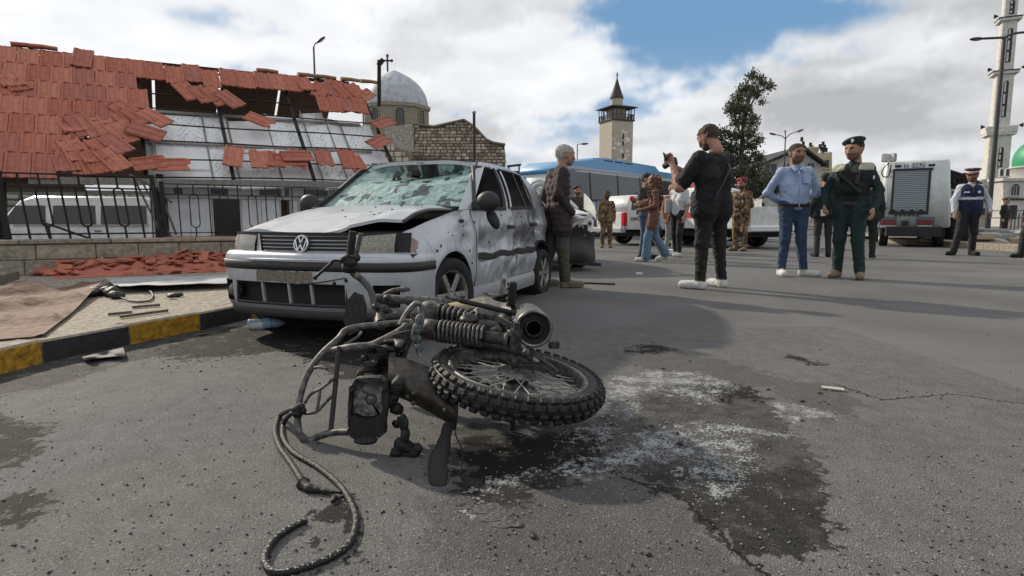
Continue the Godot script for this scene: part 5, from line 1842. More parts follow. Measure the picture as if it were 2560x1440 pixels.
	obj("bumper_back", MB.new().grid(func(u: float, v: float): return bumper_at(lerpf(-0.8, 0.8, u), lerpf(0.2, 0.5, v), -0.10), 30, 2), dark, car)
	# rim of the intake and its bars
	var rim := MB.new()
	for e in [0.424, 0.276]:
		var p := []
		for k in 21:
			p.append(bumper_at(lerpf(-0.56, 0.40, k / 20.0), e, -0.012))
		rim.tube(p, 0.011, 6)
	for t in [-0.56, 0.40]:
		rim.tube([bumper_at(t, 0.424, -0.012), bumper_at(t, 0.276, -0.012)], 0.011, 6)
	obj("intake_frame", rim, black, bump)
	for t in [-0.32, -0.10, 0.14]:
		obj("intake_bar", MB.new().bar(bumper_at(t, 0.42, -0.012), bumper_at(t + 0.01, 0.28, -0.018), 0.016, 0.02, Vector3.RIGHT), mat("bar_grey", lin(0.30, 0.30, 0.30), 0.6), bump)
	obj("fog_lamp", MB.new().lump(bumper_at(-0.66, 0.345, -0.045), Vector3(0.06, 0.055, 0.03), 0.0, 1.0, null, 8), mat("lamp_glass_dim", lin(0.12, 0.12, 0.10), 0.2), bump)
	# bare patch where the number plate was torn off
	var pm := MB.new()
	pm.grid(func(u: float, v: float):
		var y := lerpf(0.43, 0.505, v) + 0.012 * nz.get_noise_2d(u * 300.0, 5.0)
		return bumper_at(lerpf(-0.36, 0.16, u), y, 0.0035), 20, 4)
	obj("plate_scar", pm, mat("plate_scar", lin(0.19, 0.165, 0.14), 0.9, 0.0, noise_tex("scar", 0.04, Color(0.55, 0.5, 0.45), Color(1.6, 1.6, 1.6)), 4.0), bump)
	obj("scratch", MB.new().tube(curve([bumper_at(-0.02, 0.415, 0.003), bumper_at(0.2, 0.435, 0.004), bumper_at(0.40, 0.47, 0.003)], 5), 0.004, 5), black, bump)
	# grille
	var face := func(x: float, y: float, o: float) -> Vector3:   # nose face between the lamps
		return Vector3(x, y, -(0.085 + 0.10 * pow(absf(x) / 0.66, 2.2) + (y - 0.63) * 0.22 - o))
	obj("nose_panel", MB.new().grid(func(u: float, v: float): return face.call(lerpf(-0.74, 0.74, u), lerpf(0.60, 0.765, v), -0.03), 24, 4), dark, car)
	var gr := part("grille", car)
	obj("grille_back", MB.new().grid(func(u: float, v: float): return face.call(lerpf(-0.40, 0.40, u) * (0.86 + 0.14 * v), lerpf(0.625, 0.745, v), 0.0), 24, 4), black, gr)
	for k in 5:
		var y := 0.637 + k * 0.0245
		var p := []
		for j in 17:
			p.append(face.call(lerpf(-0.39, 0.39, j / 16.0) * (0.88 + 0.024 * k), y, 0.012))
		obj("slat", MB.new().tube(p, 0.0048, 6), mat("slat_grey", lin(0.30, 0.31, 0.32), 0.4, 0.4) if k < 4 else black, gr)
	# painted cheeks of the grille
	for s in [1.0, -1.0]:
		var ck := MB.new()
		ck.col = silver
		ck.grid(func(u: float, v: float): return face.call(s * lerpf(0.345 + 0.055 * v, 0.425, u), lerpf(0.60, 0.752, v), 0.02 - 0.012 * u), 4, 6)
		obj("grille_cheek", ck, paint, car)
	var chin := MB.new()
	chin.col = silver
	chin.grid(func(u: float, v: float): return face.call(lerpf(-0.43, 0.43, u), lerpf(0.585, 0.628, v), lerpf(0.085, 0.012, v)), 20, 3)
	obj("grille_chin", chin, paint, car)
	# round badge with V over W
	var bd := part("badge", car, face.call(0.0, 0.688, 0.03), Basis(Vector3.RIGHT, -0.2))
	obj("badge_disc", MB.new().lathe(Transform3D(Basis(Vector3.RIGHT, PI / 2), Vector3.ZERO), [Vector2(0, 0.0), Vector2(0.058, 0.0), Vector2(0.066, -0.012), Vector2(0.067, -0.03)], 32), black, bd)
	obj("badge_ring", MB.new().lathe(Transform3D(Basis(Vector3.RIGHT, PI / 2), Vector3.ZERO), [Vector2(0.050, 0.001), Vector2(0.051, 0.006), Vector2(0.057, 0.006), Vector2(0.060, 0.0)], 32), chrome, bd)
	for q in [[-0.020, 0.048, -0.001, 0.006], [0.020, 0.048, 0.001, 0.006], [-0.046, 0.026, -0.020, -0.048], [-0.020, -0.048, 0.0, -0.004], [0.0, -0.004, 0.020, -0.048], [0.020, -0.048, 0.046, 0.026]]:
		obj("badge_stroke", MB.new().bar(Vector3(q[0], q[1], 0.004), Vector3(q[2], q[3], 0.004), 0.0095, 0.005, Vector3.RIGHT, 0.001), chrome, bd)
	# head lamps
	var lens := mat("lamp_lens_car", lin(0.36, 0.35, 0.29), 0.12, 0.0, noise_tex("lens", 0.03, Color(0.55, 0.54, 0.5), Color(1, 1, 1)), 5.0)
	lens.clearcoat_enabled = true
	for s in [1.0, -1.0]:
		var lamp := part("head_lamp", car)
		var x0 := 0.43
		var x1 := 0.655 if s > 0 else 0.745
		obj("lens", MB.new().grid(func(u: float, v: float):
			var x := lerpf(x0, x1, u)
			var y := lerpf(0.605 + 0.004 * u, 0.742 + 0.018 * u - (0.02 * u * u if s < 0 else 0.0), v)
			var q: Vector3 = face.call(x, y, 0.028 - 0.02 * absf(v - 0.5) - (0.05 * pow(u, 4.0) if s < 0 else 0.02 * pow(u, 3.0)))
			return Vector3(q.x * s, q.y, q.z), 12, 8), lens, lamp)
		obj("lamp_frame", MB.new().tube([face.call(x0, 0.602, 0.01) * Vector3(s, 1, 1), face.call(x1, 0.604, -0.02) * Vector3(s, 1, 1)], 0.008, 6), black, lamp)
		if s > 0:
			var ind := part("indicator", car)
			obj("lens", MB.new().grid(func(u: float, v: float):
				var a := u * 1.25
				var x := 0.665 + 0.095 * sin(a)
				return Vector3(x, lerpf(0.612, 0.752 - 0.05 * u * u, v), -(0.235 + 0.13 * (1.0 - cos(a)) + (v - 0.5) * 0.03)), 10, 8), mat("clear_lens", lin(0.55, 0.50, 0.50), 0.12, 0.0, noise_tex("ind", 0.05, Color(0.5, 0.32, 0.28), Color(1, 1, 1)), 9.0), ind)
			obj("dark_gap", MB.new().bx(Vector3(0.70, 0.60, -0.30), Vector3(0.16, 0.05, 0.18)), black, car)
	# fender noses ahead of the wheels
	for s in [1.0, -1.0]:
		var fn := MB.new()
		fn.col = silver
		fn.grid(func(u: float, v: float):
			var zb := lerpf(0.24 if s < 0 else 0.30, 0.47, u)
			var p := polo_side(maxf(zb, 0.2), lerpf(0.42, 1.0, v), s)
			return p, 6, 8)
		obj("front_fender", fn, paint, car)
	# cowl, roof, pillars
	obj("cowl", MB.new().bar(Vector3(-0.68, 0.935, -1.13), Vector3(0.68, 0.935, -1.13), 0.05, 0.12), black, car)
	var rf := MB.new()
	rf.col = silver
	rf.slab(func(u: float, v: float):
		var x := lerpf(-0.545, 0.545, u)
		var zb := lerpf(1.82, 3.30, v) - 0.05 * (1.0 - pow(x / 0.545, 2.0)) * (1.0 - v)
		return Vector3(x, lut([[1.7, 1.375], [1.9, 1.40], [2.4, 1.418], [2.9, 1.40], [3.3, 1.35]], zb) + 0.012 - 0.05 * pow(absf(x) / 0.545, 4.0), -zb), 16, 14, Vector3(0, -0.03, 0))
	obj("roof", rf, paint, car)
	for s in [1.0, -1.0]:
		var g := func(zb: float, k: float) -> Vector3:   # greenhouse side: k 0 at the belt, 1 at the roof edge
			var y := lerpf(lut(BELT, zb), lut([[1.1, 1.36], [1.9, 1.375], [2.4, 1.385], [2.9, 1.37], [3.3, 1.32]], zb), k)
			return Vector3(s * lerpf(lut(HW, zb) - 0.055, 0.55, pow(maxf(k, 0.0), 1.15)), y, -zb)
		var pl := MB.new()
		pl.col = silver
		var strip := func(a: Array, b: Array) -> void:
			pl.smooth(3)
			for k in a.size() - 1:
				pl.quad(a[k], a[k + 1], b[k + 1], b[k])
		# A pillar with the roof rail
		var e0 := []
		var e1 := []
		for k in 9:
			var t := k / 8.0
			var zb := lerpf(1.08, 1.86, t)
			e0.append(Vector3(s * lerpf(0.715, 0.548, t), lerpf(0.93, 1.385, pow(t, 0.92)), -zb))
			e1.append(Vector3(s * lerpf(0.765, 0.585, t), lerpf(0.94, 1.355, pow(t, 0.92)), -(zb + lerpf(0.17, 0.10, t))))
		strip.call(e0, e1)
		e0 = []
		e1 = []
		for k in 13:
			var zb := lerpf(1.84, 3.28, k / 12.0)
			e0.append(Vector3(s * 0.546, lut([[1.7, 1.375], [1.9, 1.388], [2.4, 1.395], [2.9, 1.375], [3.3, 1.32]], zb), -zb))
			e1.append(g.call(zb, 0.90))
		strip.call(e0, e1)
		# B pillar frames, C pillar and rear quarter
		for q in [[2.02, 0.0, 1.98, 0.9, 0.055], [2.14, 0.0, 2.12, 0.9, 0.05], [2.88, 0.0, 2.78, 0.9, 0.10]]:
			e0 = []
			e1 = []
			for k in 7:
				var t := k / 6.0
				var zz: float = lerpf(q[0], q[2], t) + (0.22 * sin(t * 1.5) if q[0] < 2.5 else 0.25 * t * t)
				e0.append(g.call(zz, lerpf(-0.02, 0.93, t)) + Vector3(s * 0.006, 0, 0))
				e1.append(g.call(zz + q[4], lerpf(-0.02, 0.93, t)) + Vector3(s * 0.006, 0, 0))
			strip.call(e0, e1)
		e0 = []
		e1 = []
		for k in 7:
			var t := k / 6.0
			e0.append(g.call(lerpf(2.96, 3.12, t), lerpf(-0.02, 0.93, t)))
			e1.append(g.call(lerpf(3.70, 3.30, t), lerpf(-0.02, 0.95, t)))
		strip.call(e0, e1)
		obj("pillars", pl, paint, car)
		# dark window seals
		for q in [[1.24, 1.98], [2.18, 2.86]]:
			obj("window_seal", MB.new().bar(g.call(q[0], 0.01), g.call(q[1], 0.01), 0.03, 0.03), black, car)
			var fr := []
			for k in 9:
				var t := k / 8.0
				fr.append(g.call(lerpf(q[0] + 0.06, q[1] + 0.12, t) if q[0] < 2 else lerpf(q[0] + 0.16, q[1] + 0.12, t), minf(0.9, (0.08 + t * 1.6) if q[0] < 2 else 0.9)))
			obj("window_seal", MB.new().tube(fr, 0.016, 6), black, car)
			var bp := []
			for k in 6:
				var t := k / 5.0
				bp.append(g.call(q[1] + 0.015 + 0.20 * sin(t * 1.5) * (1.0 if q[0] < 2 else 0.5), 0.9 * t))
			obj("window_seal", MB.new().tube(bp, 0.022, 6), black, car)
		obj("quarter_divider", MB.new().bar(g.call(2.66, 0.0), g.call(2.74, 0.88), 0.02, 0.02), black, car)
	# tailgate and rear bumper
	var tg := MB.new()
	tg.col = silver
	tg.grid(func(u: float, v: float):
		var y := lerpf(0.45, 1.34, v)
		var zb := 3.74 - 0.44 * pow(sstep(0.9, 1.36, y), 1.0) if y > 0.9 else 3.74
		return Vector3(lerpf(-1, 1, u) * lerpf(0.68, 0.55, sstep(0.95, 1.34, y)), y, -zb), 8, 14)
	tg.grid(func(u: float, v: float): return Vector3(lerpf(-0.70, 0.70, u), lerpf(0.2, 0.5, v), -(3.76 - 0.1 * pow(lerpf(-1, 1, u), 4.0))), 10, 4, 2)
	obj("tailgate", tg, paint, car)
	# interior: dashboard, wheel, seats
	obj("dashboard", MB.new().bx(Vector3(0, 0.80, -1.38), Vector3(1.3, 0.24, 0.40), 0.06), dark, car)
	var ring := []
	for k in 25:
		var a := TAU * k / 24.0
		ring.append(Vector3(0.34 + 0.18 * cos(a), 0.86 + 0.16 * sin(a), -1.66 - 0.07 * sin(a)))
	obj("steering_wheel", MB.new().tube(ring, 0.014, 6, false), black, car)
	var cloth := mat("seat_cloth", lin(0.035, 0.035, 0.038), 0.95)
	for q in [[0.34, 2.05], [-0.34, 2.05]]:
		var seat := part("seat", car, Vector3(q[0], 0, -q[1]))
		obj("cushion", MB.new().bx(Vector3(0, 0.46, 0.1), Vector3(0.46, 0.16, 0.5), 0.05), cloth, seat)
		obj("backrest", MB.new().box(Transform3D(Basis(Vector3.RIGHT, 0.25), Vector3(0, 0.78, -0.18)), Vector3(0.46, 0.62, 0.13), 0.05), cloth, seat)
		obj("headrest", MB.new().box(Transform3D(Basis(Vector3.RIGHT, 0.2), Vector3(0, 1.17, -0.27)), Vector3(0.26, 0.16, 0.09), 0.04), cloth, seat)
	var rs := part("rear_seat", car, Vector3(0, 0, -2.85))
	obj("backrest", MB.new().bx(Vector3(0, 0.75, 0), Vector3(1.2, 0.5, 0.16), 0.05), cloth, rs)
	obj("cushion", MB.new().bx(Vector3(0, 0.47, 0.3), Vector3(1.2, 0.15, 0.45), 0.05), cloth, rs)
	# airbag cloth hanging in the window
	obj("airbag", MB.new().lump(Vector3(0.36, 0.92, -1.72), Vector3(0.16, 0.11, 0.06), 0.35, 14.0, nz, 9), mat("airbag_cloth", lin(0.34, 0.32, 0.29), 0.9), car)
	# shattered windscreen
	var ws := part("windscreen", car)
	var r := RandomNumberGenerator.new()
	r.seed = 12
	var nu := 27
	var nv := 16
	var pts := []
	for i in nu + 1:
		var row := []
		for j in nv + 1:
			var u := i / float(nu)
			var v := j / float(nv)
			if i > 0 and i < nu and j > 0 and j < nv:
				u += r.randf_range(-0.45, 0.45) / nu
				v += r.randf_range(-0.45, 0.45) / nv
			var x := lerpf(-1, 1, u) * lerpf(0.68, 0.545, v)
			var bow := 1.0 - pow(lerpf(-1, 1, u), 2.0)
			var p := Vector3(x, lerpf(0.945, 1.385, v), -(lerpf(1.20, 1.86, v) - 0.10 * bow))
			# pushed in where it broke
			var sag := 0.16 * sstep(0.45, 0.95, v) * pow(bow, 0.7) * sstep(1.0, 0.93, v) + 0.010 * r.randf() * bow
			p += Vector3(0, -0.55, -0.8) * sag
			row.append(p)
		pts.append(row)
	var crazed := MB.new().flat()
	var crazed2 := MB.new().flat()
	var clear := MB.new().flat()
	for i in nu:
		for j in nv:
			var u := (i + 0.5) / nu
			var v := (j + 0.5) / nv
			for t in [[0, 0, 1, 0, 1, 1], [0, 0, 1, 1, 0, 1]]:
				var a: Vector3 = pts[i + t[0]][j + t[1]]
				var b: Vector3 = pts[i + t[2]][j + t[3]]
				var c: Vector3 = pts[i + t[4]][j + t[5]]
				var n := nz.get_noise_2d(u * 170.0 + 8.0, v * 130.0)
				var open := sstep(0.62, 0.86, v) * sstep(0.16, 0.34, u) * sstep(0.86, 0.66, u)
				if open + n * 0.9 > 0.98:
					continue
				if n > 0.24 - open * 0.45:
					clear.tri(a, b, c)
				elif r.randf() < 0.45:
					crazed2.tri(a, b, c)
				else:
					crazed.tri(a, b, c)
	var cm := mat("crazed_glass", Color(0.78, 0.88, 0.86, 0.84), 0.32, 0.0, noise_tex("craze", 0.09, Color(0.55, 0.62, 0.62), Color(1, 1, 1), FastNoiseLite.TYPE_CELLULAR, 1, 512), 3.0)
	cm.transparency = BaseMaterial3D.TRANSPARENCY_ALPHA
	var cm2 := mat("crazed_glass_dim", Color(0.68, 0.80, 0.79, 0.78), 0.30, 0.0, texs["craze"], 2.2)
	cm2.transparency = BaseMaterial3D.TRANSPARENCY_ALPHA
	var cg := mat("clear_glass_car", Color(0.22, 0.34, 0.34, 0.42), 0.08)
	cg.transparency = BaseMaterial3D.TRANSPARENCY_ALPHA
	for q in [[crazed, cm], [crazed2, cm2], [clear, cg]]:
		var o := obj("glass_shards", q[0], q[1], ws)
		o.set_meta("kind", "stuff")
	var wf := []
	for q in [[-0.70, 0.94, 1.19], [-0.55, 1.385, 1.86], [0.55, 1.385, 1.86], [0.70, 0.94, 1.19]]:
		wf.append(Vector3(q[0], q[1], -q[2]))
	for k in 3:
		var mid: Vector3 = (wf[k] + wf[k + 1]) * 0.5 + (Vector3(0, 0.012, 0.055) if k == 1 else Vector3.ZERO)
		obj("screen_seal", MB.new().tube(curve([wf[k], mid, wf[k + 1]], 6), 0.012, 6), black, ws)
	for q in [[-0.25, -0.02], [0.2, 0.35]]:
		obj("wiper", MB.new().tube([Vector3(q[0] - 0.3, 0.955, -1.14), Vector3(q[0], 0.965, -1.15), Vector3(q[1], 0.972, -1.17)], 0.008, 5), black, car)
	# left mirror, smashed and hanging; right mirror
	for s in [1.0, -1.0]:
		var mr := part("door_mirror", car)
		obj("housing", MB.new().lump(Vector3(s * 0.88, 1.0, -1.30), Vector3(0.10, 0.085, 0.06), 0.0, 1.0, null, 9), black, mr)
		obj("mount", MB.new().bar(Vector3(s * 0.75, 0.97, -1.28), Vector3(s * 0.86, 0.98, -1.29), 0.06, 0.05), black, mr)
		if s > 0:
			obj("hanging_glass", MB.new().lump(Vector3(0.90, 0.86, -1.36), Vector3(0.05, 0.10, 0.025), 0.2, 9.0, nz, 8, Basis(Vector3.BACK, 0.5)), black, mr)
			obj("cable", MB.new().tube([Vector3(0.88, 0.98, -1.31), Vector3(0.885, 0.93, -1.34), Vector3(0.89, 0.9, -1.35)], 0.012, 6), black, mr)
	obj("side_repeater", MB.new().bx(polo_side(1.05, 0.83, 1.0) + Vector3(0.004, 0, 0), Vector3(0.02, 0.035, 0.075), 0.008), black, car)
	# roof aerial
	obj("aerial", MB.new().tube([Vector3(-0.62, 1.33, -1.9), Vector3(-0.72, 1.42, -2.1), Vector3(-0.50, 1.44, -2.3)], 0.009, 5), black, car)
	# shrapnel holes
	for k in 46:
		var p: Vector3
		var n: Vector3
		if k < 12:
			p = bonnet(r.randf_range(0.35, 0.95), r.randf_range(0.2, 0.95)) + Vector3(0, 0.002, 0)
			n = Vector3.UP
		elif k < 20:
			var t := r.randf_range(0.2, 0.85)
			p = bumper_at(t, r.randf_range(0.27, 0.5), 0.002)
			n = Vector3(t * 0.7, 0, 0.8)
		else:
			p = polo_side(r.randf_range(0.5, 2.9), r.randf_range(0.35, 0.95), 1.0) + Vector3(0.003, 0, 0)
			n = Vector3.RIGHT
		obj("shrapnel_hole", MB.new().lump(p, Vector3(1, 1, 0.35) * r.randf_range(0.006, 0.014), 0.3, 40.0, nz, 5, looking(Vector3.ZERO, n, Vector3(0.1, 0.9, 0.2)).basis), hole, car)

# ---------- other vehicles: local x to their left, y up, z forward ----------
func hull(o: Array, hw: float, r := 0.06, tumble := 0.0, y0 := 1.0) -> MB:
	# side outline [z, y] swept across the width with rounded edges; tumble narrows what is above y0
	var m := MB.new()
	var c := Vector2.ZERO
	for p in o:
		c += Vector2(p[0], p[1])
	c /= o.size()
	var poly := PackedVector2Array()
	for p in o:
		poly.append(Vector2(p[0], p[1]))
	var shrunk := Geometry2D.offset_polygon(poly, -r * 0.8, Geometry2D.JOIN_ROUND)
	var rings := []
	for q in [[-1.0, 1.0], [-1.0, 0.35], [-1.0, 0.0], [1.0, 0.0], [1.0, 0.35], [1.0, 1.0]]:
		var ring := PackedVector3Array()
		for p in o:
			var v := Vector2(p[0], p[1])
			var d := (c - v)
			var k: float = [0.0, 0.0, 0.0][0]
			k = r * (0.9 if q[1] >= 1.0 else (0.22 if q[1] > 0.0 else 0.0))
			v += d.normalized() * k
			var w: float = hw - r * (1.0 - q[1]) - tumble * sstep(y0, y0 + 0.9, v.y)
			ring.append(Vector3(q[0] * w, v.y, v.x))
		rings.append(ring)
	m.smooth(1)
	m.loft(rings, true, false)
	m.flat()
	for e in [0, 5]:
		var ring: PackedVector3Array = rings[e]
		var pl := PackedVector2Array()
		for v in ring:
			pl.append(Vector2(v.z, v.y))
		var t := Geometry2D.triangulate_polygon(pl)
		for k in range(0, t.size(), 3):
			m.tri(ring[t[k]], ring[t[k + 1]], ring[t[k + 2]])
	return m

func side_plate(s: float, o: Array, hw: float, tumble: float, y0: float, off: float, thick := 0.012) -> MB:
	# a plate lying on the side of a hull; outline [z, y]
	var p := []
	for q in o:
		p.append(Vector3(s * (hw + off - tumble * sstep(y0, y0 + 0.9, q[1])), q[1], q[0]))
	return MB.new().plate(p, Vector3(-s * thick, 0, 0))

func arch_shade_plate(parent: Node, s: float, z: float, y: float, r: float, hw: float, m: Material) -> void:  # flat near-black plate painting the shade inside a wheel arch
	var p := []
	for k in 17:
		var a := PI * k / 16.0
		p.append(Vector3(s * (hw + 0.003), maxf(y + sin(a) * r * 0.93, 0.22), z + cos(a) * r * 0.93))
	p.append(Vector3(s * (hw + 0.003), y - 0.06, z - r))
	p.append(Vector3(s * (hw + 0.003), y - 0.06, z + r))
	obj("wheel_arch_shade", MB.new().plate(p, Vector3(-s * 0.02, 0, 0)), m, parent)

func car_mats() -> Dictionary:
	var w := mat("white_paint", lin(0.66, 0.68, 0.69), 0.3, 0.0, texs["faint"], 0.8)
	w.clearcoat_enabled = true
	w.clearcoat = 0.5
	return {"white": w, "glass": mat("vehicle_glass", lin(0.018, 0.02, 0.024), 0.08), "black": mats["black_trim"], "dark": mats["car_inside"], "red": mat("tail_red", lin(0.45, 0.012, 0.015), 0.2), "grey": mat("vehicle_grey", lin(0.28, 0.29, 0.31), 0.5), "chrome": mats["chrome"], "arch_shade": mat("arch_shade_black", lin(0.05, 0.05, 0.052), 0.8)}  # the arch near-black stands in for shade round the wheels

func build_bus() -> void:
	var M := car_mats()
	# front left corner, far end towards the right
	var a := at(1398, 560, 26.5)
	var b := at(1705, 560, 36.0)
	var fwd := Vector3(a.x - b.x, 0, a.z - b.z).normalized()
	var turn := atan2(fwd.x, fwd.z)
	var L := 11.5
	var bus := thing("blue_bus", "white coach with a sky-blue roof and tinted windows behind the wrecked cars", "bus", Vector3.ZERO, turn)
	var bx := bus.transform.basis
	var hw := 1.22
	# the visible side is the one whose x points to the camera
	var vis := 1.0 if bx.x.z > 0 else -1.0
	bus.scale = Vector3.ONE * 1.1
	bus.position = on_road(a) - fwd * 0.55 - bx.x * vis * hw * 1.1
	var blue := mat("bus_blue", lin(0.055, 0.25, 0.50), 0.3)
	blue.clearcoat_enabled = true
	var white := mat("bus_white", lin(0.42, 0.46, 0.50), 0.4)
	var t := 0.10
	obj("body", hull([[0.35, 0.35], [0.5, 0.6], [0.52, 1.5], [0.25, 2.6], [-0.1, 2.95], [-L, 2.95], [-L - 0.1, 2.6], [-L - 0.1, 0.5], [-L, 0.35]], hw, 0.10, t, 1.5), white, bus)
	obj("roof", hull([[0.28, 2.62], [0.2, 2.85], [-0.25, 3.12], [-1.2, 3.22], [-L, 3.15], [-L - 0.08, 2.75], [-1.0, 2.78], [-0.1, 2.66]], hw + 0.02, 0.12, t * 1.2, 1.5), blue, bus)
	obj("air_unit", hull([[-2.2, 3.15], [-2.5, 3.42], [-3.2, 3.48], [-8.2, 3.42], [-8.7, 3.15]], 0.95, 0.12), blue, bus)
	for k in 3:
		obj("vent", MB.new().bx(Vector3(vis * 0.93, 3.36, -3.6 - k * 0.9), Vector3(0.08, 0.05, 0.7)), M.black, bus)
	# windows
	for q in [[-0.15, -1.75], [-1.85, -4.05], [-4.15, -6.15], [-6.25, -8.2], [-8.3, -10.2], [-10.3, -11.4]]:
		var w := part("side_window", bus)
		obj("pane", side_plate(vis, [[q[0], 1.62], [q[1], 1.62], [q[1], 2.72], [q[0], 2.72]], hw, t, 1.5, 0.008), mat("bus_glass", lin(0.055, 0.065, 0.08), 0.07), w)
		obj("frame", side_plate(vis, [[q[1] + 0.03, 1.6], [q[1] - 0.07, 1.6], [q[1] - 0.07, 2.74], [q[1] + 0.03, 2.74]], hw, t, 1.5, 0.014), M.black, w)
	obj("waist_strip", side_plate(vis, [[0.2, 1.53], [-L, 1.53], [-L, 1.60], [0.2, 1.60]], hw, t, 1.5, 0.012), M.black, bus)
	var front := MB.new()
	front.grid(func(u: float, v: float): return Vector3(lerpf(-1, 1, u) * (hw - 0.12), lerpf(1.25, 2.25, v), 0.54 - 0.25 * v - 0.10 * pow(lerpf(-1, 1, u), 2.0) * 0.5), 10, 4)
	obj("windscreen", front, mat("bus_screen", lin(0.25, 0.27, 0.29), 0.1), bus)
	var hd := MB.new()
	hd.grid(func(u: float, v: float): return Vector3(lerpf(-1, 1, u) * (hw - 0.14), lerpf(2.42, 2.72, v), 0.28 - 0.15 * v), 10, 2)
	obj("destination_screen", hd, mats["bus_glass"], bus)
	for s in [1.0, -1.0]:
		obj("mirror_arm", MB.new().tube(curve([Vector3(s * 1.15, 2.5, 0.3), Vector3(s * 1.35, 2.45, 0.75), Vector3(s * 1.36, 2.1, 0.8)], 5), 0.07, 6), blue, bus)
		obj("mirror", MB.new().bx(Vector3(s * 1.36, 1.95, 0.8), Vector3(0.10, 0.42, 0.22), 0.03), M.black, bus)
	obj("notice", MB.new().bx(Vector3(-vis * 0.45, 1.62, 0.56), Vector3(0.28, 0.42, 0.02)), white, bus)
	for z in [-2.4, -8.4]:
		arch_shade_plate(bus, vis, z, 0.5, 0.58, hw, M.arch_shade)
		tyre_rim(bus, Vector3(vis * (hw - 0.14), 0.5, z), vis, 0.5, 0.28, 8)
		tyre_rim(bus, Vector3(-vis * (hw - 0.14), 0.5, z), -vis, 0.5, 0.28, 8)
	var tx := Transform3D(Basis(Vector3.UP, vis * PI / 2), Vector3(vis * (hw + 0.012), 1.28, -3.5))
	text("lettering", "A  VEGO", 0.72, tx, mat("bus_letters", lin(0.10, 0.26, 0.42), 0.5), bus)

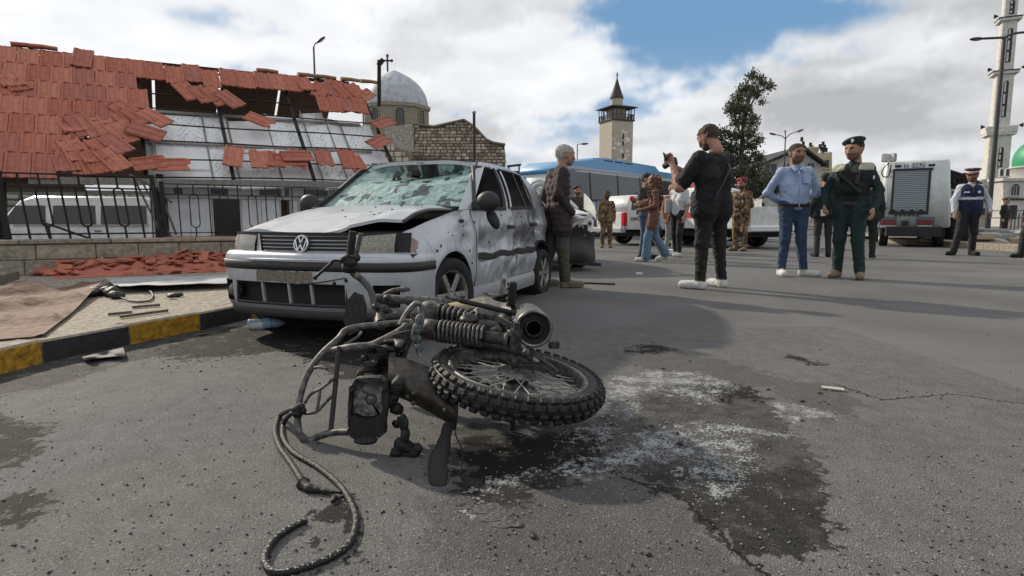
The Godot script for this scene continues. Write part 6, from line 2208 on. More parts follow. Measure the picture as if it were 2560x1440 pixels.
func build_truck() -> void:
	var M := car_mats()
	var d := 18.0
	var cl := at(2192, 560, d)
	var cr := at(2372, 560, d)
	var tr := thing("box_truck", "pale blue-white box truck seen from behind with a roller shutter and work light", "truck", on_road(Vector3((cl.x + cr.x) / 2, 0, -d)), PI - 0.50)
	var hw := (cr.x - cl.x) / 2 * 0.86
	var paint := mat("truck_paint", lin(0.60, 0.66, 0.67), 0.4, 0.0, texs["faint"], 0.6)
	paint.clearcoat_enabled = true
	obj("box", hull([[0.0, 0.58], [0.0, 2.50], [0.1, 2.56], [3.2, 2.56], [3.3, 0.58]], hw, 0.07, 0.12, 1.6), paint, tr)
	obj("cab", hull([[3.3, 0.5], [3.3, 2.0], [3.9, 2.05], [4.6, 1.3], [5.6, 1.15], [5.7, 0.5]], hw - 0.08, 0.1, 0.12, 1.2), paint, tr)
	obj("chassis", MB.new().bx(Vector3(0, 0.46, 2.4), Vector3(hw * 1.5, 0.3, 5.4)), M.dark, tr)
	var inv := tr.transform.affine_inverse()
	var on := func(u: float, v: float) -> Vector3:   # photo pixel on the rear face, in the truck's own space
		var o := inv * Vector3(0, EYE, 0)
		var q := inv.basis * ray(u, v)
		return o - q * (o.z / q.z)
	var y := func(v: float) -> float:
		return on.call(2275, v).y
	var x := func(u: float) -> float:
		return on.call(u, 490).x
	var back := func(u0: float, u1: float, v0: float, v1: float, th: float, m: Material, called: String, dz := 0.0) -> MeshInstance3D:
		return obj(called, MB.new().bx(Vector3((x.call(u0) + x.call(u1)) / 2, (y.call(v0) + y.call(v1)) / 2, -th / 2 - dz), Vector3(absf(x.call(u1) - x.call(u0)), absf(y.call(v0) - y.call(v1)), th), 0.01), m, tr)
	var shut := mat("shutter_grey", lin(0.27, 0.31, 0.33), 0.45)
	for k in 22:
		back.call(2233, 2318, 426.0 + k * 4.68, 426.0 + (k + 0.85) * 4.68, 0.03, shut, "shutter_slat")
	back.call(2233, 2318, 428, 528, 0.012, M.dark, "shutter_back")
	for q in [[2228, 2233, 422, 536], [2318, 2324, 422, 536]]:
		back.call(q[0], q[1], q[2], q[3], 0.045, M.black, "shutter_guide")
	back.call(2228, 2328, 421, 427, 0.05, M.black, "shutter_head")
	back.call(2224, 2321, 527, 536, 0.07, M.black, "shutter_sill")
	for k in 4:
		back.call(2232 + k * 23, 2240 + k * 23, 524, 534, 0.09, M.dark, "latch")
	for q in [[2202, 2245], [2294, 2342]]:
		back.call(q[0], q[1], 542, 571, 0.02, mat("lamp_recess", lin(0.10, 0.12, 0.14), 0.6), "lamp_recess")
	for q in [[2205, 2243], [2299, 2336]]:
		back.call(q[0], q[1], 549, 562, 0.05, mat("tail_dim", lin(0.16, 0.02, 0.025), 0.3), "tail_lamp")
		back.call(q[0], q[1], 563, 570, 0.05, mat("reverse_lens", lin(0.4, 0.4, 0.4), 0.3), "reverse_lamp")
	back.call(2258, 2276, 552, 565, 0.05, M.black, "tow_hook")
	for k in 6:
		back.call(2240 + k * 11, 2246 + k * 11, 538, 541, 0.03, M.dark, "vent_slot")
	for q in [[2232, 2248], [2315, 2332]]:
		back.call(q[0], q[1], 412, 417, 0.03, M.dark, "marker_lamp")
	var plate := mat("plate_blue", lin(0.015, 0.06, 0.18), 0.5)
	back.call(2255, 2266, 411, 419, 0.012, plate, "number_plate")
	back.call(2274, 2308, 408, 419, 0.012, plate, "number_plate")
	var fl := Basis(Vector3.UP, PI)
	var ink := mat("plate_white", lin(0.7, 0.7, 0.68), 0.6)
	text("plate_number", "10629", 0.145, Transform3D(fl, Vector3(x.call(2291), y.call(413.5), -0.016)), ink, tr)
	text("plate_letter", "D", 0.12, Transform3D(fl, Vector3(x.call(2260.5), y.call(415), -0.016)), ink, tr)
	# work light on its bracket, with cable
	var wl := part("work_light", tr, Vector3(x.call(2216), 0, -0.12))
	obj("stem", MB.new().tube([Vector3(0, y.call(520), 0.06), Vector3(0.0, y.call(404), 0.0)], 0.022, 6), mat("stem_white", lin(0.5, 0.52, 0.52), 0.5), wl)
	obj("cable", MB.new().tube(curve([Vector3(0, y.call(405), 0), Vector3(0.16, y.call(425), -0.02), Vector3(0.12, y.call(440), 0.0), Vector3(-0.02, y.call(438), 0), Vector3(-0.06, y.call(412), 0)], 5), 0.018, 6), M.black, wl)
	for q in [[2206, 0.5], [2225, -0.7]]:
		var hx := Transform3D(Basis(Vector3.UP, q[1]), Vector3(x.call(q[0]) - x.call(2216), y.call(393), 0))
		obj("flood_head", MB.new().box(hx, Vector3(0.20, 0.25, 0.12), 0.03), M.grey, wl)
		obj("flood_glass", MB.new().box(hx * Transform3D(Basis(), Vector3(0, 0, -0.065)), Vector3(0.17, 0.21, 0.012)), mat("flood_lens", lin(0.5, 0.5, 0.47), 0.2), wl)
	obj("bracket", MB.new().bx(Vector3(x.call(2205), y.call(520), -0.06), Vector3(0.30, 0.05, 0.06)), M.black, tr)
	for s in [1.0, -1.0]:
		for z in [0.55, 4.7]:
			tyre_rim(tr, Vector3(s * (hw - 0.22), 0.36, z), s, 0.36, 0.24, 6)
	obj("mud_flap", MB.new().bx(Vector3(0, 0.45, 0.15), Vector3(hw * 1.7, 0.22, 0.03)), M.dark, tr)

func build_pickups() -> void:
	var M := car_mats()
	# white pickup with a windowed canopy, tail towards the soldier
	var tail := on_road(at(1556, 616, 18.6))
	var p := thing("white_pickup", "white pickup with a windowed canopy and red tail lamp marked 10052", "pickup truck", Vector3.ZERO, 0.0)
	var fwd := Vector3(0.90, 0, -0.44).normalized()
	p.rotation.y = atan2(fwd.x, fwd.z)
	var vis := 1.0 if p.transform.basis.x.z > 0 else -1.0
	var hw := 0.88
	p.scale = Vector3.ONE * 0.92
	p.position = tail - p.transform.basis.x * vis * hw + fwd * 0.1
	obj("body", hull([[0.0, 0.55], [-0.02, 0.80], [0.0, 1.14], [3.2, 1.16], [4.9, 1.05], [5.1, 0.9], [5.1, 0.5]], hw, 0.08, 0.05, 0.9), M.white, p)
	obj("canopy", hull([[0.05, 1.12], [0.28, 1.66], [0.5, 1.72], [3.0, 1.74], [3.75, 1.14]], hw - 0.03, 0.08, 0.14, 1.1), M.white, p)
	for q in [[0.25, 0.62, 0.75], [0.72, 1.28, 1.28], [1.38, 2.1, 2.1], [2.2, 2.9, 2.8]]:
		obj("side_window", side_plate(vis, [[q[0], 1.2], [q[1], 1.2], [q[1], 1.6], [q[0] + 0.1, 1.6]], hw - 0.03, 0.14, 1.1, 0.006), M.glass, p)
	for z in [0.5, 1.1, 1.6]:
		obj("knob", MB.new().lump(Vector3(vis * hw, 1.11, z), Vector3(0.03, 0.055, 0.06), 0.0, 1.0, null, 6), M.black, p)
	obj("tail_lamp", MB.new().bx(Vector3(vis * (hw - 0.06), 0.90, 0.0), Vector3(0.16, 0.46, 0.14), 0.02), M.red, p)
	obj("rear_bumper", MB.new().bx(Vector3(0, 0.52, -0.08), Vector3(hw * 2.0, 0.18, 0.22), 0.03), M.grey, p)
	obj("rear_face", MB.new().bx(Vector3(0, 0.85, -0.012), Vector3(hw * 1.5, 0.5, 0.03)), M.white, p)
	arch_shade_plate(p, vis, 1.15, 0.40, 0.46, hw, M.arch_shade)
	for s in [1.0, -1.0]:
		for z in [1.15, 4.2]:
			tyre_rim(p, Vector3(s * (hw - 0.10), 0.38, z), s, 0.38, 0.24, 6)
	obj("chassis", MB.new().bx(Vector3(0, 0.42, 2.4), Vector3(1.3, 0.2, 4.6)), M.dark, p)
	text("number", "10052", 0.16, Transform3D(Basis(Vector3.UP, vis * PI / 2), Vector3(vis * (hw + 0.004), 0.90, 0.42)), M.black, p)
	# military police pickup with the red stripe
	tail = on_road(at(1958, 622, 16.6))
	var q2 := thing("red_striped_pickup", "white pickup with a red side stripe and light bar behind the man in blue", "pickup truck", Vector3.ZERO, 0.0)
	fwd = Vector3(-0.42, 0, -0.91).normalized()
	q2.rotation.y = atan2(fwd.x, fwd.z)
	vis = 1.0
	hw = 0.90
	var left := q2.transform.basis.x
	vis = -1.0 if left.x > 0 else 1.0
	q2.position = tail + Vector3(-0.35, 0, 0) + fwd * 0.1
	obj("body", hull([[0.0, 0.58], [-0.02, 0.85], [0.0, 1.16], [1.6, 1.18], [4.9, 1.08], [5.2, 0.92], [5.2, 0.5]], hw, 0.08, 0.05, 0.9), M.white, q2)
	obj("cab", hull([[1.5, 1.14], [1.75, 1.72], [2.0, 1.78], [3.0, 1.78], [3.9, 1.12]], hw - 0.04, 0.08, 0.14, 1.1), M.white, q2)
	for z in [[1.85, 2.35], [2.45, 3.2]]:
		obj("side_window", side_plate(vis, [[z[0], 1.22], [z[1], 1.22], [z[1] - 0.1, 1.66], [z[0] + 0.05, 1.66]], hw - 0.04, 0.14, 1.1, 0.006), M.glass, q2)
	obj("rear_window", MB.new().box(Transform3D(Basis(Vector3.RIGHT, -0.4), Vector3(0, 1.45, 1.6)), Vector3(1.2, 0.38, 0.02)), M.glass, q2)
	var stripe := mat("stripe_red", lin(0.38, 0.025, 0.035), 0.45)
	obj("side_stripe", side_plate(vis, [[0.2, 0.88], [4.8, 0.82], [4.8, 0.98], [0.2, 1.08]], hw, 0.05, 0.9, 0.004), stripe, q2)
	text("lettering", "MP", 0.19, Transform3D(Basis(Vector3.UP, vis * PI / 2), Vector3(vis * (hw + 0.006), 0.97, 0.85)), M.white, q2)
	for s in [1.0, -1.0]:
		obj("tail_lamp", MB.new().bx(Vector3(s * (hw - 0.05), 0.92, 0.0), Vector3(0.16, 0.42, 0.16), 0.02), M.red, q2)
		for z in [1.2, 4.2]:
			tyre_rim(q2, Vector3(s * (hw - 0.08), 0.39, z), s, 0.39, 0.24, 6)
	arch_shade_plate(q2, vis, 1.2, 0.42, 0.46, hw, M.arch_shade)
	obj("tailgate", MB.new().bx(Vector3(0, 0.90, -0.015), Vector3(1.45, 0.5, 0.03)), M.white, q2)
	obj("rear_bumper", MB.new().bx(Vector3(0, 0.56, -0.10), Vector3(1.8, 0.18, 0.22), 0.03), M.chrome, q2)
	obj("chassis", MB.new().bx(Vector3(0, 0.42, 2.4), Vector3(1.3, 0.2, 4.6)), M.dark, q2)
	var lb := MB.new().bx(Vector3(0, 1.86, 2.4), Vector3(1.2, 0.13, 0.3), 0.04)
	obj("light_bar", lb, mat("lightbar_red", lin(0.4, 0.02, 0.03), 0.3), q2)

func build_sedans() -> void:
	var M := car_mats()
	# silver saloon far back, between the man in black and the soldier
	var grey := mat("saloon_grey", lin(0.30, 0.32, 0.34), 0.35, 0.3)
	var spots := [[1790, 607, 24.0, 0.5, "grey saloon parked behind the man in black and the red-bereted soldier"], [1735, 603, 26.0, -1.2, "grey saloon seen between the legs of the group behind the walking woman"]]
	for q in spots:
		var c := thing("grey_saloon", q[4], "car", on_road(at(q[0], q[1], q[2])), q[3])
		var hw := 0.84
		obj("body", hull([[-2.1, 0.35], [-2.15, 0.8], [-1.5, 0.92], [1.0, 0.90], [1.9, 0.75], [2.1, 0.6], [2.1, 0.3]], hw, 0.1, 0.06, 0.7), grey, c)
		obj("cabin", hull([[-1.7, 0.88], [-1.0, 1.36], [-0.4, 1.42], [0.3, 1.38], [1.1, 0.88]], hw - 0.05, 0.08, 0.2, 0.9), grey, c)
		for s in [1.0, -1.0]:
			obj("side_window", side_plate(s, [[-1.25, 0.96], [-0.35, 0.96], [-0.35, 1.32], [-0.85, 1.28]], hw - 0.05, 0.2, 0.9, 0.006), M.glass, c)
			obj("side_window", side_plate(s, [[-0.28, 0.96], [0.85, 0.96], [0.3, 1.30], [-0.28, 1.32]], hw - 0.05, 0.2, 0.9, 0.006), M.glass, c)
			obj("head_lamp", MB.new().bx(Vector3(s * 0.6, 0.66, 2.02), Vector3(0.3, 0.12, 0.14), 0.04), mats["reverse_lens"], c)
			for z in [-1.3, 1.3]:
				arch_shade_plate(c, s, z, 0.3, 0.36, hw, M.arch_shade)
				tyre_rim(c, Vector3(s * (hw - 0.08), 0.3, z), s, 0.3, 0.19, 7)
		obj("windscreen", MB.new().grid(func(u: float, v: float): return Vector3(lerpf(-0.65, 0.65, u) * (1.0 - 0.15 * v), lerpf(0.92, 1.36, v), 1.06 - 0.72 * v), 4, 3), M.glass, c)
		obj("rear_screen", MB.new().grid(func(u: float, v: float): return Vector3(lerpf(-0.62, 0.62, u) * (1.0 - 0.15 * v), lerpf(0.95, 1.34, v), -1.62 + 0.60 * v), 4, 3), M.glass, c)
	# white minibus behind the fence
	var p0 := at(225, 560, 18.5)
	var v := thing("white_minibus", "white minibus parked beyond the iron fence with its driver's window open", "minibus", Vector3(p0.x, gy(p0.x, p0.z), p0.z), -1.45)
	var hv := 0.85
	obj("body", hull([[-2.25, 0.35], [-2.32, 1.0], [-2.25, 1.85], [-2.0, 1.98], [1.1, 2.0], [1.5, 1.85], [2.15, 1.1], [2.4, 0.95], [2.45, 0.4]], hv, 0.09, 0.10, 1.1), M.white, v)
	for s in [1.0, -1.0]:
		for q in [[-2.0, -0.75], [-0.6, 0.55], [0.75, 1.55]]:
			var w := part("side_window", v)
			obj("pane", side_plate(s, [[q[0], 1.18], [q[1] + (0.35 if q[1] > 1.0 else 0.0), 1.18], [q[1], 1.72], [q[0], 1.72]], hv, 0.10, 1.1, 0.006), M.glass, w)
			obj("frame", side_plate(s, [[q[0] - 0.06, 1.12], [q[1] + 0.06, 1.12], [q[1] + 0.06, 1.17], [q[0] - 0.06, 1.17]], hv, 0.10, 1.1, 0.01), M.grey, w)
		for z in [-1.5, 1.5]:
			arch_shade_plate(v, s, z, 0.32, 0.38, hv, M.arch_shade)
			tyre_rim(v, Vector3(s * (hv - 0.08), 0.31, z), s, 0.31, 0.19, 6)
		obj("handle", MB.new().bx(Vector3(s * hv, 0.98, -0.65), Vector3(0.03, 0.03, 0.16)), M.black, v)
	obj("windscreen", MB.new().grid(func(u: float, w: float): return Vector3(lerpf(-0.72, 0.72, u) * (1.0 - 0.12 * w), lerpf(1.15, 1.8, w), 2.14 - 0.58 * w), 4, 3), M.glass, v)

# ---------- white saloon with its nose torn open ----------
func build_white_car() -> void:
	var M := car_mats()
	var c := thing("white_saloon", "white saloon with crumpled nose, dark torn bumper and raised bent wing beside the old man", "car", on_road(Vector3(0.52, 0, -9.25)), -0.12)
	c.rotation.y = 0.22
	var hw := 0.88
	obj("body", hull([[-4.2, 0.3], [-4.25, 0.8], [-3.9, 0.98], [-1.3, 0.95], [-0.55, 0.86], [-0.25, 0.74], [-0.28, 0.35]], hw, 0.12, 0.08, 0.7), M.white, c)
	obj("bonnet", MB.new().slab(func(u: float, v: float):
		var x := lerpf(-0.72, 0.74, u)
		var z := lerpf(0.02 - 0.18 * x * x, -1.30, v)
		return Vector3(x, lerpf(0.80, 1.0, pow(v, 0.8)) + 0.05 * (1.0 - x * x) + 0.03 * sin(u * 9.0) * (1.0 - v) + 0.05 * sstep(0.6, 1.0, u) * (1.0 - v), z), 18, 12, Vector3(0, -0.02, 0)), M.white, c)
	var g := func(s: float, z: float, k: float) -> Vector3:
		return Vector3(s * lerpf(0.80, 0.60, k), lerpf(0.97, 1.44, k), z)
	# cabin: pillars and roof, windows broken
	obj("roof", MB.new().slab(func(u: float, v: float): return Vector3(lerpf(-0.6, 0.6, u), 1.46 - 0.04 * pow(lerpf(-1, 1, u), 4.0) - 0.05 * pow(lerpf(-1, 1, v), 2.0), lerpf(-2.05, -3.3, v)), 8, 6, Vector3(0, -0.04, 0)), M.white, c)
	for s in [1.0, -1.0]:
		for q in [[-1.20, -2.10, 0.10], [-2.55, -2.62, 0.08], [-3.95, -3.25, 0.16]]:
			obj("pillar", MB.new().tube(curve([g.call(s, q[0], 0.0), g.call(s, lerpf(q[0], q[1], 0.5), 0.58), g.call(s, q[1], 1.0)], 5), q[2] * 0.5, 7), M.white, c)
		obj("roof_rail", MB.new().tube([g.call(s, -2.1, 1.0), g.call(s, -2.7, 1.02), g.call(s, -3.3, 0.98)], 0.045, 7), M.white, c)
		for z in [-0.85, -3.45]:
			arch_shade_plate(c, s, z, 0.32, 0.38, hw, M.arch_shade)
			tyre_rim(c, Vector3(s * (hw - 0.07), 0.31, z), s, 0.31, 0.2, 7)
	var gl := mat("green_glass", Color(0.42, 0.52, 0.50, 0.6), 0.15)
	gl.transparency = BaseMaterial3D.TRANSPARENCY_ALPHA
	obj("windscreen", MB.new().grid(func(u: float, v: float): return Vector3(lerpf(-1, 1, u) * lerpf(0.76, 0.58, v), lerpf(0.98, 1.42, v) - 0.03 * sin(u * 8.0) * sin(v * 5.0), lerpf(-1.22, -2.08, v) + 0.06 * (1.0 - pow(lerpf(-1, 1, u), 2.0))), 12, 8), gl, c)
	obj("inside", MB.new().bx(Vector3(0, 0.85, -2.4), Vector3(1.4, 0.3, 2.0)), M.dark, c)
	# torn front: radiator, beams, hanging strips
	obj("radiator", MB.new().bx(Vector3(0, 0.52, -0.12), Vector3(1.4, 0.42, 0.12)), M.dark, c)
	obj("crash_beam", MB.new().box(Transform3D(Basis(Vector3.BACK, 0.05), Vector3(0.05, 0.55, -0.02)), Vector3(1.2, 0.09, 0.06)), mat("beam_grey", lin(0.10, 0.10, 0.11), 0.5, 0.5), c)
	obj("torn_bumper", MB.new().slab(func(u: float, v: float): return Vector3(lerpf(0.28, 0.90, u), lerpf(0.12, 0.64, v) + 0.05 * sin(u * 5.0), 0.08 - 0.35 * pow(u, 3.0) + 0.03 * sin(v * 7.0)), 10, 8, Vector3(0, 0, -0.02)), M.black, c)
	for k in 3:
		obj("grille_strip", MB.new().bar(Vector3(-0.4, 0.50 - k * 0.07, 0.0), Vector3(0.32, 0.53 - k * 0.07, 0.02), 0.03, 0.02), M.black, c)
	obj("lower_frame", MB.new().bar(Vector3(-0.5, 0.2, 0.02), Vector3(0.9, 0.10, 0.0), 0.05, 0.05), M.dark, c)
	# swept-back headlamp on the visible corner
	var lamp := part("head_lamp", c)
	var o := [Vector3(0.22, 0.60, 0.05), Vector3(0.55, 0.60, 0.02), Vector3(0.82, 0.66, -0.12), Vector3(0.93, 0.80, -0.42), Vector3(0.84, 0.86, -0.40), Vector3(0.62, 0.82, -0.12), Vector3(0.38, 0.70, 0.02)]
	obj("lens", MB.new().plate(o, Vector3(0, 0.01, -0.05)), mat("lamp_clear", lin(0.42, 0.43, 0.44), 0.1), lamp)
	for q in [[0.56, 0.69, -0.0, 0.06], [0.74, 0.745, -0.11, 0.062]]:
		obj("reflector", MB.new().lathe(Transform3D(Basis(Vector3.RIGHT, PI / 2 - 0.1).rotated(Vector3.UP, 0.4), Vector3(q[0], q[1], q[2] + 0.02)), [Vector2(0.0, -0.01), Vector2(q[3] * 0.5, -0.006), Vector2(q[3] * 0.8, 0.004), Vector2(q[3] * 0.9, 0.0)], 14), M.grey, lamp)
		obj("bulb", MB.new().lump(Vector3(q[0], q[1], q[2] + 0.035), Vector3(0.025, 0.025, 0.015), 0.0, 1.0, null, 6), M.black, lamp)
	# bent wing edge and open door rising behind
	obj("bent_wing", MB.new().slab(func(u: float, v: float): return Vector3(0.86 + 0.05 * sin(u * 3.0), lerpf(0.80, 0.98, u) + v * (0.10 + 0.16 * u), lerpf(-0.12, -0.7, u)), 10, 4, Vector3(-0.015, 0, 0)), M.white, c)
	var door := part("open_door", c, Vector3(0.90, 0, -1.15), Basis(Vector3.UP, 1.05) * Basis(Vector3.BACK, -0.05))
	obj("door_skin", MB.new().slab(func(u: float, v: float): return Vector3(0.04 * sin(v * 2.6), lerpf(0.32, 1.02, v), lerpf(0, -1.0, u)), 4, 6, Vector3(-0.05, 0, 0)), M.white, door)
	obj("door_trim", MB.new().slab(func(u: float, v: float): return Vector3(-0.09, lerpf(0.36, 0.98, v), lerpf(-0.05, -0.95, u)), 2, 2, Vector3(-0.03, 0, 0)), M.grey, door)
	obj("window_frame", MB.new().tube(curve([Vector3(0, 1.0, -0.02), Vector3(-0.03, 1.25, -0.30), Vector3(-0.08, 1.50, -0.68), Vector3(-0.06, 1.30, -0.95), Vector3(-0.02, 1.0, -1.0)], 5), 0.032, 7), M.white, door)
	obj("window_trim", MB.new().tube(curve([Vector3(-0.04, 1.0, -0.1), Vector3(-0.07, 1.22, -0.36), Vector3(-0.10, 1.42, -0.66), Vector3(-0.09, 1.26, -0.9)], 4), 0.035, 6), M.grey, door)

# ---------- burnt motorcycle lying on its side ----------
func coil(a: Vector3, b: Vector3, r: float, turns: int, per := 14) -> Array:
	var t := (b - a).normalized()
	var u := t.cross(Vector3.UP).normalized()
	var w := t.cross(u)
	var o := []
	for k in turns * per + 1:
		var an := TAU * k / per
		o.append(a.lerp(b, k / float(turns * per)) + (u * cos(an) + w * sin(an)) * r)
	return o

func spoked_wheel(parent: Node, called: String, c: Vector3, n: Vector3, rim_r: float, tyre_r: float, half: float, spin: float, tyre: bool) -> Node3D:
	var x := n.cross(Vector3.BACK).normalized()
	var b := Basis(x, n, x.cross(n))
	var w := part(called, parent, c, b)
	var rimm := mat("burnt_rim", lin(0.32, 0.32, 0.315), 0.5, 0.7, noise_tex("rimdirt", 0.03, Color(0.25, 0.22, 0.2), Color(1, 1, 1), FastNoiseLite.TYPE_SIMPLEX_SMOOTH, 5), 3.0)
	var char_ := mat("burnt_rubber", lin(0.013, 0.0135, 0.014), 0.6, 0.0, noise_tex("charr", 0.05, Color(0.55, 0.55, 0.55), Color(1, 1, 1)), 5.0, bump_tex("charb", 0.08, 6.0), 0.6)
	obj("rim", MB.new().lathe(Transform3D(), [Vector2(rim_r * 0.93, -half * 0.55), Vector2(rim_r * 0.91, -half * 0.2), Vector2(rim_r * 0.90, 0), Vector2(rim_r * 0.91, half * 0.2), Vector2(rim_r * 0.955, half * 0.72), Vector2(rim_r * 1.0, half * 0.84), Vector2(rim_r * 1.03, half * 0.76), Vector2(rim_r * 1.03, half * 0.4), Vector2(rim_r * 0.99, 0), Vector2(rim_r * 1.03, -half * 0.4), Vector2(rim_r * 1.03, -half * 0.66), Vector2(rim_r * 0.93, -half * 0.55)], 64), rimm, w)
	var hub := obj("hub", MB.new().lathe(Transform3D(), [Vector2(0, half * 0.95), Vector2(0.02, half * 0.95), Vector2(0.022, half * 0.75), Vector2(0.07, half * 0.72), Vector2(0.082, half * 0.6), Vector2(0.085, half * 0.4), Vector2(0.05, half * 0.2), Vector2(0.045, -half * 0.5), Vector2(0.08, -half * 0.6), Vector2(0.0, -half * 0.7)], 32), rimm, w)
	obj("hub_ring", MB.new().lathe(Transform3D(), [Vector2(0.060, half * 0.735), Vector2(0.064, half * 0.80), Vector2(0.069, half * 0.735)], 32), rimm, hub)
	var sp := mat("spoke_steel", lin(0.28, 0.28, 0.27), 0.5, 0.5)
	var m: ArrayMesh = null
	for k in 48:
		var a := TAU * k / 48.0 + spin
		var lean := 0.42 if k % 2 else -0.42
		var up := half * 0.55 if k % 4 < 2 else -half * 0.45
		var p0 := Vector3(cos(a + lean) * 0.078, up, sin(a + lean) * 0.078)
		var p1 := Vector3(cos(a) * rim_r * 0.915, up * 0.1, sin(a) * rim_r * 0.915)
		obj("spoke", MB.new().tube([p0, p1], 0.0026, 5, false), sp, w)
	if tyre:
		var mid := (rim_r + tyre_r) * 0.5
		var tk := tyre_r - rim_r
		var prof := []
		for k in 15:
			var a := lerpf(-2.55, 2.55, k / 14.0)
			prof.append(Vector2(rim_r + tk * 0.42 + cos(a) * tk * 0.56, sin(a) * half * 0.86))
		obj("tyre", MB.new().lathe(Transform3D(), prof, 72), char_, w)
		# knobs of the tread, three rows and shoulders
		var r := RandomNumberGenerator.new()
		r.seed = 8
		var nk := 46
		for row in 4:
			var ang: float = [-0.95, -0.32, 0.32, 0.95][row]
			var kn := MB.new().bx(Vector3.ZERO, Vector3(0.022, 0.023, 0.030), 0.004).done()
			for k in nk:
				var a := TAU * (k + 0.5 * (row % 2)) / nk
				var rad := rim_r + tk * 0.42 + cos(ang) * tk * 0.55
				var o := obj("tread_block", kn, char_, w)
				var out := Vector3(cos(a), 0, sin(a))
				var tang := Vector3(-sin(a), 0, cos(a))
				var nn := (out * cos(ang) + Vector3.UP * sin(ang)).normalized()
				o.transform = Transform3D(Basis(nn, nn.cross(tang).normalized() * -1.0, tang).scaled_local(Vector3.ONE * r.randf_range(0.85, 1.1)), out * rad + Vector3.UP * sin(ang) * half * 0.92)
	return w

func build_bike() -> void:
	var base := on_road(at(1120, 900, 2.45))
	var bike := thing("burnt_motorcycle", "burnt-out motorcycle lying on its side before the silver hatchback", "motorcycle", base)
	var B := func(u: float, v: float, d: float) -> Vector3:
		return at(u, v, d) - base
	var P := func(px: Array, per := 6) -> Array:
		var o := []
		for q in px:
			o.append(at(q[0], q[1], q[2]) - base)
		return curve(o, per)
	var ash := mat("ashy_steel", lin(0.25, 0.25, 0.25), 0.6, 0.5, noise_tex("ash", 0.03, Color(0.30, 0.27, 0.25), Color(1, 1, 1), FastNoiseLite.TYPE_SIMPLEX_SMOOTH, 6), 4.0)
	var steel := mat("scorched_steel", lin(0.11, 0.108, 0.106), 0.55, 0.5, texs["ash"], 5.0)
	var soot := mat("soot_black", lin(0.010, 0.010, 0.011), 0.65, 0.0, noise_tex("sootn", 0.06, Color(0.5, 0.5, 0.5), Color(1, 1, 1)), 5.0, bump_tex("sootb", 0.09, 6.0), 0.7)
	var alu := mat("ashy_aluminium", lin(0.24, 0.24, 0.245), 0.6, 0.3, texs["ash"], 3.0)
	var pale := mat("pale_ash", lin(0.36, 0.34, 0.30), 0.9, 0.0, texs["ash"], 3.0)
	var blue := mat("melted_blue_alloy", lin(0.19, 0.24, 0.27), 0.7, 0.1, texs["ash"], 8.0, texs["sootb"], 0.8)
	# wheels
	var n := Vector3(0.155, 1.0, 0.06).normalized()
	var wc: Vector3 = B.call(1293, 948, 2.33)
	var wh := spoked_wheel(bike, "rear_wheel", wc, n, 0.272, 0.345, 0.050, 0.1, true)
	obj("axle", MB.new().tube([wc - n * 0.12, wc + n * 0.085], 0.011, 8), steel, bike)
	spoked_wheel(bike, "front_wheel", B.call(1186, 800, 3.02), Vector3(0.10, 1.0, 0.12).normalized(), 0.275, 0.3, 0.035, 0.3, false)
	# brake plate arms over the hub
	obj("brake_arm", MB.new().bar(B.call(1330, 916, 2.29), B.call(1364, 926, 2.26), 0.022, 0.010), steel, bike)
	obj("brake_arm", MB.new().bar(B.call(1288, 912, 2.31), B.call(1340, 918, 2.28), 0.014, 0.012), steel, bike)
	obj("brake_lever", MB.new().lump(B.call(1285, 908, 2.3), Vector3(0.014, 0.024, 0.014), 0.0, 1.0, null, 7), steel, bike)
	# swingarm
	obj("swingarm", MB.new().tube(P.call([[1150, 852, 2.55], [1240, 868, 2.5], [1310, 885, 2.42], [1372, 922, 2.30]]), 0.017, 8), steel, bike)
	obj("swingarm", MB.new().bar(B.call(1318, 872, 2.42), B.call(1385, 930, 2.27), 0.03, 0.022), steel, bike)
	obj("chain_adjuster", MB.new().box(Transform3D(Basis(Vector3.BACK, -0.7), B.call(1378, 924, 2.27)), Vector3(0.05, 0.03, 0.03)), steel, bike)
	obj("axle_nut", MB.new().lump(B.call(1318, 882, 2.40), Vector3(0.02, 0.02, 0.02), 0.2, 30.0, nz, 6), ash, bike)
	obj("swingarm", MB.new().tube([wc - n * 0.10, B.call(1110, 905, 2.55)], 0.018, 8), soot, bike)
	# shock absorbers
	var s1 := part("shock_absorber", bike)
	var a0: Vector3 = B.call(1062, 822, 2.47)
	var a1: Vector3 = B.call(1288, 852, 2.38)
	var cyl := func(t0: float, t1: float, r0: float, r1: float, m: Material, called: String) -> void:
		obj(called, MB.new().tube([a0.lerp(a1, t0), a0.lerp(a1, t0 + 0.004), a0.lerp(a1, t1 - 0.004), a0.lerp(a1, t1)], [r0 * 0.9, r0, r1, r1 * 0.9], 16), m, s1)
	cyl.call(0.0, 0.15, 0.045, 0.043, steel, "dust_cover")
	cyl.call(0.15, 0.70, 0.016, 0.016, soot, "rod")
	obj("spring", MB.new().tube(coil(a0.lerp(a1, 0.15), a0.lerp(a1, 0.66), 0.043, 11), 0.0062, 6), ash, s1)
	cyl.call(0.64, 0.90, 0.026, 0.027, steel, "damper_tube")
	cyl.call(0.89, 0.93, 0.030, 0.030, ash, "collar")
	obj("eye", MB.new().tube([a1 + Vector3(-0.005, -0.04, 0.0), a1 + Vector3(0.004, 0.045, 0.0)], 0.027, 14), steel, s1)
	obj("eye_bolt", MB.new().tube([a1 + Vector3(0.004, 0.04, 0), a1 + Vector3(0.007, 0.075, 0)], 0.014, 10), steel, s1)
	var s2 := part("shock_absorber", bike)
	var b0: Vector3 = B.call(1092, 778, 2.72)
	var b1: Vector3 = B.call(1195, 806, 2.62)
	obj("spring", MB.new().tube(coil(b0, b1, 0.040, 8), 0.006, 6), ash, s2)
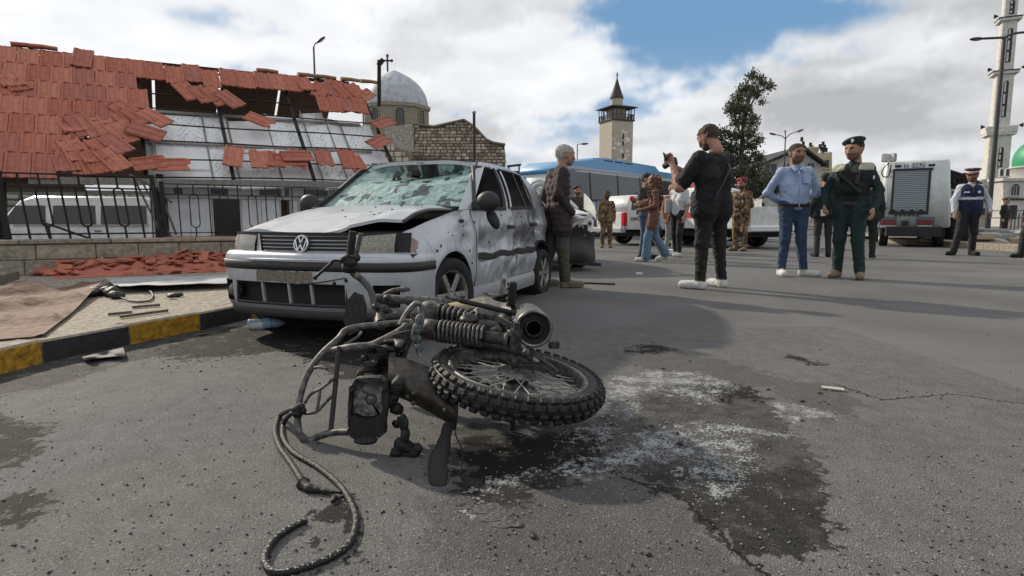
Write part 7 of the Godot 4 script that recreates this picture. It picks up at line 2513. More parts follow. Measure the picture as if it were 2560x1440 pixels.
	obj("rod", MB.new().tube([b0, b1], 0.026, 10), soot, s2)
	# muffler pointing at the viewer
	var mf := part("muffler", bike)
	var e0: Vector3 = B.call(1335, 822, 2.42)
	var ax := (Vector3(0.06, 0.035, 1.0)).normalized()
	var mx := looking(e0, ax)
	var mt := Transform3D(mx.basis * Basis(Vector3.RIGHT, PI / 2), e0)
	obj("can", MB.new().lathe(mt, [Vector2(0.030, -0.42), Vector2(0.060, -0.36), Vector2(0.074, -0.30), Vector2(0.076, -0.02), Vector2(0.079, -0.006), Vector2(0.077, 0.006), Vector2(0.068, 0.008), Vector2(0.064, 0.0)], 36), mat("muffler_steel", lin(0.42, 0.43, 0.44), 0.38, 0.8, texs["ash"], 2.5), mf)
	obj("end_plate", MB.new().lathe(mt, [Vector2(0.066, 0.0), Vector2(0.062, -0.012), Vector2(0.040, -0.016), Vector2(0.036, -0.004), Vector2(0.031, -0.002), Vector2(0.029, -0.02), Vector2(0.029, -0.12), Vector2(0.0, -0.12)], 32), soot, mf)
	obj("outlet_ring", MB.new().lathe(mt, [Vector2(0.030, -0.003), Vector2(0.0325, 0.001), Vector2(0.035, -0.004)], 28), steel, mf)
	obj("bracket", MB.new().bx(B.call(1385, 862, 2.42), Vector3(0.045, 0.030, 0.02), 0.004), steel, mf)
	obj("pipe", MB.new().tube(P.call([[1285, 782, 2.82], [1262, 775, 2.9], [1230, 790, 2.95]]), 0.022, 10), ash, mf)
	# engine
	var en := part("engine", bike)
	obj("crankcase", MB.new().box(Transform3D(Basis(Vector3.BACK, -0.12), B.call(1222, 798, 2.70)), Vector3(0.155, 0.10, 0.12), 0.02), alu, en)
	obj("cover_plate", MB.new().box(Transform3D(Basis(Vector3.BACK, -0.12), B.call(1215, 815, 2.60)), Vector3(0.12, 0.05, 0.10), 0.012), steel, en)
	obj("cylinder_head", MB.new().lump(B.call(1075, 778, 2.72), Vector3(0.058, 0.050, 0.055), 0.08, 20.0, nz, 10), alu, en)
	for k in 6:
		obj("cooling_fin", MB.new().box(Transform3D(Basis(Vector3.BACK, -0.12), B.call(1100 + k * 9, 786 + k * 2.2, 2.76)), Vector3(0.005, 0.10, 0.11), 0.001), steel, en)
	obj("sprocket_cover", MB.new().lathe(Transform3D(Basis(Vector3.RIGHT, 0.6), B.call(1262, 800, 2.60)), [Vector2(0, 0.02), Vector2(0.028, 0.02), Vector2(0.032, -0.01)], 14), ash, en)
	obj("lever_arm", MB.new().bar(B.call(1240, 795, 2.56), B.call(1300, 825, 2.50), 0.026, 0.014), ash, en)
	obj("lever_arm", MB.new().bar(B.call(1235, 805, 2.56), B.call(1252, 830, 2.52), 0.02, 0.012), ash, en)
	for q in [[1232, 845, 0.06], [1262, 838, 0.045], [1205, 842, 0.04], [1290, 832, 0.05], [1172, 800, 0.04], [1240, 825, 0.04], [1300, 805, 0.035]]:
		obj("melted_lump", MB.new().lump(B.call(q[0], q[1], 2.56), Vector3(q[2], q[2] * 0.55, q[2]), 0.7, 22.0, nz, 9), soot if int(q[0]) % 2 else steel, en)
	obj("tank_remains", MB.new().slab(func(u: float, v: float): return at(lerpf(1108, 1290, u), 770 - 26.0 * sin(u * 2.6 + 0.3) + v * 22.0, lerpf(3.0, 2.85, v)) - base + Vector3(0, 0.008 * sin(u * 14.0), 0), 16, 6, Vector3(0, -0.01, 0)), pale, bike)
	obj("tank_remains", MB.new().lump(B.call(1160, 768, 2.92), Vector3(0.10, 0.03, 0.06), 0.3, 14.0, nz, 9), mat("scorched_tan", lin(0.30, 0.235, 0.16), 0.9), bike)
	# footrest and pedal sticking up
	obj("foot_peg", MB.new().box(Transform3D(Basis(Vector3.BACK, -0.08), B.call(1280, 735, 2.72)), Vector3(0.040, 0.115, 0.045), 0.008), soot, bike)
	for k in 5:
		obj("peg_rib", MB.new().box(Transform3D(Basis(Vector3.BACK, -0.08), B.call(1270 - k * 0.5, 708 + k * 13, 2.68)), Vector3(0.012, 0.010, 0.05), 0.003), soot, bike)
	obj("peg_stem", MB.new().tube([B.call(1283, 765, 2.72), B.call(1290, 815, 2.70)], 0.012, 8), soot, bike)
	obj("pedal_plate", MB.new().box(Transform3D(Basis(Vector3.BACK, -0.18), B.call(1256, 718, 2.82)), Vector3(0.024, 0.085, 0.014), 0.006), pale, bike)
	obj("pedal_arm", MB.new().tube(P.call([[1255, 738, 2.82], [1230, 738, 2.84], [1210, 732, 2.86]]), 0.007, 6), pale, bike)
	obj("kick_lever", MB.new().tube(P.call([[1114, 740, 2.62], [1148, 750, 2.62], [1152, 752, 2.62]]), 0.0105, 8), ash, bike)
	obj("kick_lever", MB.new().tube(P.call([[1150, 751, 2.62], [1230, 770, 2.6], [1298, 786, 2.6]]), 0.012, 8), soot, bike)
	# fork legs and headstock
	obj("fork_leg", MB.new().tube(P.call([[940, 745, 3.02], [1010, 749, 3.0], [1020, 749, 3.0]]), 0.022, 12), ash, bike)
	obj("fork_leg", MB.new().tube(P.call([[1018, 750, 3.0], [1080, 755, 2.98], [1105, 758, 2.98]]), 0.027, 12), ash, bike)
	obj("fork_leg", MB.new().tube(P.call([[1104, 758, 2.98], [1180, 768, 2.98]]), 0.022, 12), steel, bike)
	obj("fork_leg", MB.new().tube(P.call([[945, 800, 2.85], [1000, 790, 2.85], [1075, 790, 2.88]]), 0.021, 10), steel, bike)
	obj("brake_rod", MB.new().tube(P.call([[960, 738, 3.05], [985, 726, 3.05], [1024, 722, 3.05]]), 0.012, 8), ash, bike)
	obj("headstock", MB.new().tube([B.call(948, 772, 2.95), B.call(952, 812, 2.80)], 0.030, 12), steel, bike)
	for q in [[942, 768, 0.03], [958, 775, 0.032], [945, 792, 0.03], [962, 800, 0.028], [938, 812, 0.025], [968, 745, 0.02]]:
		obj("clamp", MB.new().lump(B.call(q[0], q[1], 2.9), Vector3(q[2], q[2] * 0.8, q[2]), 0.35, 30.0, nz, 8), ash if int(q[0]) % 2 else steel, bike)
	for k in 6:
		obj("cable", MB.new().tube(P.call([[975, 775 + k * 6, 2.9], [1000 + k * 5, 785 + 5 * sin(k * 2.0), 2.85], [1030 + k * 6, 795 + k * 3, 2.8]]), 0.004, 5), soot, bike)
	# handlebar standing up
	var hb := part("handlebar", bike)
	obj("bar", MB.new().tube(P.call([[937, 790, 2.88], [936, 765, 2.9], [927, 728, 2.93], [905, 700, 2.95], [882, 682, 2.95], [873, 655, 2.95]]), 0.0165, 10), mat("bar_dark_steel", lin(0.06, 0.06, 0.062), 0.45, 0.5), hb)
	obj("grip", MB.new().tube(P.call([[874, 655, 2.95], [878, 615, 2.95], [883, 578, 2.95]]), [0.018, 0.02, 0.02, 0.02, 0.018, 0.02, 0.019, 0.02, 0.02, 0.02, 0.017, 0.02, 0.018], 10), soot, hb)
	obj("stub", MB.new().tube(P.call([[884, 655, 2.92], [892, 630, 2.92], [903, 583, 2.92]]), 0.0115, 8), ash, hb)
	for q in [[878, 655, 0.035], [868, 645, 0.028], [888, 645, 0.028], [872, 672, 0.03], [888, 668, 0.022], [865, 665, 0.02], [895, 690, 0.018]]:
		obj("switch_remains", MB.new().lump(B.call(q[0], q[1], 2.93), Vector3(q[2], q[2] * 0.85, q[2]), 0.5, 35.0, nz, 8), soot if int(q[0]) % 2 == 0 else pale, hb)
	obj("lever", MB.new().tube(P.call([[866, 655, 2.92], [835, 652, 2.90], [826, 660, 2.9], [790, 692, 2.88]]), 0.0075, 8), soot, hb)
	obj("lever_ball", MB.new().lump(B.call(788, 694, 2.88), Vector3(0.012, 0.012, 0.012), 0.0, 1.0, null, 6), soot, hb)
	# dark scorched side shield
	var sh := [[868, 752], [885, 730], [905, 738], [914, 770], [912, 800], [900, 826], [872, 840], [858, 800]]
	var so := []
	for q in sh:
		so.append(B.call(q[0], q[1], 2.95))
	obj("side_cover", MB.new().plate(so, Vector3(0, 0, -0.03)), mat("scorched_plastic", lin(0.035, 0.036, 0.038), 0.5, 0.0, texs["ash"], 5.0), bike)
	# rear rack of bent tubes
	var rk := part("rear_rack", bike)
	obj("outer_tube", MB.new().tube(P.call([[1008, 806, 2.62], [880, 820, 2.55], [845, 848, 2.49], [800, 890, 2.42], [768, 938, 2.37], [751, 990, 2.32], [744, 1050, 2.27], [752, 1090, 2.24], [772, 1102, 2.23], [800, 1090, 2.22], [835, 1081, 2.19], [872, 1080, 2.16]]), 0.0135, 10), ash, rk)
	obj("inner_tube", MB.new().tube(P.call([[1030, 805, 2.52], [1000, 828, 2.46], [955, 852, 2.42], [925, 864, 2.41], [880, 868, 2.41], [838, 876, 2.44], [812, 880, 2.45]]), 0.0165, 10), ash, rk)
	obj("upright", MB.new().bar(B.call(848, 868, 2.42), B.call(827, 1078, 2.2), 0.020, 0.016), soot, rk)
	for q in [[[762, 1008, 2.31], [778, 985, 2.31], [805, 970, 2.30], [836, 945, 2.32]], [[760, 1034, 2.30], [790, 1030, 2.28], [815, 1005, 2.28], [832, 988, 2.28]], [[800, 972, 2.30], [797, 1000, 2.29], [792, 1028, 2.28]], [[786, 920, 2.37], [800, 918, 2.36], [818, 922, 2.35]], [[755, 1090, 2.24], [775, 1105, 2.22], [798, 1108, 2.21]], [[905, 830, 2.52], [890, 845, 2.5], [860, 862, 2.46]]]:
		obj("brace", MB.new().tube(P.call(q), 0.0062, 7), ash, rk)
	var hoop := P.call([[1000, 812, 2.55], [1015, 785, 2.56], [1032, 764, 2.57], [1046, 758, 2.58], [1056, 772, 2.58], [1057, 800, 2.56]])
	obj("grab_hoop", MB.new().tube(hoop, 0.019, 10, true, 0.6), ash, rk)
	obj("frame_rail", MB.new().tube(P.call([[1012, 812, 2.52], [1022, 842, 2.46], [1010, 880, 2.42], [1000, 915, 2.38]]), 0.016, 9), steel, bike)
	obj("frame_rail", MB.new().tube(P.call([[980, 842, 2.46], [985, 880, 2.45], [960, 930, 2.36]]), 0.014, 9), soot, bike)
	obj("rail_plate", MB.new().bar(B.call(985, 850, 2.40), B.call(1040, 836, 2.44), 0.05, 0.012), steel, bike)
	obj("rail_bolt", MB.new().tube([B.call(1015, 806, 2.46), B.call(1016, 798, 2.46)], 0.014, 6), ash, bike)
	# melted blue-grey caliper bracket
	var cb := part("melted_bracket", bike)
	for q in [[1048, 800, 0.020, 0.026], [1046, 822, 0.024, 0.03], [1042, 846, 0.022, 0.026], [1047, 866, 0.017, 0.022], [1036, 838, 0.014, 0.03]]:
		obj("alloy_lump", MB.new().lump(B.call(q[0], q[1], 2.36), Vector3(q[2], q[3], q[2]), 0.45, 40.0, nz, 9), blue, cb)
	obj("bolt_tip", MB.new().tube([B.call(1045, 880, 2.34), B.call(1052, 892, 2.34)], 0.010, 6), pale, cb)
	# charred seat foam
	var r := RandomNumberGenerator.new()
	r.seed = 44
	var ch := part("charred_seat", bike)
	for k in 26:
		var t := r.randf()
		var u := lerpf(985, 905, t) + r.randf_range(-28, 28)
		var v := lerpf(850, 945, t) + r.randf_range(-22, 25)
		obj("charred_lump", MB.new().lump(B.call(u, v, 2.40 + r.randf_range(-0.05, 0.05)), Vector3(r.randf_range(0.015, 0.035), r.randf_range(0.012, 0.03), 0.025), 0.8, 40.0, nz, 8), soot if k % 5 else ash, ch)
	obj("torn_flap", MB.new().slab(func(u: float, v: float): return at(lerpf(930, 985, u) + 18.0 * sin(v * 4.0), lerpf(860, 940, v) + 14.0 * u, 2.34 - 0.03 * sin(u * 5.0 + v * 4.0)) - base, 8, 10, Vector3(0, 0, -0.008)), soot, ch)
	# rear mudguard
	var gd := part("mudguard", bike)
	var gm := mat("scorched_guard", lin(0.085, 0.080, 0.076), 0.45, 0.4, noise_tex("guard", 0.02, Color(0.3, 0.27, 0.25), Color(1.0, 0.96, 0.9), FastNoiseLite.TYPE_SIMPLEX_SMOOTH, 5), 5.0)
	obj("blade", MB.new().slab(func(u: float, v: float):
		var top := Vector2(lerpf(972, 1140, u), lerpf(892, 962, pow(u, 1.1)) - 10.0 * sin(u * PI))
		var bot := Vector2(lerpf(968, 1138, u), lerpf(985, 1070, pow(u, 1.3)))
		var p := top.lerp(bot, v)
		return at(p.x, p.y, 2.30 - 0.13 * sin(v * 2.2) - 0.05 * u) - base, 18, 12, Vector3(0, 0.002, -0.012)), gm, gd)
	obj("edge_rib", MB.new().tube(P.call([[1139, 964, 2.235], [1142, 1000, 2.15], [1140, 1040, 2.13], [1136, 1072, 2.14]]), 0.007, 7), gm, gd)
	for q in [[1117, 966, 2.18], [1113, 1026, 2.10], [1018, 992, 2.12], [1034, 986, 2.12], [1033, 1008, 2.10]]:
		obj("bolt", MB.new().lump(B.call(q[0], q[1], q[2] - 0.02), Vector3(0.009, 0.009, 0.007), 0.0, 1.0, null, 6), steel, gd)
	# tail lamp shell
	var tl := part("tail_lamp", bike)
	var d := 2.10
	var oo := []
	var ii := []
	for k in 24:
		var a := TAU * k / 24.0
		var cx := cos(a)
		var sx := sin(a)
		var q := Vector2(signf(cx) * pow(absf(cx), 0.45), signf(sx) * pow(absf(sx), 0.45))
		var jx := 9.0 * nz.get_noise_1d(k * 260.0)
		oo.append(B.call(919 + q.x * 50.0 + q.y * -3.0 + jx, 1022 + q.y * 74.0 + 9.0 * nz.get_noise_1d(k * 190.0 + 99.0), d + 0.02 * nz.get_noise_1d(k * 150.0)))
		ii.append(B.call(917 + q.x * 37.0 + q.y * -3.0 - jx, 1004 + q.y * 42.0 + jx, d))
	obj("shell_face", MB.new().frame(oo, ii, Vector3(0, 0, -0.012)), soot, tl)
	var rings := []
	for k in 4:
		var ring := PackedVector3Array()
		for p in oo:
			var cc: Vector3 = B.call(919, 1022, d)
			ring.append(cc + (p - cc) * [0.995, 1.02, 0.95, 0.02][k] + Vector3(0, 0, [-0.004, -0.02, -0.06, -0.085][k]))
		rings.append(ring)
	obj("shell", MB.new().smooth(1).loft(rings, true, false), soot, tl)
	var rr := MB.new()
	var pl := []
	for p in ii:
		pl.append(p + Vector3(0, 0, -0.025))
	obj("reflector", MB.new().plate(pl, Vector3(0, 0, -0.004)), mat("scorched_reflector", lin(0.34, 0.34, 0.35), 0.6, 0.1, texs["ash"], 4.0), tl)
	obj("reflector_wall", MB.new().frame(ii, pl, Vector3(0, 0, -0.001)), steel, tl)
	obj("bulb_socket", MB.new().lathe(Transform3D(Basis(Vector3.RIGHT, PI / 2), B.call(924, 1003, d - 0.0) + Vector3(0, 0, -0.024)), [Vector2(0.0, -0.02), Vector2(0.014, -0.02), Vector2(0.017, 0.004), Vector2(0.021, 0.0)], 16), soot, tl)
	for q in [[922, 962], [934, 1038], [900, 972]]:
		obj("screw", MB.new().lump(B.call(q[0], q[1], d - 0.0) + Vector3(0, 0, -0.02), Vector3(0.006, 0.006, 0.004), 0.0, 1.0, null, 5), ash, tl)
	for k in 10:
		obj("charred_lump", MB.new().lump(B.call(975 + r.randf_range(-14, 32), 1000 + r.randf_range(-45, 55), 2.16), Vector3(0.025, 0.022, 0.03), 0.6, 35.0, nz, 8), soot, tl)
	obj("charred_lump", MB.new().lump(B.call(915, 1098, 2.10), Vector3(0.04, 0.016, 0.03), 0.4, 30.0, nz, 8), soot, tl)
	# melted plastic hanging down, indicator paddle, wire
	var hp := part("melted_plastic", bike)
	for q in [[1012, 1062, 0.018, 0.035], [1016, 1090, 0.014, 0.03], [1005, 1118, 0.034, 0.024], [1030, 1126, 0.034, 0.024], [992, 1126, 0.022, 0.02], [1018, 1142, 0.04, 0.016], [1044, 1118, 0.02, 0.018]]:
		obj("drip", MB.new().lump(B.call(q[0], q[1], 2.10), Vector3(q[2], q[3], 0.02), 1.1, 45.0, nz, 9), soot, hp)
	var ind := part("indicator", bike)
	obj("stalk", MB.new().tube(P.call([[1122, 1062, 2.10], [1112, 1095, 2.04], [1103, 1135, 1.97]]), [0.022, 0.022, 0.022, 0.021, 0.02, 0.02, 0.022, 0.024, 0.026, 0.028, 0.03, 0.031, 0.03], 10, true, 0.6), soot, ind)
	obj("paddle", MB.new().tube(P.call([[1103, 1125, 1.98], [1094, 1160, 1.93], [1096, 1195, 1.88], [1098, 1224, 1.845]]), [0.026, 0.029, 0.031, 0.033, 0.034, 0.034, 0.033, 0.033, 0.033, 0.033, 0.033, 0.032, 0.031, 0.030, 0.029, 0.027, 0.024, 0.019, 0.010], 14, true, 0.55), soot, ind)
	obj("wire", MB.new().tube(P.call([[1134, 1062, 2.1], [1140, 1090, 2.05], [1156, 1130, 1.98], [1152, 1185, 1.9]]), 0.0028, 5), soot, bike)
	# stand and peg beneath, on which the wreck rests
	obj("side_stand", MB.new().tube([B.call(1160, 860, 2.6), on_road(at(1190, 960, 2.62)) - base + Vector3(0, 0.012, 0)], 0.013, 8), soot, bike)
	obj("sprocket", MB.new().lathe(Transform3D(Basis(n.cross(Vector3.BACK).normalized(), n, n.cross(Vector3.BACK).normalized().cross(n)), wc - n * 0.09), [Vector2(0.0, 0.0), Vector2(0.10, 0.0), Vector2(0.10, -0.006), Vector2(0.0, -0.006)], 28), soot, bike)
	var foot := wc - n * 0.12
	obj("axle_foot", MB.new().tube([foot, Vector3(foot.x, 0.008, foot.z)], 0.012, 8), soot, bike)
	# rope tied to the rack
	var rope := thing("tie_rope", "black speckled rope tied to the motorcycle's rack and curling over the asphalt", "rope", on_road(at(740, 1040, 2.3)))
	var rb := rope.position
	var g := func(px: Array, up := 0.010) -> Array:
		var o := []
		for q in px:
			o.append(gp(q[0], q[1], up) - rb)
		return o
	var lead: Array = [at(750, 1028, 2.27) - rb, at(730, 1023, 2.28) - rb]
	obj("strand", MB.new().tube(curve(lead + g.call([[700, 1040], [688, 1075], [698, 1115], [722, 1150], [748, 1190], [762, 1215]]), 6), 0.0105, 8), soot, rope)
	obj("strand", MB.new().tube(curve([at(748, 1034, 2.26) - rb, at(726, 1036, 2.27) - rb] + g.call([[709, 1060], [708, 1095], [735, 1132], [795, 1168], [848, 1212], [880, 1262], [890, 1308], [870, 1362], [815, 1398], [740, 1424], [690, 1430], [665, 1412], [664, 1385], [690, 1345], [728, 1318], [765, 1300]]), 7), 0.0098, 9), soot, rope)
	var fl := MB.new()
	var track: Array = curve(g.call([[708, 1095], [735, 1132], [795, 1168], [848, 1212], [880, 1262], [890, 1308], [870, 1362], [815, 1398], [740, 1424], [690, 1430], [665, 1412], [664, 1385], [690, 1345], [728, 1318], [765, 1300]]), 14)
	for k in track.size() - 1:
		for j in 2:
			var aa := k * 2.4 + j * 2.9
			fl.lump(track[k].lerp(track[k + 1], j * 0.5) + Vector3(cos(aa) * 0.006, absf(sin(aa)) * 0.009, 0.004), Vector3(0.0024, 0.0018, 0.0018), 0.0, 1.0, null, 3)
	obj("white_flecks", fl, mat("fleck_white", lin(0.5, 0.5, 0.48), 0.8), rope).set_meta("kind", "stuff")
	for q in [[740, 1024], [748, 1030], [756, 1026], [744, 1036], [752, 1018]]:
		obj("knot", MB.new().lump(at(q[0], q[1], 2.27) - rb, Vector3(0.018, 0.016, 0.016), 0.4, 40.0, nz, 8), soot, rope)
	obj("frayed_end", MB.new().tube(curve(g.call([[758, 1210], [775, 1222], [800, 1225], [830, 1230], [855, 1230]], 0.012), 5), [0.024, 0.02, 0.018, 0.014, 0.016, 0.017, 0.013, 0.012, 0.010, 0.012, 0.009, 0.008, 0.011, 0.009, 0.007, 0.008, 0.006, 0.005, 0.006, 0.008, 0.005], 7), soot, rope)
	obj("frayed_end", MB.new().lump(g.call([[835, 1248]], 0.008)[0], Vector3(0.008, 0.008, 0.02), 0.4, 60.0, nz, 6), soot, rope)

# ---------- small debris on the near road ----------
func build_debris() -> void:
	var r := RandomNumberGenerator.new()
	r.seed = 202
	var soot: Material = mats["soot_black"]
	var shapes := []
	for k in 4:
		shapes.append(MB.new().lump(Vector3.ZERO, Vector3(0.016, 0.006, 0.011), 0.9, 40.0 + k * 11.0, nz, 6).done())
	for k in 48:
		var u := r.randf_range(-40, 2560)
		var v := r.randf_range(760, 1400)
		if k < 20:
			u = r.randf_range(380, 1000)
			v = r.randf_range(830, 960)
		elif k < 40:
			u = r.randf_range(1450, 2150)
			v = r.randf_range(860, 1130)
		var o := obj("charred_flake", shapes[k % 4], soot)
		o.transform = Transform3D(Basis(Vector3.UP, r.randf() * TAU).scaled(Vector3.ONE * r.randf_range(0.35, 1.0)), gp(u, v, 0.002))
		tag(o, "small black charred flake lying on the asphalt", "debris", "charred flakes on the road")
	# pale ash flakes of the burnt casing near the paddle
	for q in [[1228, 1270, 0.05], [1245, 1290, 0.045], [1275, 1305, 0.04], [1260, 1280, 0.03]]:
		var o := obj("ash_crust", MB.new().lump(Vector3.ZERO, Vector3(q[2], 0.0016, q[2] * 0.6), 1.6, 30.0, nz, 12), mat("ash_grey", lin(0.16, 0.165, 0.17), 0.9, 0.0, texs["ash"], 8.0))
		o.position = gp(q[0], q[1], 0.001)
		tag(o, "thin pale ash crust on the dark wet asphalt", "ash", "ash crusts by the motorcycle")
	# loose grit: too many to count
	for q in [["pale_grit", mat("grit_pale", lin(0.24, 0.23, 0.21), 0.8), 1500, 77], ["dark_grit", mat("grit_dark", lin(0.02, 0.02, 0.02), 0.8), 1500, 78]]:
		var mm := MultiMesh.new()
		mm.transform_format = MultiMesh.TRANSFORM_3D
		mm.mesh = MB.new().lump(Vector3.ZERO, Vector3(0.0034, 0.0020, 0.0027), 0.5, 90.0, nz, 3).done()
		mm.instance_count = q[2]
		r.seed = q[3]
		for k in int(q[2]):
			var u := r.randf_range(-60, 2620)
			var v := 760.0 + 700.0 * pow(r.randf(), 0.8)
			if q[0] == "dark_grit" and k % 3 == 0:
				u = r.randfn(560, 180)
				v = r.randfn(870, 35)
			elif q[0] == "pale_grit" and k % 3 == 0:
				u = r.randfn(1650, 220)
				v = r.randfn(1050, 80)
			v = clampf(v, 740, 1470)
			mm.set_instance_transform(k, Transform3D(Basis(Vector3.UP, r.randf() * TAU).scaled(Vector3.ONE * r.randf_range(0.4, 1.5)), gp(u, v, 0.0015)))
		var o := MultiMeshInstance3D.new()
		o.name = numbered(q[0])
		o.multimesh = mm
		o.material_override = q[1]
		add_child(o)
		o.set_meta("kind", "stuff")
		tag(o, "fine %s grit scattered over the near asphalt" % ("pale" if q[0] == "pale_grit" else "black"), "grit")

# ---------- people: one smooth skin grown round a posed skeleton ----------
# bones: [a, b, radius a, radius b, tag]; returns points, normals, tags and triangles
func skin(bones: Array, cell: float, k: float) -> Dictionary:
	var lo := Vector3(1e9, 1e9, 1e9)
	var hi := -lo
	for b in bones:
		var m := Vector3.ONE * (maxf(b[2], b[3]) + cell * 3.0)
		lo = lo.min(b[0].min(b[1]) - m)
		hi = hi.max(b[0].max(b[1]) + m)
	var nx := int((hi.x - lo.x) / cell) + 2
	var ny := int((hi.y - lo.y) / cell) + 2
	var nzz := int((hi.z - lo.z) / cell) + 2
	var fld := PackedFloat32Array()
	fld.resize(nx * ny * nzz)
	fld.fill(1.0)
	var best := fld.duplicate()
	var tg := PackedByteArray()
	tg.resize(nx * ny * nzz)
	for b in bones:
		var a: Vector3 = b[0]
		var ba: Vector3 = b[1] - a
		var bb := maxf(ba.length_squared(), 1e-9)
		var ra: float = b[2]
		var rd: float = b[3] - ra
		var mg := maxf(b[2], b[3]) + cell * 2.2
		var p0: Vector3 = (b[0].min(b[1]) - Vector3.ONE * mg - lo) / cell
		var p1: Vector3 = (b[0].max(b[1]) + Vector3.ONE * mg - lo) / cell
		for z in range(maxi(0, int(p0.z)), mini(nzz, int(p1.z) + 1)):
			for y in range(maxi(0, int(p0.y)), mini(ny, int(p1.y) + 1)):
				var row := nx * (y + ny * z)
				var py := lo.y + y * cell - a.y
				var pz := lo.z + z * cell - a.z
				for x in range(maxi(0, int(p0.x)), mini(nx, int(p1.x) + 1)):
					var q := Vector3(lo.x + x * cell - a.x, py, pz)
					var h := clampf(q.dot(ba) / bb, 0.0, 1.0)
					var d := (q - ba * h).length() - ra - rd * h
					var i := row + x
					if d < best[i]:
						best[i] = d
						tg[i] = b[4]
					var f := fld[i]
					if f > 0.9:
						fld[i] = d
					else:
						var s := clampf(0.5 + 0.5 * (f - d) / k, 0.0, 1.0)
						fld[i] = lerpf(f, d, s) - k * s * (1.0 - s)
	var at_cell := PackedInt32Array()
	at_cell.resize(nx * ny * nzz)
	at_cell.fill(-1)
	var pts := PackedVector3Array()
	var nrm := PackedVector3Array()
	var tags := PackedByteArray()
	var cells := PackedInt32Array()
	var lim := cell * 1.9
	for z in nzz - 1:
		for y in ny - 1:
			for x in nx - 1:
				var i := x + nx * (y + ny * z)
				if absf(fld[i]) > lim:
					continue
				var c := [fld[i], fld[i + 1], fld[i + nx], fld[i + nx + 1], fld[i + nx * ny], fld[i + nx * ny + 1], fld[i + nx * ny + nx], fld[i + nx * ny + nx + 1]]
				var neg := 0
				for q in c:
					if q < 0.0:
						neg += 1
				if neg == 0 or neg == 8:
					continue
				var sum := Vector3.ZERO
				var n := 0
				for e in [[0, 1], [2, 3], [4, 5], [6, 7], [0, 2], [1, 3], [4, 6], [5, 7], [0, 4], [1, 5], [2, 6], [3, 7]]:
					var u: float = c[e[0]]
					var v: float = c[e[1]]
					if (u < 0.0) != (v < 0.0):
						var t := u / (u - v)
						var pa := Vector3(e[0] & 1, (e[0] >> 1) & 1, e[0] >> 2)
						var pb := Vector3(e[1] & 1, (e[1] >> 1) & 1, e[1] >> 2)
						sum += pa.lerp(pb, t)
						n += 1
				at_cell[i] = pts.size()
				cells.append(i)
				pts.append(lo + (Vector3(x, y, z) + sum / n) * cell)
				nrm.append(Vector3(c[1] + c[3] + c[5] + c[7] - c[0] - c[2] - c[4] - c[6], c[2] + c[3] + c[6] + c[7] - c[0] - c[1] - c[4] - c[5], c[4] + c[5] + c[6] + c[7] - c[0] - c[1] - c[2] - c[3]).normalized())
				tags.append(tg[i])
	var tri := PackedInt32Array()
	var st := [1, nx, nx * ny]
	for i in cells:
		for ax in 3:
			var s: int = st[ax]
			var u: int = st[(ax + 1) % 3]
			var v: int = st[(ax + 2) % 3]
			if i - u - v < 0 or (fld[i] < 0.0) == (fld[i + s] < 0.0):
				continue
			var q := [at_cell[i], at_cell[i - u], at_cell[i - u - v], at_cell[i - v]]
			if q.min() < 0:
				continue
			if fld[i] < 0.0:
				tri.append_array(PackedInt32Array([q[0], q[1], q[2], q[0], q[2], q[3]]))
			else:
				tri.append_array(PackedInt32Array([q[0], q[2], q[1], q[0], q[3], q[2]]))
	return {"p": pts, "n": nrm, "t": tags, "i": tri}

var cache := {}

func hand_skin(grip: bool) -> Dictionary:
	var key := "hand%s" % grip
	if not cache.has(key):
		var b := []
		for k in 4:
			var z := -0.030 + k * 0.020
			b.append([Vector3(0, -0.005, z * 0.7), Vector3(0, -0.085, z), 0.014, 0.012, 0])
			var l: float = [0.058, 0.072, 0.078, 0.070][k]
			var c := 1.25 if grip else 0.35
			var p := Vector3(0, -0.088, z)
			for j in 3:
				var an := c * (j + 0.6)
				var q: Vector3 = p + Vector3(-sin(an), -cos(an), 0) * l * [0.45, 0.32, 0.23][j]
				b.append([p, q, 0.0092 - j * 0.0008, 0.0086 - j * 0.0008, 0])
				p = q
		b.append([Vector3(-0.004, -0.02, 0.026), Vector3(-0.018, -0.055, 0.046), 0.013, 0.0105, 0])
		b.append([Vector3(-0.018, -0.055, 0.046), Vector3(-0.034 if grip else -0.020, -0.088, 0.046), 0.0105, 0.0085, 0])
		cache[key] = skin(b, 0.0062, 0.008)
	return cache[key]

func head_skin() -> Dictionary:
	if not cache.has("head"):
		var b := [[Vector3(0, 0.035, -0.025), Vector3(0, 0.03, 0.02), 0.090, 0.078, 0], [Vector3(0, -0.02, 0.035), Vector3(0, -0.075, 0.052), 0.066, 0.036, 0], [Vector3(0, -0.05, -0.035), Vector3(0, -0.15, -0.045), 0.056, 0.060, 0],
			[Vector3(0, 0.012, 0.090), Vector3(0, -0.028, 0.106), 0.009, 0.0145, 0], [Vector3(0, -0.058, 0.080), Vector3(0, -0.064, 0.080), 0.018, 0.016, 0]]
		for s in [-1.0, 1.0]:
			b.append([Vector3(s * 0.042, -0.055, 0.015), Vector3(s * 0.028, -0.075, 0.04), 0.036, 0.026, 0])
			b.append([Vector3(s * 0.082, 0.012, -0.012), Vector3(s * 0.084, -0.022, -0.006), 0.014, 0.010, 0])
			b.append([Vector3(s * 0.045, -0.01, 0.058), Vector3(s * 0.03, -0.03, 0.06), 0.024, 0.026, 0])
			b.append([Vector3(s * 0.018, 0.034, 0.086), Vector3(s * 0.05, 0.034, 0.072), 0.012, 0.011, 0])
		cache["head"] = skin(b, 0.0085, 0.02)
	return cache["head"]

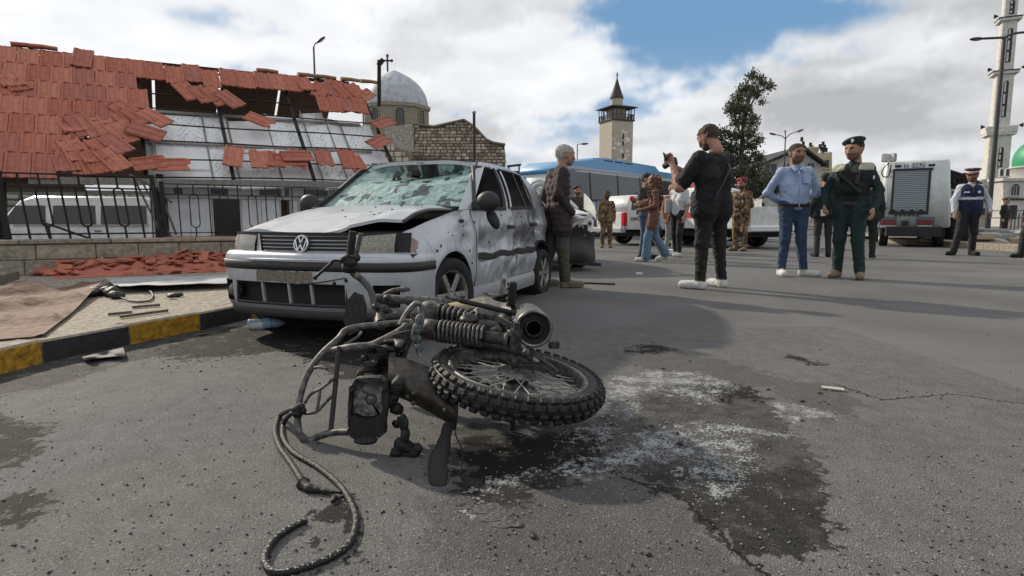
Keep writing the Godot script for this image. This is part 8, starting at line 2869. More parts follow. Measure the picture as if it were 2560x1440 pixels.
func pour(m: MB, s: Dictionary, x: Transform3D, paint: Callable, floor_y := -9.0) -> void:
	var p: PackedVector3Array = s.p
	var t: PackedInt32Array = s.i
	var o := PackedVector3Array()
	var c := PackedColorArray()
	for k in p.size():
		var r: Array = paint.call(p[k], s.n[k], s.t[k])
		var q: Vector3 = x * (p[k] + s.n[k] * float(r[1]))
		q.y = maxf(q.y, floor_y)
		o.append(q)
		c.append(r[0])
	m.smooth(1)
	for k in t:
		m.st.set_color(c[k])
		m.st.add_vertex(o[k])

func camo(p: Vector3, s: float) -> Color:
	var a := nz.get_noise_3d(p.x * 420.0 + s, p.y * 300.0, p.z * 420.0)
	var b := nz.get_noise_3d(p.x * 380.0 + s + 50.0, p.y * 300.0 + 20.0, p.z * 380.0)
	if a > 0.14:
		return Color(0.045, 0.026, 0.016)
	if b > 0.16:
		return Color(0.32, 0.22, 0.12)
	return Color(0.20, 0.115, 0.055) if a < -0.16 else Color(0.155, 0.095, 0.05)

# o: options; c: colours of tags 0 skin, 1 top, 2 sleeve, 3 trousers, 4 shoes, 5 vest or coat, 6 soles
func person(label: String, foot: Vector3, yaw: float, height: float, o: Dictionary) -> Node3D:
	var who := thing("person", label, "person", foot, yaw, "people in the square")
	var J := {"pel": Vector3(0, 0.95, 0), "chest": Vector3(0, 1.27, -0.005), "neck": Vector3(0, 1.46, -0.01), "head": Vector3(0, 1.625, 0.025)}
	for s in ["L", "R"]:
		var g := 1.0 if s == "L" else -1.0
		J["sh" + s] = Vector3(0.178 * g, 1.395, -0.015)
		J["el" + s] = Vector3(0.235 * g, 1.125, -0.05)
		J["wr" + s] = Vector3(0.245 * g, 0.885, 0.03)
		J["hip" + s] = Vector3(0.092 * g, 0.90, 0.0)
		J["kn" + s] = Vector3(0.105 * g, 0.50, 0.02)
		J["an" + s] = Vector3(0.115 * g, 0.085, -0.03)
		J["toe" + s] = Vector3(0.145 * g, 0.035, 0.155)
	for q in o.get("j", {}):
		J[q] = o.j[q]
	var w: float = o.get("bulk", 1.0)
	var b := []
	var top := 5 if o.has("coat") else 1
	for s in [-1.0, 1.0]:
		b.append([J.pel + Vector3(0.070 * s * w, 0.0, 0), J.chest + Vector3(0.075 * s * w, -0.06, 0), 0.105 * w, 0.108 * w, top])
		b.append([J.chest + Vector3(0.08 * s * w, -0.05, 0), J.neck + Vector3(0.09 * s, -0.09, -0.01), 0.112 * w, 0.085, top])
	b.append([J.neck + Vector3(0, -0.08, 0), J.neck + Vector3(0, 0.0, 0), 0.085, 0.062, top])
	if o.get("belly", 0.0) > 0.0:
		b.append([J.pel + Vector3(0, 0.06, 0.03), J.chest + Vector3(0, -0.16, 0.05), o.belly, o.belly * 0.95, 5 if o.has("vest") else top])
	var coat: float = o.get("hem", 0.0)
	var tw: float = o.get("leg", 1.0)
	for s in ["L", "R"]:
		var g := 1.0 if s == "L" else -1.0
		b.append([J["sh" + s] - Vector3(0.05 * g, 0.005, 0), J["sh" + s], 0.072, 0.060, top])
		var slv: float = o.get("sleeve", 1.0)
		var sr: float = o.get("sleeve_r", 1.0)
		if slv >= 1.0:
			b.append([J["sh" + s], J["el" + s], 0.062 * sr, 0.053 * sr, 2])
			b.append([J["el" + s], J["wr" + s], 0.052 * sr, 0.041 * sr, 2])
		else:
			var cut: Vector3 = J["sh" + s].lerp(J["el" + s], 0.8)
			b.append([J["sh" + s], cut, 0.070 * sr, 0.066 * sr, 2])
			b.append([cut, J["el" + s], 0.050 * w, 0.045 * w, 0])
			b.append([J["el" + s], J["wr" + s], 0.046 * w, 0.031, 0])
		b.append([J["hip" + s], J["kn" + s], 0.100 * tw * (0.5 + 0.5 * w), 0.070 * tw, 3])
		b.append([J["kn" + s], J["an" + s] + Vector3(0, 0.03, 0), 0.068 * tw, 0.056 * o.get("cuff", tw), 3])
		if coat > 0.0:
			b.append([J["hip" + s] + Vector3(0.015 * g, 0.05, 0), J["hip" + s].lerp(J["kn" + s], coat) + Vector3(0.02 * g, 0, 0), 0.118 * w, 0.118 * w, 5 if o.has("coat") else 1])
		else:
			b.append([J["hip" + s] + Vector3(0, 0.06, 0), J["hip" + s], 0.10 * w, 0.102 * w, 3 if not o.has("tails") else 1])
		var heel: Vector3 = J["an" + s] + Vector3(0, -0.045, -0.02)
		b.append([J["an" + s], heel, 0.044, 0.045, 4])
		var toe: Vector3 = J["toe" + s] + (J["toe" + s] - heel) * Vector3(1, 0, 1) * 0.12 + Vector3(0, 0.006, 0)
		b.append([heel, toe, 0.047, 0.037, 4])
		b.append([heel.lerp(toe, 0.55), toe, 0.045, 0.040, 4])
	if o.has("vest"):
		for s in [-1.0, 1.0]:
			b.append([J.pel + Vector3(0.075 * s * w, float(o.get("vest_y", 0.08)), 0.0), J.chest + Vector3(0.085 * s * w, 0.06, 0.0), 0.122 * w, 0.122 * w, 5])
		for k in o.get("pouches", 0):
			b.append([J.chest + Vector3(-0.10 + 0.067 * k, -0.16, 0.135 * w), J.chest + Vector3(-0.10 + 0.067 * k, -0.09, 0.135 * w), 0.032, 0.032, 5])
	var cell: float = o.get("cell", 0.02)
	var net := skin(b, cell, 0.035)
	var sc := height / 1.75
	var col: Array = o.c
	var seed_ := float(label.length() * 13 + int(foot.x * 10.0))
	var fold: float = o.get("fold", 0.010)
	var paint := func(p: Vector3, n: Vector3, t: int) -> Array:
		var cc: Color = col[t]
		var off := 0.0
		if t in [1, 2, 3, 5]:
			var f := 1.0 - 2.2 * absf(nz.get_noise_3d(p.x * 170.0 + seed_, p.y * 330.0 + 60.0 * sin(p.x * 9.0), p.z * 170.0 + seed_))
			var g := nz.get_noise_3d(p.x * 420.0 + seed_, p.y * 420.0, p.z * 420.0)
			off = fold * (f * 0.8 + g * 0.5) - fold * 0.5
			if o.has("puff") and t == 5:
				off += 0.010 * absf(sin(p.y * 42.0))
			if o.get("camo", false):
				cc = camo(p, seed_)
			else:
				cc = cc * (1.0 + 0.25 * nz.get_noise_3d(p.x * 60.0, p.y * 60.0, p.z * 60.0 + seed_))
			if t == 5 and o.has("stripe") and absf(p.y - float(o.stripe)) < 0.022:
				cc = Color(0.55, 0.57, 0.6)
			if t in [1, 2, 5] and o.has("yoke") and p.y > 1.375 and absf(p.x) > 0.085 and absf(p.x) < 0.24:
				cc = o.yoke
			if t in [1, 3] and o.has("belt") and absf(p.y - 0.945) < 0.02:
				cc = Color(0.012, 0.01, 0.01)
		elif t == 4 and p.y < 0.028:
			cc = col[6]
		return [cc, off]
	var m := MB.new()
	pour(m, net, Transform3D(Basis().scaled(Vector3.ONE * sc), Vector3.ZERO), paint, 0.002)
	# hands
	for s in ["L", "R"]:
		if o.get("hide" + s, false):
			continue
		var g := 1.0 if s == "L" else -1.0
		var dir: Vector3 = (J["wr" + s] - J["el" + s]).normalized()
		var fw: Vector3 = o.get("thumb" + s, Vector3(0, 0, 1))
		fw = (fw - dir * fw.dot(dir)).normalized()
		var bs := Basis((-dir).cross(fw), -dir, fw)
		bs.x *= 1.0
		if g < 0:
			bs.x = -bs.x
		var hx := Transform3D(bs.scaled_local(Vector3.ONE * sc * 1.05), J["wr" + s] * sc)
		pour(m, hand_skin(o.get("grip" + s, false)), hx, func(_p: Vector3, _n: Vector3, _t: int) -> Array: return [col[0], 0.0])
	# head
	var hb := Basis(Vector3.UP, o.get("turn", 0.0)) * Basis(Vector3.RIGHT, o.get("nod", 0.0))
	var hd := Transform3D(hb.scaled(Vector3.ONE * sc * 1.09), J.head * sc)
	var beard: Color = o.get("beard", col[0])
	var hair: Color = o.get("hair", Color(0.02, 0.015, 0.012))
	var scalp: bool = o.get("style", "short") == "short"
	pour(m, head_skin(), hd, func(p: Vector3, _n: Vector3, _t: int) -> Array:
		var cc: Color = col[0]
		var x := absf(p.x)
		if scalp and p.y > 0.012 + p.z * 0.70 + 0.02 * nz.get_noise_3d(p.x * 500.0, p.y * 500.0, p.z * 500.0) and not (x > 0.080 and p.y < 0.03):
			return [hair * (1.0 + 0.5 * nz.get_noise_3d(p.x * 900.0, p.y * 300.0, p.z * 900.0)), 0.006 + 0.007 * nz.get_noise_3d(p.x * 700.0, p.y * 400.0, p.z * 700.0)]
		if p.y < -0.030 and p.z > 0.0 - x * 0.2 and p.y > -0.11:
			cc = cc.lerp(beard, 0.8)
		if Vector2(x - 0.031, p.y - 0.010).length() < 0.0085 and p.z > 0.05:
			cc = Color(0.02, 0.016, 0.014)
		elif absf(p.y - 0.031) < 0.007 and x > 0.012 and x < 0.052 and p.z > 0.05:
			cc = o.get("hair", Color(0.02, 0.015, 0.012)) * 0.8
		elif absf(p.y + 0.059) < 0.008 and x < 0.026 and p.z > 0.06:
			cc = Color(0.22, 0.09, 0.075)
		return [cc, 0.0])
	obj("body", m, vmat("people_skin_cloth", 0.85, noise_tex("cloth", 0.12, Color(0.86, 0.86, 0.86), Color(1, 1, 1)), 3.0, bump_tex("wrinkle", 0.022, 9.0), 0.9), who)
	# hair, caps
	var head := part("headwear" if o.has("cap") else "hair", who, J.head * sc, hb.scaled(Vector3.ONE * sc * 1.09))
	var hm := vmat("people_hair", 0.75, null, 1.0, bump_tex("sootb", 0.09, 6.0), 0.8)
	hm.uv1_triplanar = true
	hm.uv1_scale = Vector3(6, 6, 6)
	var hmb := MB.new()
	hmb.col = hair
	match o.get("style", "short"):
		"short":
			hmb.lump(Vector3(0, 0.046, -0.034), Vector3(0.086, 0.080, 0.086), 0.3, 140.0, nz, 16)
			hmb.lump(Vector3(0, 0.082, 0.012), Vector3(0.066, 0.038, 0.056), 0.3, 140.0, nz, 14)
		"thin":
			hmb.lump(Vector3(0, 0.030, -0.045), Vector3(0.097, 0.086, 0.090), 0.06, 60.0, nz, 12)
		"curly":
			var r := RandomNumberGenerator.new()
			r.seed = 3
			for k in 320:
				var a := r.randf_range(0.75, TAU - 0.75) + PI / 2
				var y := r.randf_range(-0.36, 0.11)
				var rr := 0.10 + 0.055 * sstep(0.1, -0.15, y) - 0.05 * sstep(0.03, 0.12, y)
				hmb.col = hair * r.randf_range(0.6, 1.5)
				hmb.lump(Vector3(cos(a) * rr, y, sin(a) * rr * 1.0 - 0.02), Vector3.ONE * r.randf_range(0.011, 0.024), 0.7, 90.0, nz, 4)
	if o.get("style", "short") != "none":
		obj("hair", hmb, hm, head if not o.has("cap") else head)
	if o.has("cap"):
		var cm := MB.new()
		cm.col = o.cap_c
		if o.cap == "beret":
			cm.lathe(Transform3D(Basis(Vector3.BACK, o.get("cap_tilt", 0.28)) * Basis(Vector3.RIGHT, -0.12), Vector3(0, 0.068, -0.008)), [Vector2(0.094, -0.012), Vector2(0.101, 0.012), Vector2(0.122, 0.030), Vector2(0.124, 0.044), Vector2(0.095, 0.064), Vector2(0.04, 0.074), Vector2(0.0, 0.075)], 24)
		else:
			cm.lathe(Transform3D(Basis(Vector3.RIGHT, 0.10), Vector3(0, 0.05, -0.008)), [Vector2(0.100, 0.045), Vector2(0.135, 0.072), Vector2(0.138, 0.080), Vector2(0.10, 0.098), Vector2(0.0, 0.104)], 26)
			cm.col = Color(0.010, 0.010, 0.014)
			cm.slab(func(u: float, v: float):
				var a := lerpf(-1.05, 1.05, u)
				return Vector3(sin(a) * lerpf(0.098, 0.125, v), 0.046 - 0.022 * v, cos(a) * lerpf(0.098, 0.155, v) - 0.008), 12, 3, Vector3(0, -0.005, 0))
			cm.col = Color(0.40, 0.022, 0.03)
			cm.lathe(Transform3D(Basis(Vector3.RIGHT, 0.10), Vector3(0, 0.05, -0.008)), [Vector2(0.1005, 0.0), Vector2(0.102, 0.02)], 26)
			cm.col = Color(0.6, 0.6, 0.6)
			cm.lathe(Transform3D(Basis(Vector3.RIGHT, 0.10), Vector3(0, 0.05, -0.008)), [Vector2(0.103, 0.02), Vector2(0.102, 0.045)], 26)
		obj("cap", cm, hm, head)
		var bm := MB.new()
		bm.col = Color(0.5, 0.5, 0.5)
		bm.lump(Vector3(o.get("badge_x", 0.02), 0.105 if o.cap == "beret" else 0.122, 0.095 if o.cap == "beret" else 0.105), Vector3(0.020, 0.022, 0.008), 0.0, 1.0, null, 7)
		obj("cap_badge", bm, hm, head)
	for e in o.get("extra", []):
		obj(e[0], e[1], e[2], who)
	return who

func build_people() -> void:
	var skin1 := Color(0.43, 0.24, 0.17)
	var skin2 := Color(0.36, 0.19, 0.13)
	var dark := Color(0.015, 0.012, 0.011)
	var white := Color(0.62, 0.62, 0.60)
	var V := func(x: float, y: float, z: float) -> Vector3: return Vector3(x, y, z)
	var cloth := func(c: Color, key: String) -> StandardMaterial3D: return mat(key, c.linear_to_srgb(), 0.8)
	# old man in the dark quilted jacket
	person("grey-haired old man in dark maroon quilted jacket standing by the hatchback's rear wheel", on_road(gp(1394, 717)), 1.85, 1.69, {"cell": 0.016, "coat": true, "hem": 0.42, "puff": true, "sleeve_r": 1.08, "leg": 1.08, "cuff": 1.2, "bulk": 1.02, "hair": Color(0.36, 0.35, 0.33), "style": "short", "beard": Color(0.28, 0.2, 0.16), "turn": 0.0,
		"j": {"neck": V.call(0, 1.45, 0.03), "head": V.call(0, 1.61, 0.09), "elL": V.call(0.24, 1.13, -0.10), "wrL": V.call(0.23, 0.92, 0.06), "elR": V.call(-0.24, 1.13, -0.10), "wrR": V.call(-0.22, 0.92, 0.10), "anL": V.call(0.10, 0.085, -0.16), "knL": V.call(0.1, 0.5, -0.05), "toeL": V.call(0.12, 0.035, 0.0), "anR": V.call(-0.10, 0.085, 0.06), "toeR": V.call(-0.14, 0.035, 0.23)}, "hideL": true, "hideR": true,
		"c": [skin1, Color(0.035, 0.022, 0.026), Color(0.030, 0.019, 0.022), Color(0.075, 0.074, 0.058), Color(0.16, 0.13, 0.10), Color(0.045, 0.027, 0.031), Color(0.32, 0.27, 0.20)]})
	# heavy man in black, seen from behind, filming
	var strap := MB.new()
	strap.slab(func(u: float, v: float):
		var y := lerpf(1.48, 0.92, u)
		return Vector3(lerpf(-0.15, 0.23, u) + 0.03 * v, y, -0.155 - 0.035 * sin(u * PI) + 0.09 * (1.0 - sstep(0.0, 0.12, u)) + 0.07 * sstep(0.8, 1.0, u)), 14, 1, Vector3(0, 0, -0.006))
	var pb := on_road(gp(1772, 720))
	person("heavy-set man in black T-shirt and trousers with white trainers filming, back turned", pb, -2.62, 1.88, {"cell": 0.016, "bulk": 1.24, "sleeve": 0.5, "sleeve_r": 1.22, "leg": 1.08, "cuff": 1.0, "belly": 0.15, "hem": 0.12, "nod": 0.42, "turn": 0.15, "hair": Color(0.05, 0.03, 0.02), "beard": Color(0.06, 0.035, 0.025), "gripL": true, "gripR": true,
		"j": {"shL": V.call(0.215, 1.40, 0.0), "shR": V.call(-0.215, 1.40, 0.0), "elL": V.call(0.36, 1.10, 0.13), "wrL": V.call(0.33, 1.36, 0.28), "elR": V.call(-0.24, 1.10, 0.20), "wrR": V.call(0.14, 1.34, 0.42), "head": V.call(0.02, 1.63, 0.07), "anL": V.call(0.16, 0.085, -0.02), "knL": V.call(0.13, 0.5, 0.0), "anR": V.call(-0.17, 0.085, -0.02), "knR": V.call(-0.14, 0.5, 0.01), "toeL": V.call(0.24, 0.035, 0.13), "toeR": V.call(-0.2, 0.035, 0.14)},
		"c": [Color(0.42, 0.23, 0.17), Color(0.007, 0.007, 0.008), Color(0.007, 0.007, 0.008), Color(0.010, 0.010, 0.011), white, dark, white],
		"extra": [["bag_strap", strap, mats["black_plastic"]]]})
	var ct := Transform3D(Basis(Vector3.UP, -2.62), pb) * Transform3D(Basis(Vector3.RIGHT, 0.35), Vector3(0.24, 1.50, 0.44))
	var cam := thing("video_camera", "black handheld camera with flip screen held by the man in black", "camera", ct.origin)
	cam.transform = ct
	obj("body", MB.new().bx(Vector3(0, 0, 0), Vector3(0.15, 0.10, 0.09), 0.012), mats["black_plastic"], cam)
	obj("flip_screen", MB.new().box(Transform3D(Basis(Vector3.UP, 0.5), Vector3(0.13, 0.02, -0.06)), Vector3(0.14, 0.10, 0.012), 0.003), mats["black_plastic"], cam)
	obj("lens", MB.new().lathe(Transform3D(Basis(Vector3.RIGHT, PI / 2), Vector3(-0.01, 0, 0.045)), [Vector2(0.035, 0.0), Vector2(0.038, 0.08), Vector2(0.03, 0.085), Vector2(0.0, 0.07)], 16), mats["black_plastic"], cam)
	# man in the blue shirt
	var plk := MB.new().tube([Vector3(0, 1.50, 0.10), Vector3(0, 1.40, 0.148), Vector3(0, 1.25, 0.172), Vector3(0, 1.08, 0.180), Vector3(0, 0.98, 0.165)], 0.016, 6, true, 0.35)
	var col := MB.new()
	for s in [-1.0, 1.0]:
		col.plate([Vector3(s * 0.012, 1.50, 0.105), Vector3(s * 0.065, 1.47, 0.125), Vector3(s * 0.095, 1.53, 0.05), Vector3(s * 0.07, 1.57, 0.02), Vector3(s * 0.04, 1.545, 0.075)], Vector3(s * 0.008, 0.006, 0.008))
	person("man in light blue shirt and jeans with hands behind his back", on_road(gp(1976, 690)), -0.05, 1.85, {"cell": 0.016, "bulk": 1.04, "belly": 0.125, "sleeve_r": 1.0, "leg": 1.0, "hair": Color(0.025, 0.018, 0.014), "style": "short", "beard": Color(0.12, 0.07, 0.05), "turn": 0.1, "belt": true, "hideL": true, "hideR": true,
		"j": {"elL": V.call(0.33, 1.12, -0.10), "wrL": V.call(0.08, 0.98, -0.20), "elR": V.call(-0.33, 1.12, -0.10), "wrR": V.call(-0.08, 0.98, -0.20), "anL": V.call(0.17, 0.085, -0.02), "toeL": V.call(0.31, 0.035, 0.07), "anR": V.call(-0.12, 0.085, -0.02), "toeR": V.call(-0.14, 0.035, 0.13)},
		"c": [skin2, Color(0.34, 0.44, 0.64), Color(0.33, 0.425, 0.62), Color(0.030, 0.055, 0.115), white, dark, white],
		"extra": [["placket", plk, mat("shirt_blue", lin(0.30, 0.39, 0.57), 0.85)], ["collar", col, mats["shirt_blue"]], ["pocket", MB.new().bx(Vector3(0.10, 1.36, 0.150), Vector3(0.10, 0.11, 0.012), 0.004), mats["shirt_blue"]]]})
	# officer in dark green with beret and vest
	var vs := MB.new()
	for s in [-1.0, 1.0]:
		vs.tube([Vector3(s * 0.11, 1.30, 0.15), Vector3(s * 0.115, 1.44, 0.125), Vector3(s * 0.11, 1.51, 0.02), Vector3(s * 0.11, 1.45, -0.11)], 0.03, 6, true, 0.3)
	vs.bar(Vector3(-0.12, 1.42, 0.17), Vector3(0.16, 1.16, 0.19), 0.035, 0.03, Vector3.FORWARD)
	var oo := on_road(gp(2116, 695))
	person("officer in dark green uniform and beret with black vest and pale shoulder patches", oo, -0.75, 1.87, {"cell": 0.016, "bulk": 1.0, "vest": true, "pouches": 4, "sleeve_r": 1.05, "leg": 1.1, "cuff": 1.15, "hem": 0.05, "turn": -0.35, "nod": 0.08, "hair": Color(0.03, 0.02, 0.015), "beard": Color(0.10, 0.06, 0.045), "cap": "beret", "cap_c": Color(0.008, 0.022, 0.024), "badge_x": 0.045, "gripR": true,
		"yoke": Color(0.42, 0.43, 0.32), "j": {"elL": V.call(0.30, 1.12, -0.02), "wrL": V.call(0.29, 0.89, 0.12), "elR": V.call(-0.31, 1.13, -0.02), "wrR": V.call(-0.27, 0.92, 0.14), "anL": V.call(0.15, 0.085, 0.02), "toeL": V.call(0.20, 0.035, 0.19), "anR": V.call(-0.13, 0.085, -0.05), "toeR": V.call(-0.15, 0.035, 0.12)},
		"c": [skin1, Color(0.012, 0.030, 0.030), Color(0.010, 0.028, 0.028), Color(0.011, 0.032, 0.031), Color(0.24, 0.18, 0.125), Color(0.010, 0.013, 0.014), Color(0.18, 0.14, 0.10)],
		"extra": [["vest_strap", vs, mats["black_plastic"]], ["radio", MB.new().bx(Vector3(0.10, 1.33, 0.175), Vector3(0.05, 0.12, 0.035), 0.008), mats["black_trim"]], ["folded_paper", MB.new().bx(Vector3(-0.29, 0.90, 0.20), Vector3(0.06, 0.09, 0.012)), mats["paper"]], ["arm_badge", MB.new().lump(Vector3(0.262, 1.36, 0.03), Vector3(0.012, 0.03, 0.026), 0.0, 1.0, null, 6), mats["paper"]], ["belt", MB.new().lathe(Transform3D(Basis().scaled(Vector3(1.28, 1, 1)), Vector3(0, 1.02, 0)), [Vector2(0.150, -0.025), Vector2(0.154, 0.0), Vector2(0.150, 0.025)], 20), mats["black_plastic"]]]})
	# policeman in peaked cap
	person("policeman in peaked cap and navy vest over white sleeves stepping aside", on_road(gp(2413, 638)), -0.30, 1.92, {"cell": 0.018, "bulk": 1.03, "vest": true, "belly": 0.13, "stripe": 1.17, "vest_y": -0.04, "sleeve_r": 1.1, "leg": 1.08, "cuff": 1.2, "turn": -0.45, "hair": Color(0.03, 0.02, 0.015), "beard": Color(0.06, 0.04, 0.03), "cap": "peaked", "cap_c": Color(0.05, 0.012, 0.018), "badge_x": 0.0,
		"j": {"pel": V.call(0.04, 0.95, 0), "elL": V.call(0.33, 1.13, -0.04), "wrL": V.call(0.34, 0.90, 0.08), "elR": V.call(-0.28, 1.13, 0.0), "wrR": V.call(-0.30, 0.90, 0.10), "anR": V.call(-0.24, 0.085, 0.08), "knR": V.call(-0.16, 0.5, 0.07), "toeR": V.call(-0.37, 0.035, 0.18), "anL": V.call(0.12, 0.085, -0.04), "toeL": V.call(0.16, 0.035, 0.12)},
		"c": [skin2, Color(0.50, 0.54, 0.60), Color(0.50, 0.54, 0.60), Color(0.014, 0.015, 0.02), Color(0.008, 0.008, 0.009), Color(0.012, 0.020, 0.065), dark],
		"extra": [["vest_badge", MB.new().lump(Vector3(0.11, 1.42, 0.155), Vector3(0.032, 0.032, 0.01), 0.0, 1.0, null, 7), mats["paper"]], ["name_tag", MB.new().bx(Vector3(-0.12, 1.42, 0.158), Vector3(0.10, 0.03, 0.012)), mats["paper"]], ["tie", MB.new().bar(Vector3(0, 1.54, 0.10), Vector3(0, 1.40, 0.165), 0.04, 0.012, Vector3.RIGHT), mats["black_trim"]], ["collar", MB.new().lathe(Transform3D(Basis(Vector3.RIGHT, 0.25), Vector3(0, 1.55, 0.0)), [Vector2(0.085, -0.03), Vector2(0.078, 0.02)], 16), mats["paper"]]]})
	# woman walking with a microphone
	var wp := on_road(gp(1632, 654))
	person("woman with long curly brown hair in rust blazer and wide jeans holding a microphone", wp, -1.75, 1.66, {"bulk": 0.90, "coat": true, "hem": 0.45, "sleeve_r": 1.05, "leg": 1.15, "cuff": 1.75, "style": "curly", "hair": Color(0.085, 0.040, 0.020), "gripR": true,
		"j": {"elR": V.call(-0.22, 1.13, 0.05), "wrR": V.call(-0.10, 1.13, 0.28), "elL": V.call(0.24, 1.12, -0.02), "wrL": V.call(0.14, 1.05, 0.22), "anL": V.call(0.09, 0.085, 0.14), "knL": V.call(0.1, 0.5, 0.12), "toeL": V.call(0.1, 0.035, 0.30), "anR": V.call(-0.08, 0.15, -0.24), "knR": V.call(-0.09, 0.51, -0.04), "toeR": V.call(-0.09, 0.04, -0.11)},
		"c": [skin1, Color(0.15, 0.062, 0.042), Color(0.15, 0.062, 0.042), Color(0.12, 0.20, 0.29), white, Color(0.155, 0.064, 0.044), white]})
	var mt := Transform3D(Basis(Vector3.UP, -1.75), wp) * Transform3D(Basis(Vector3.RIGHT, 0.5), Vector3(-0.085, 1.12, 0.37))
	var mic := thing("microphone", "red foam-topped microphone held out by the curly-haired woman", "microphone", mt.origin)
	mic.transform = mt
	obj("handle", MB.new().tube([Vector3(0, -0.10, 0), Vector3(0, 0.06, 0)], 0.014, 8), mats["black_plastic"], mic)
	obj("foam_head", MB.new().lump(Vector3(0, 0.10, 0), Vector3(0.048, 0.062, 0.048), 0.0, 1.0, null, 10), mat("mic_red", lin(0.42, 0.05, 0.035), 0.9), mic)
	# group behind her
	var jeans := Color(0.06, 0.095, 0.15)
	person("man in dark T-shirt and torn jeans facing the curly-haired woman", on_road(gp(1612, 647)), 0.9, 1.74, {"sleeve": 0.5, "gripR": true, "j": {"elR": V.call(-0.34, 1.15, 0.02), "wrR": V.call(-0.20, 1.22, 0.20)}, "c": [skin1, Color(0.02, 0.02, 0.022), Color(0.02, 0.02, 0.022), jeans, dark, dark, dark]})
	person("man in orange-brown shirt behind the curly-haired woman", on_road(gp(1690, 633)), -2.0, 1.84, {"cell": 0.024, "sleeve_r": 1.1, "c": [skin2, Color(0.10, 0.05, 0.035), Color(0.10, 0.05, 0.035), Color(0.10, 0.15, 0.21), white, dark, white]})
	person("bald man in orange shirt beside the man in the white T-shirt", on_road(gp(1676, 629)), 0.4, 1.68, {"cell": 0.024, "style": "none", "beard": Color(0.2, 0.15, 0.12), "c": [skin1, Color(0.38, 0.14, 0.07), Color(0.38, 0.14, 0.07), Color(0.30, 0.30, 0.29), dark, dark, dark]})
	var gb := MB.new().bx(Vector3(-0.19, 1.10, 0.10), Vector3(0.10, 0.34, 0.24), 0.03)
	person("man in white T-shirt and black trousers with a grey shoulder bag", on_road(gp(1693, 641)), -1.1, 1.76, {"sleeve": 0.5, "leg": 1.0, "bulk": 0.98, "j": {"anL": V.call(0.16, 0.085, 0.10), "knL": V.call(0.13, 0.5, 0.08), "toeL": V.call(0.2, 0.035, 0.25), "anR": V.call(-0.2, 0.085, -0.14), "knR": V.call(-0.15, 0.5, -0.03), "toeR": V.call(-0.22, 0.035, 0.02)}, "c": [skin1, Color(0.60, 0.61, 0.63), Color(0.60, 0.61, 0.63), Color(0.012, 0.012, 0.014), white, dark, white], "extra": [["shoulder_bag", gb, mat("bag_grey", lin(0.33, 0.33, 0.33), 0.8)]]})
	person("soldier in brown camouflage standing behind the white saloon", on_road(gp(1515, 619)), -0.1, 1.62, {"cell": 0.024, "camo": true, "leg": 1.15, "sleeve_r": 1.15, "hem": 0.05, "hair": dark, "beard": dark, "c": [Color(0.13, 0.07, 0.048), dark, dark, dark, Color(0.22, 0.16, 0.10), dark, dark]})
	var gun := MB.new()
	gun.bar(Vector3(0.10, 1.40, 0.20), Vector3(0.02, 0.85, 0.24), 0.035, 0.03)
	gun.bar(Vector3(0.05, 1.05, 0.22), Vector3(0.12, 0.98, 0.26), 0.03, 0.03)
	person("soldier in camouflage with red beret and tan webbing holding a slung rifle", on_road(gp(1848, 627)), -0.8, 1.84, {"camo": true, "vest": true, "pouches": 4, "leg": 1.18, "sleeve_r": 1.2, "hem": 0.05, "hair": dark, "beard": dark, "cap": "beret", "cap_c": Color(0.30, 0.018, 0.025), "gripR": true, "gripL": true, "j": {"elR": V.call(-0.27, 1.13, 0.03), "wrR": V.call(-0.04, 1.02, 0.23), "elL": V.call(0.27, 1.12, 0.03), "wrL": V.call(0.08, 0.92, 0.23)}, "c": [skin2, dark, dark, dark, Color(0.22, 0.16, 0.10), dark, dark], "extra": [["slung_rifle", gun, mats["black_plastic"]]]})
	person("man in black jacket and dark trousers seen from behind beside the officer", on_road(gp(2054, 642)), 2.9, 1.80, {"bulk": 1.05, "sleeve_r": 1.15, "hem": 0.06, "hair": dark, "c": [skin1, Color(0.011, 0.012, 0.014), Color(0.011, 0.012, 0.014), Color(0.030, 0.030, 0.034), dark, dark, dark]})
	person("person in dark green jacket and black-white trainers half hidden behind the officer", on_road(gp(2163, 648)), 2.6, 1.72, {"bulk": 1.05, "sleeve_r": 1.2, "hem": 0.06, "hair": dark, "c": [skin1, Color(0.012, 0.024, 0.020), Color(0.012, 0.024, 0.020), Color(0.010, 0.012, 0.013), dark, dark, white]})
	person("man in dark clothes and pointed black shoes at the edge of the square", on_road(gp(2588, 644)), -1.2, 1.80, {"j": {"anR": V.call(-0.12, 0.085, 0.28), "knR": V.call(-0.11, 0.5, 0.22), "toeR": V.call(-0.14, 0.035, 0.48)}, "leg": 1.1, "c": [skin2, Color(0.014, 0.014, 0.018), Color(0.014, 0.014, 0.018), Color(0.013, 0.013, 0.018), Color(0.006, 0.006, 0.007), dark, dark]})
	person("dark-clad person standing before the mosque railing", on_road(at(2507, 590, 25.0)), 0.5, 1.7, {"cell": 0.03, "c": [skin2, dark, dark, dark, dark, dark, dark]})
	person("uniformed man in maroon beret behind the white saloon's open door", on_road(at(1442, 600, 16.0)), 0.2, 1.68, {"cell": 0.024, "hem": 0.05, "hair": dark, "beard": dark, "cap": "beret", "cap_c": Color(0.07, 0.02, 0.025), "c": [skin1, Color(0.05, 0.045, 0.035), Color(0.05, 0.045, 0.035), Color(0.05, 0.045, 0.035), dark, dark, dark]})

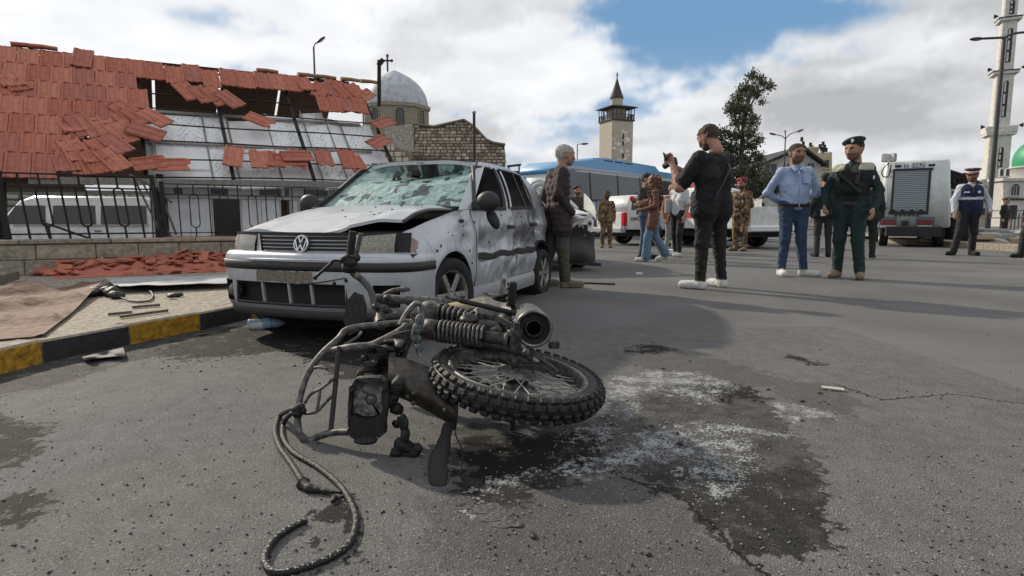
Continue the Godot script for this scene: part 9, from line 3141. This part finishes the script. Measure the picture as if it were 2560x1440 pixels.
func _ready() -> void:
	rng.seed = 7
	nz.seed = 3
	nz.frequency = 0.03
	nz.fractal_octaves = 3
	build_camera()
	build_road()
	build_pavement()
	var base := build_low_wall()
	build_fence(base)
	build_kiosk()
	build_church()
	build_minaret()
	build_trees()
	build_houses()
	build_mosque()
	build_left_back()
	build_lamps()
	build_rubble(base)
	build_right()
	build_polo()
	build_bus()
	build_truck()
	build_pickups()
	build_sedans()
	build_white_car()
	build_people()
	build_bike()
	build_debris()
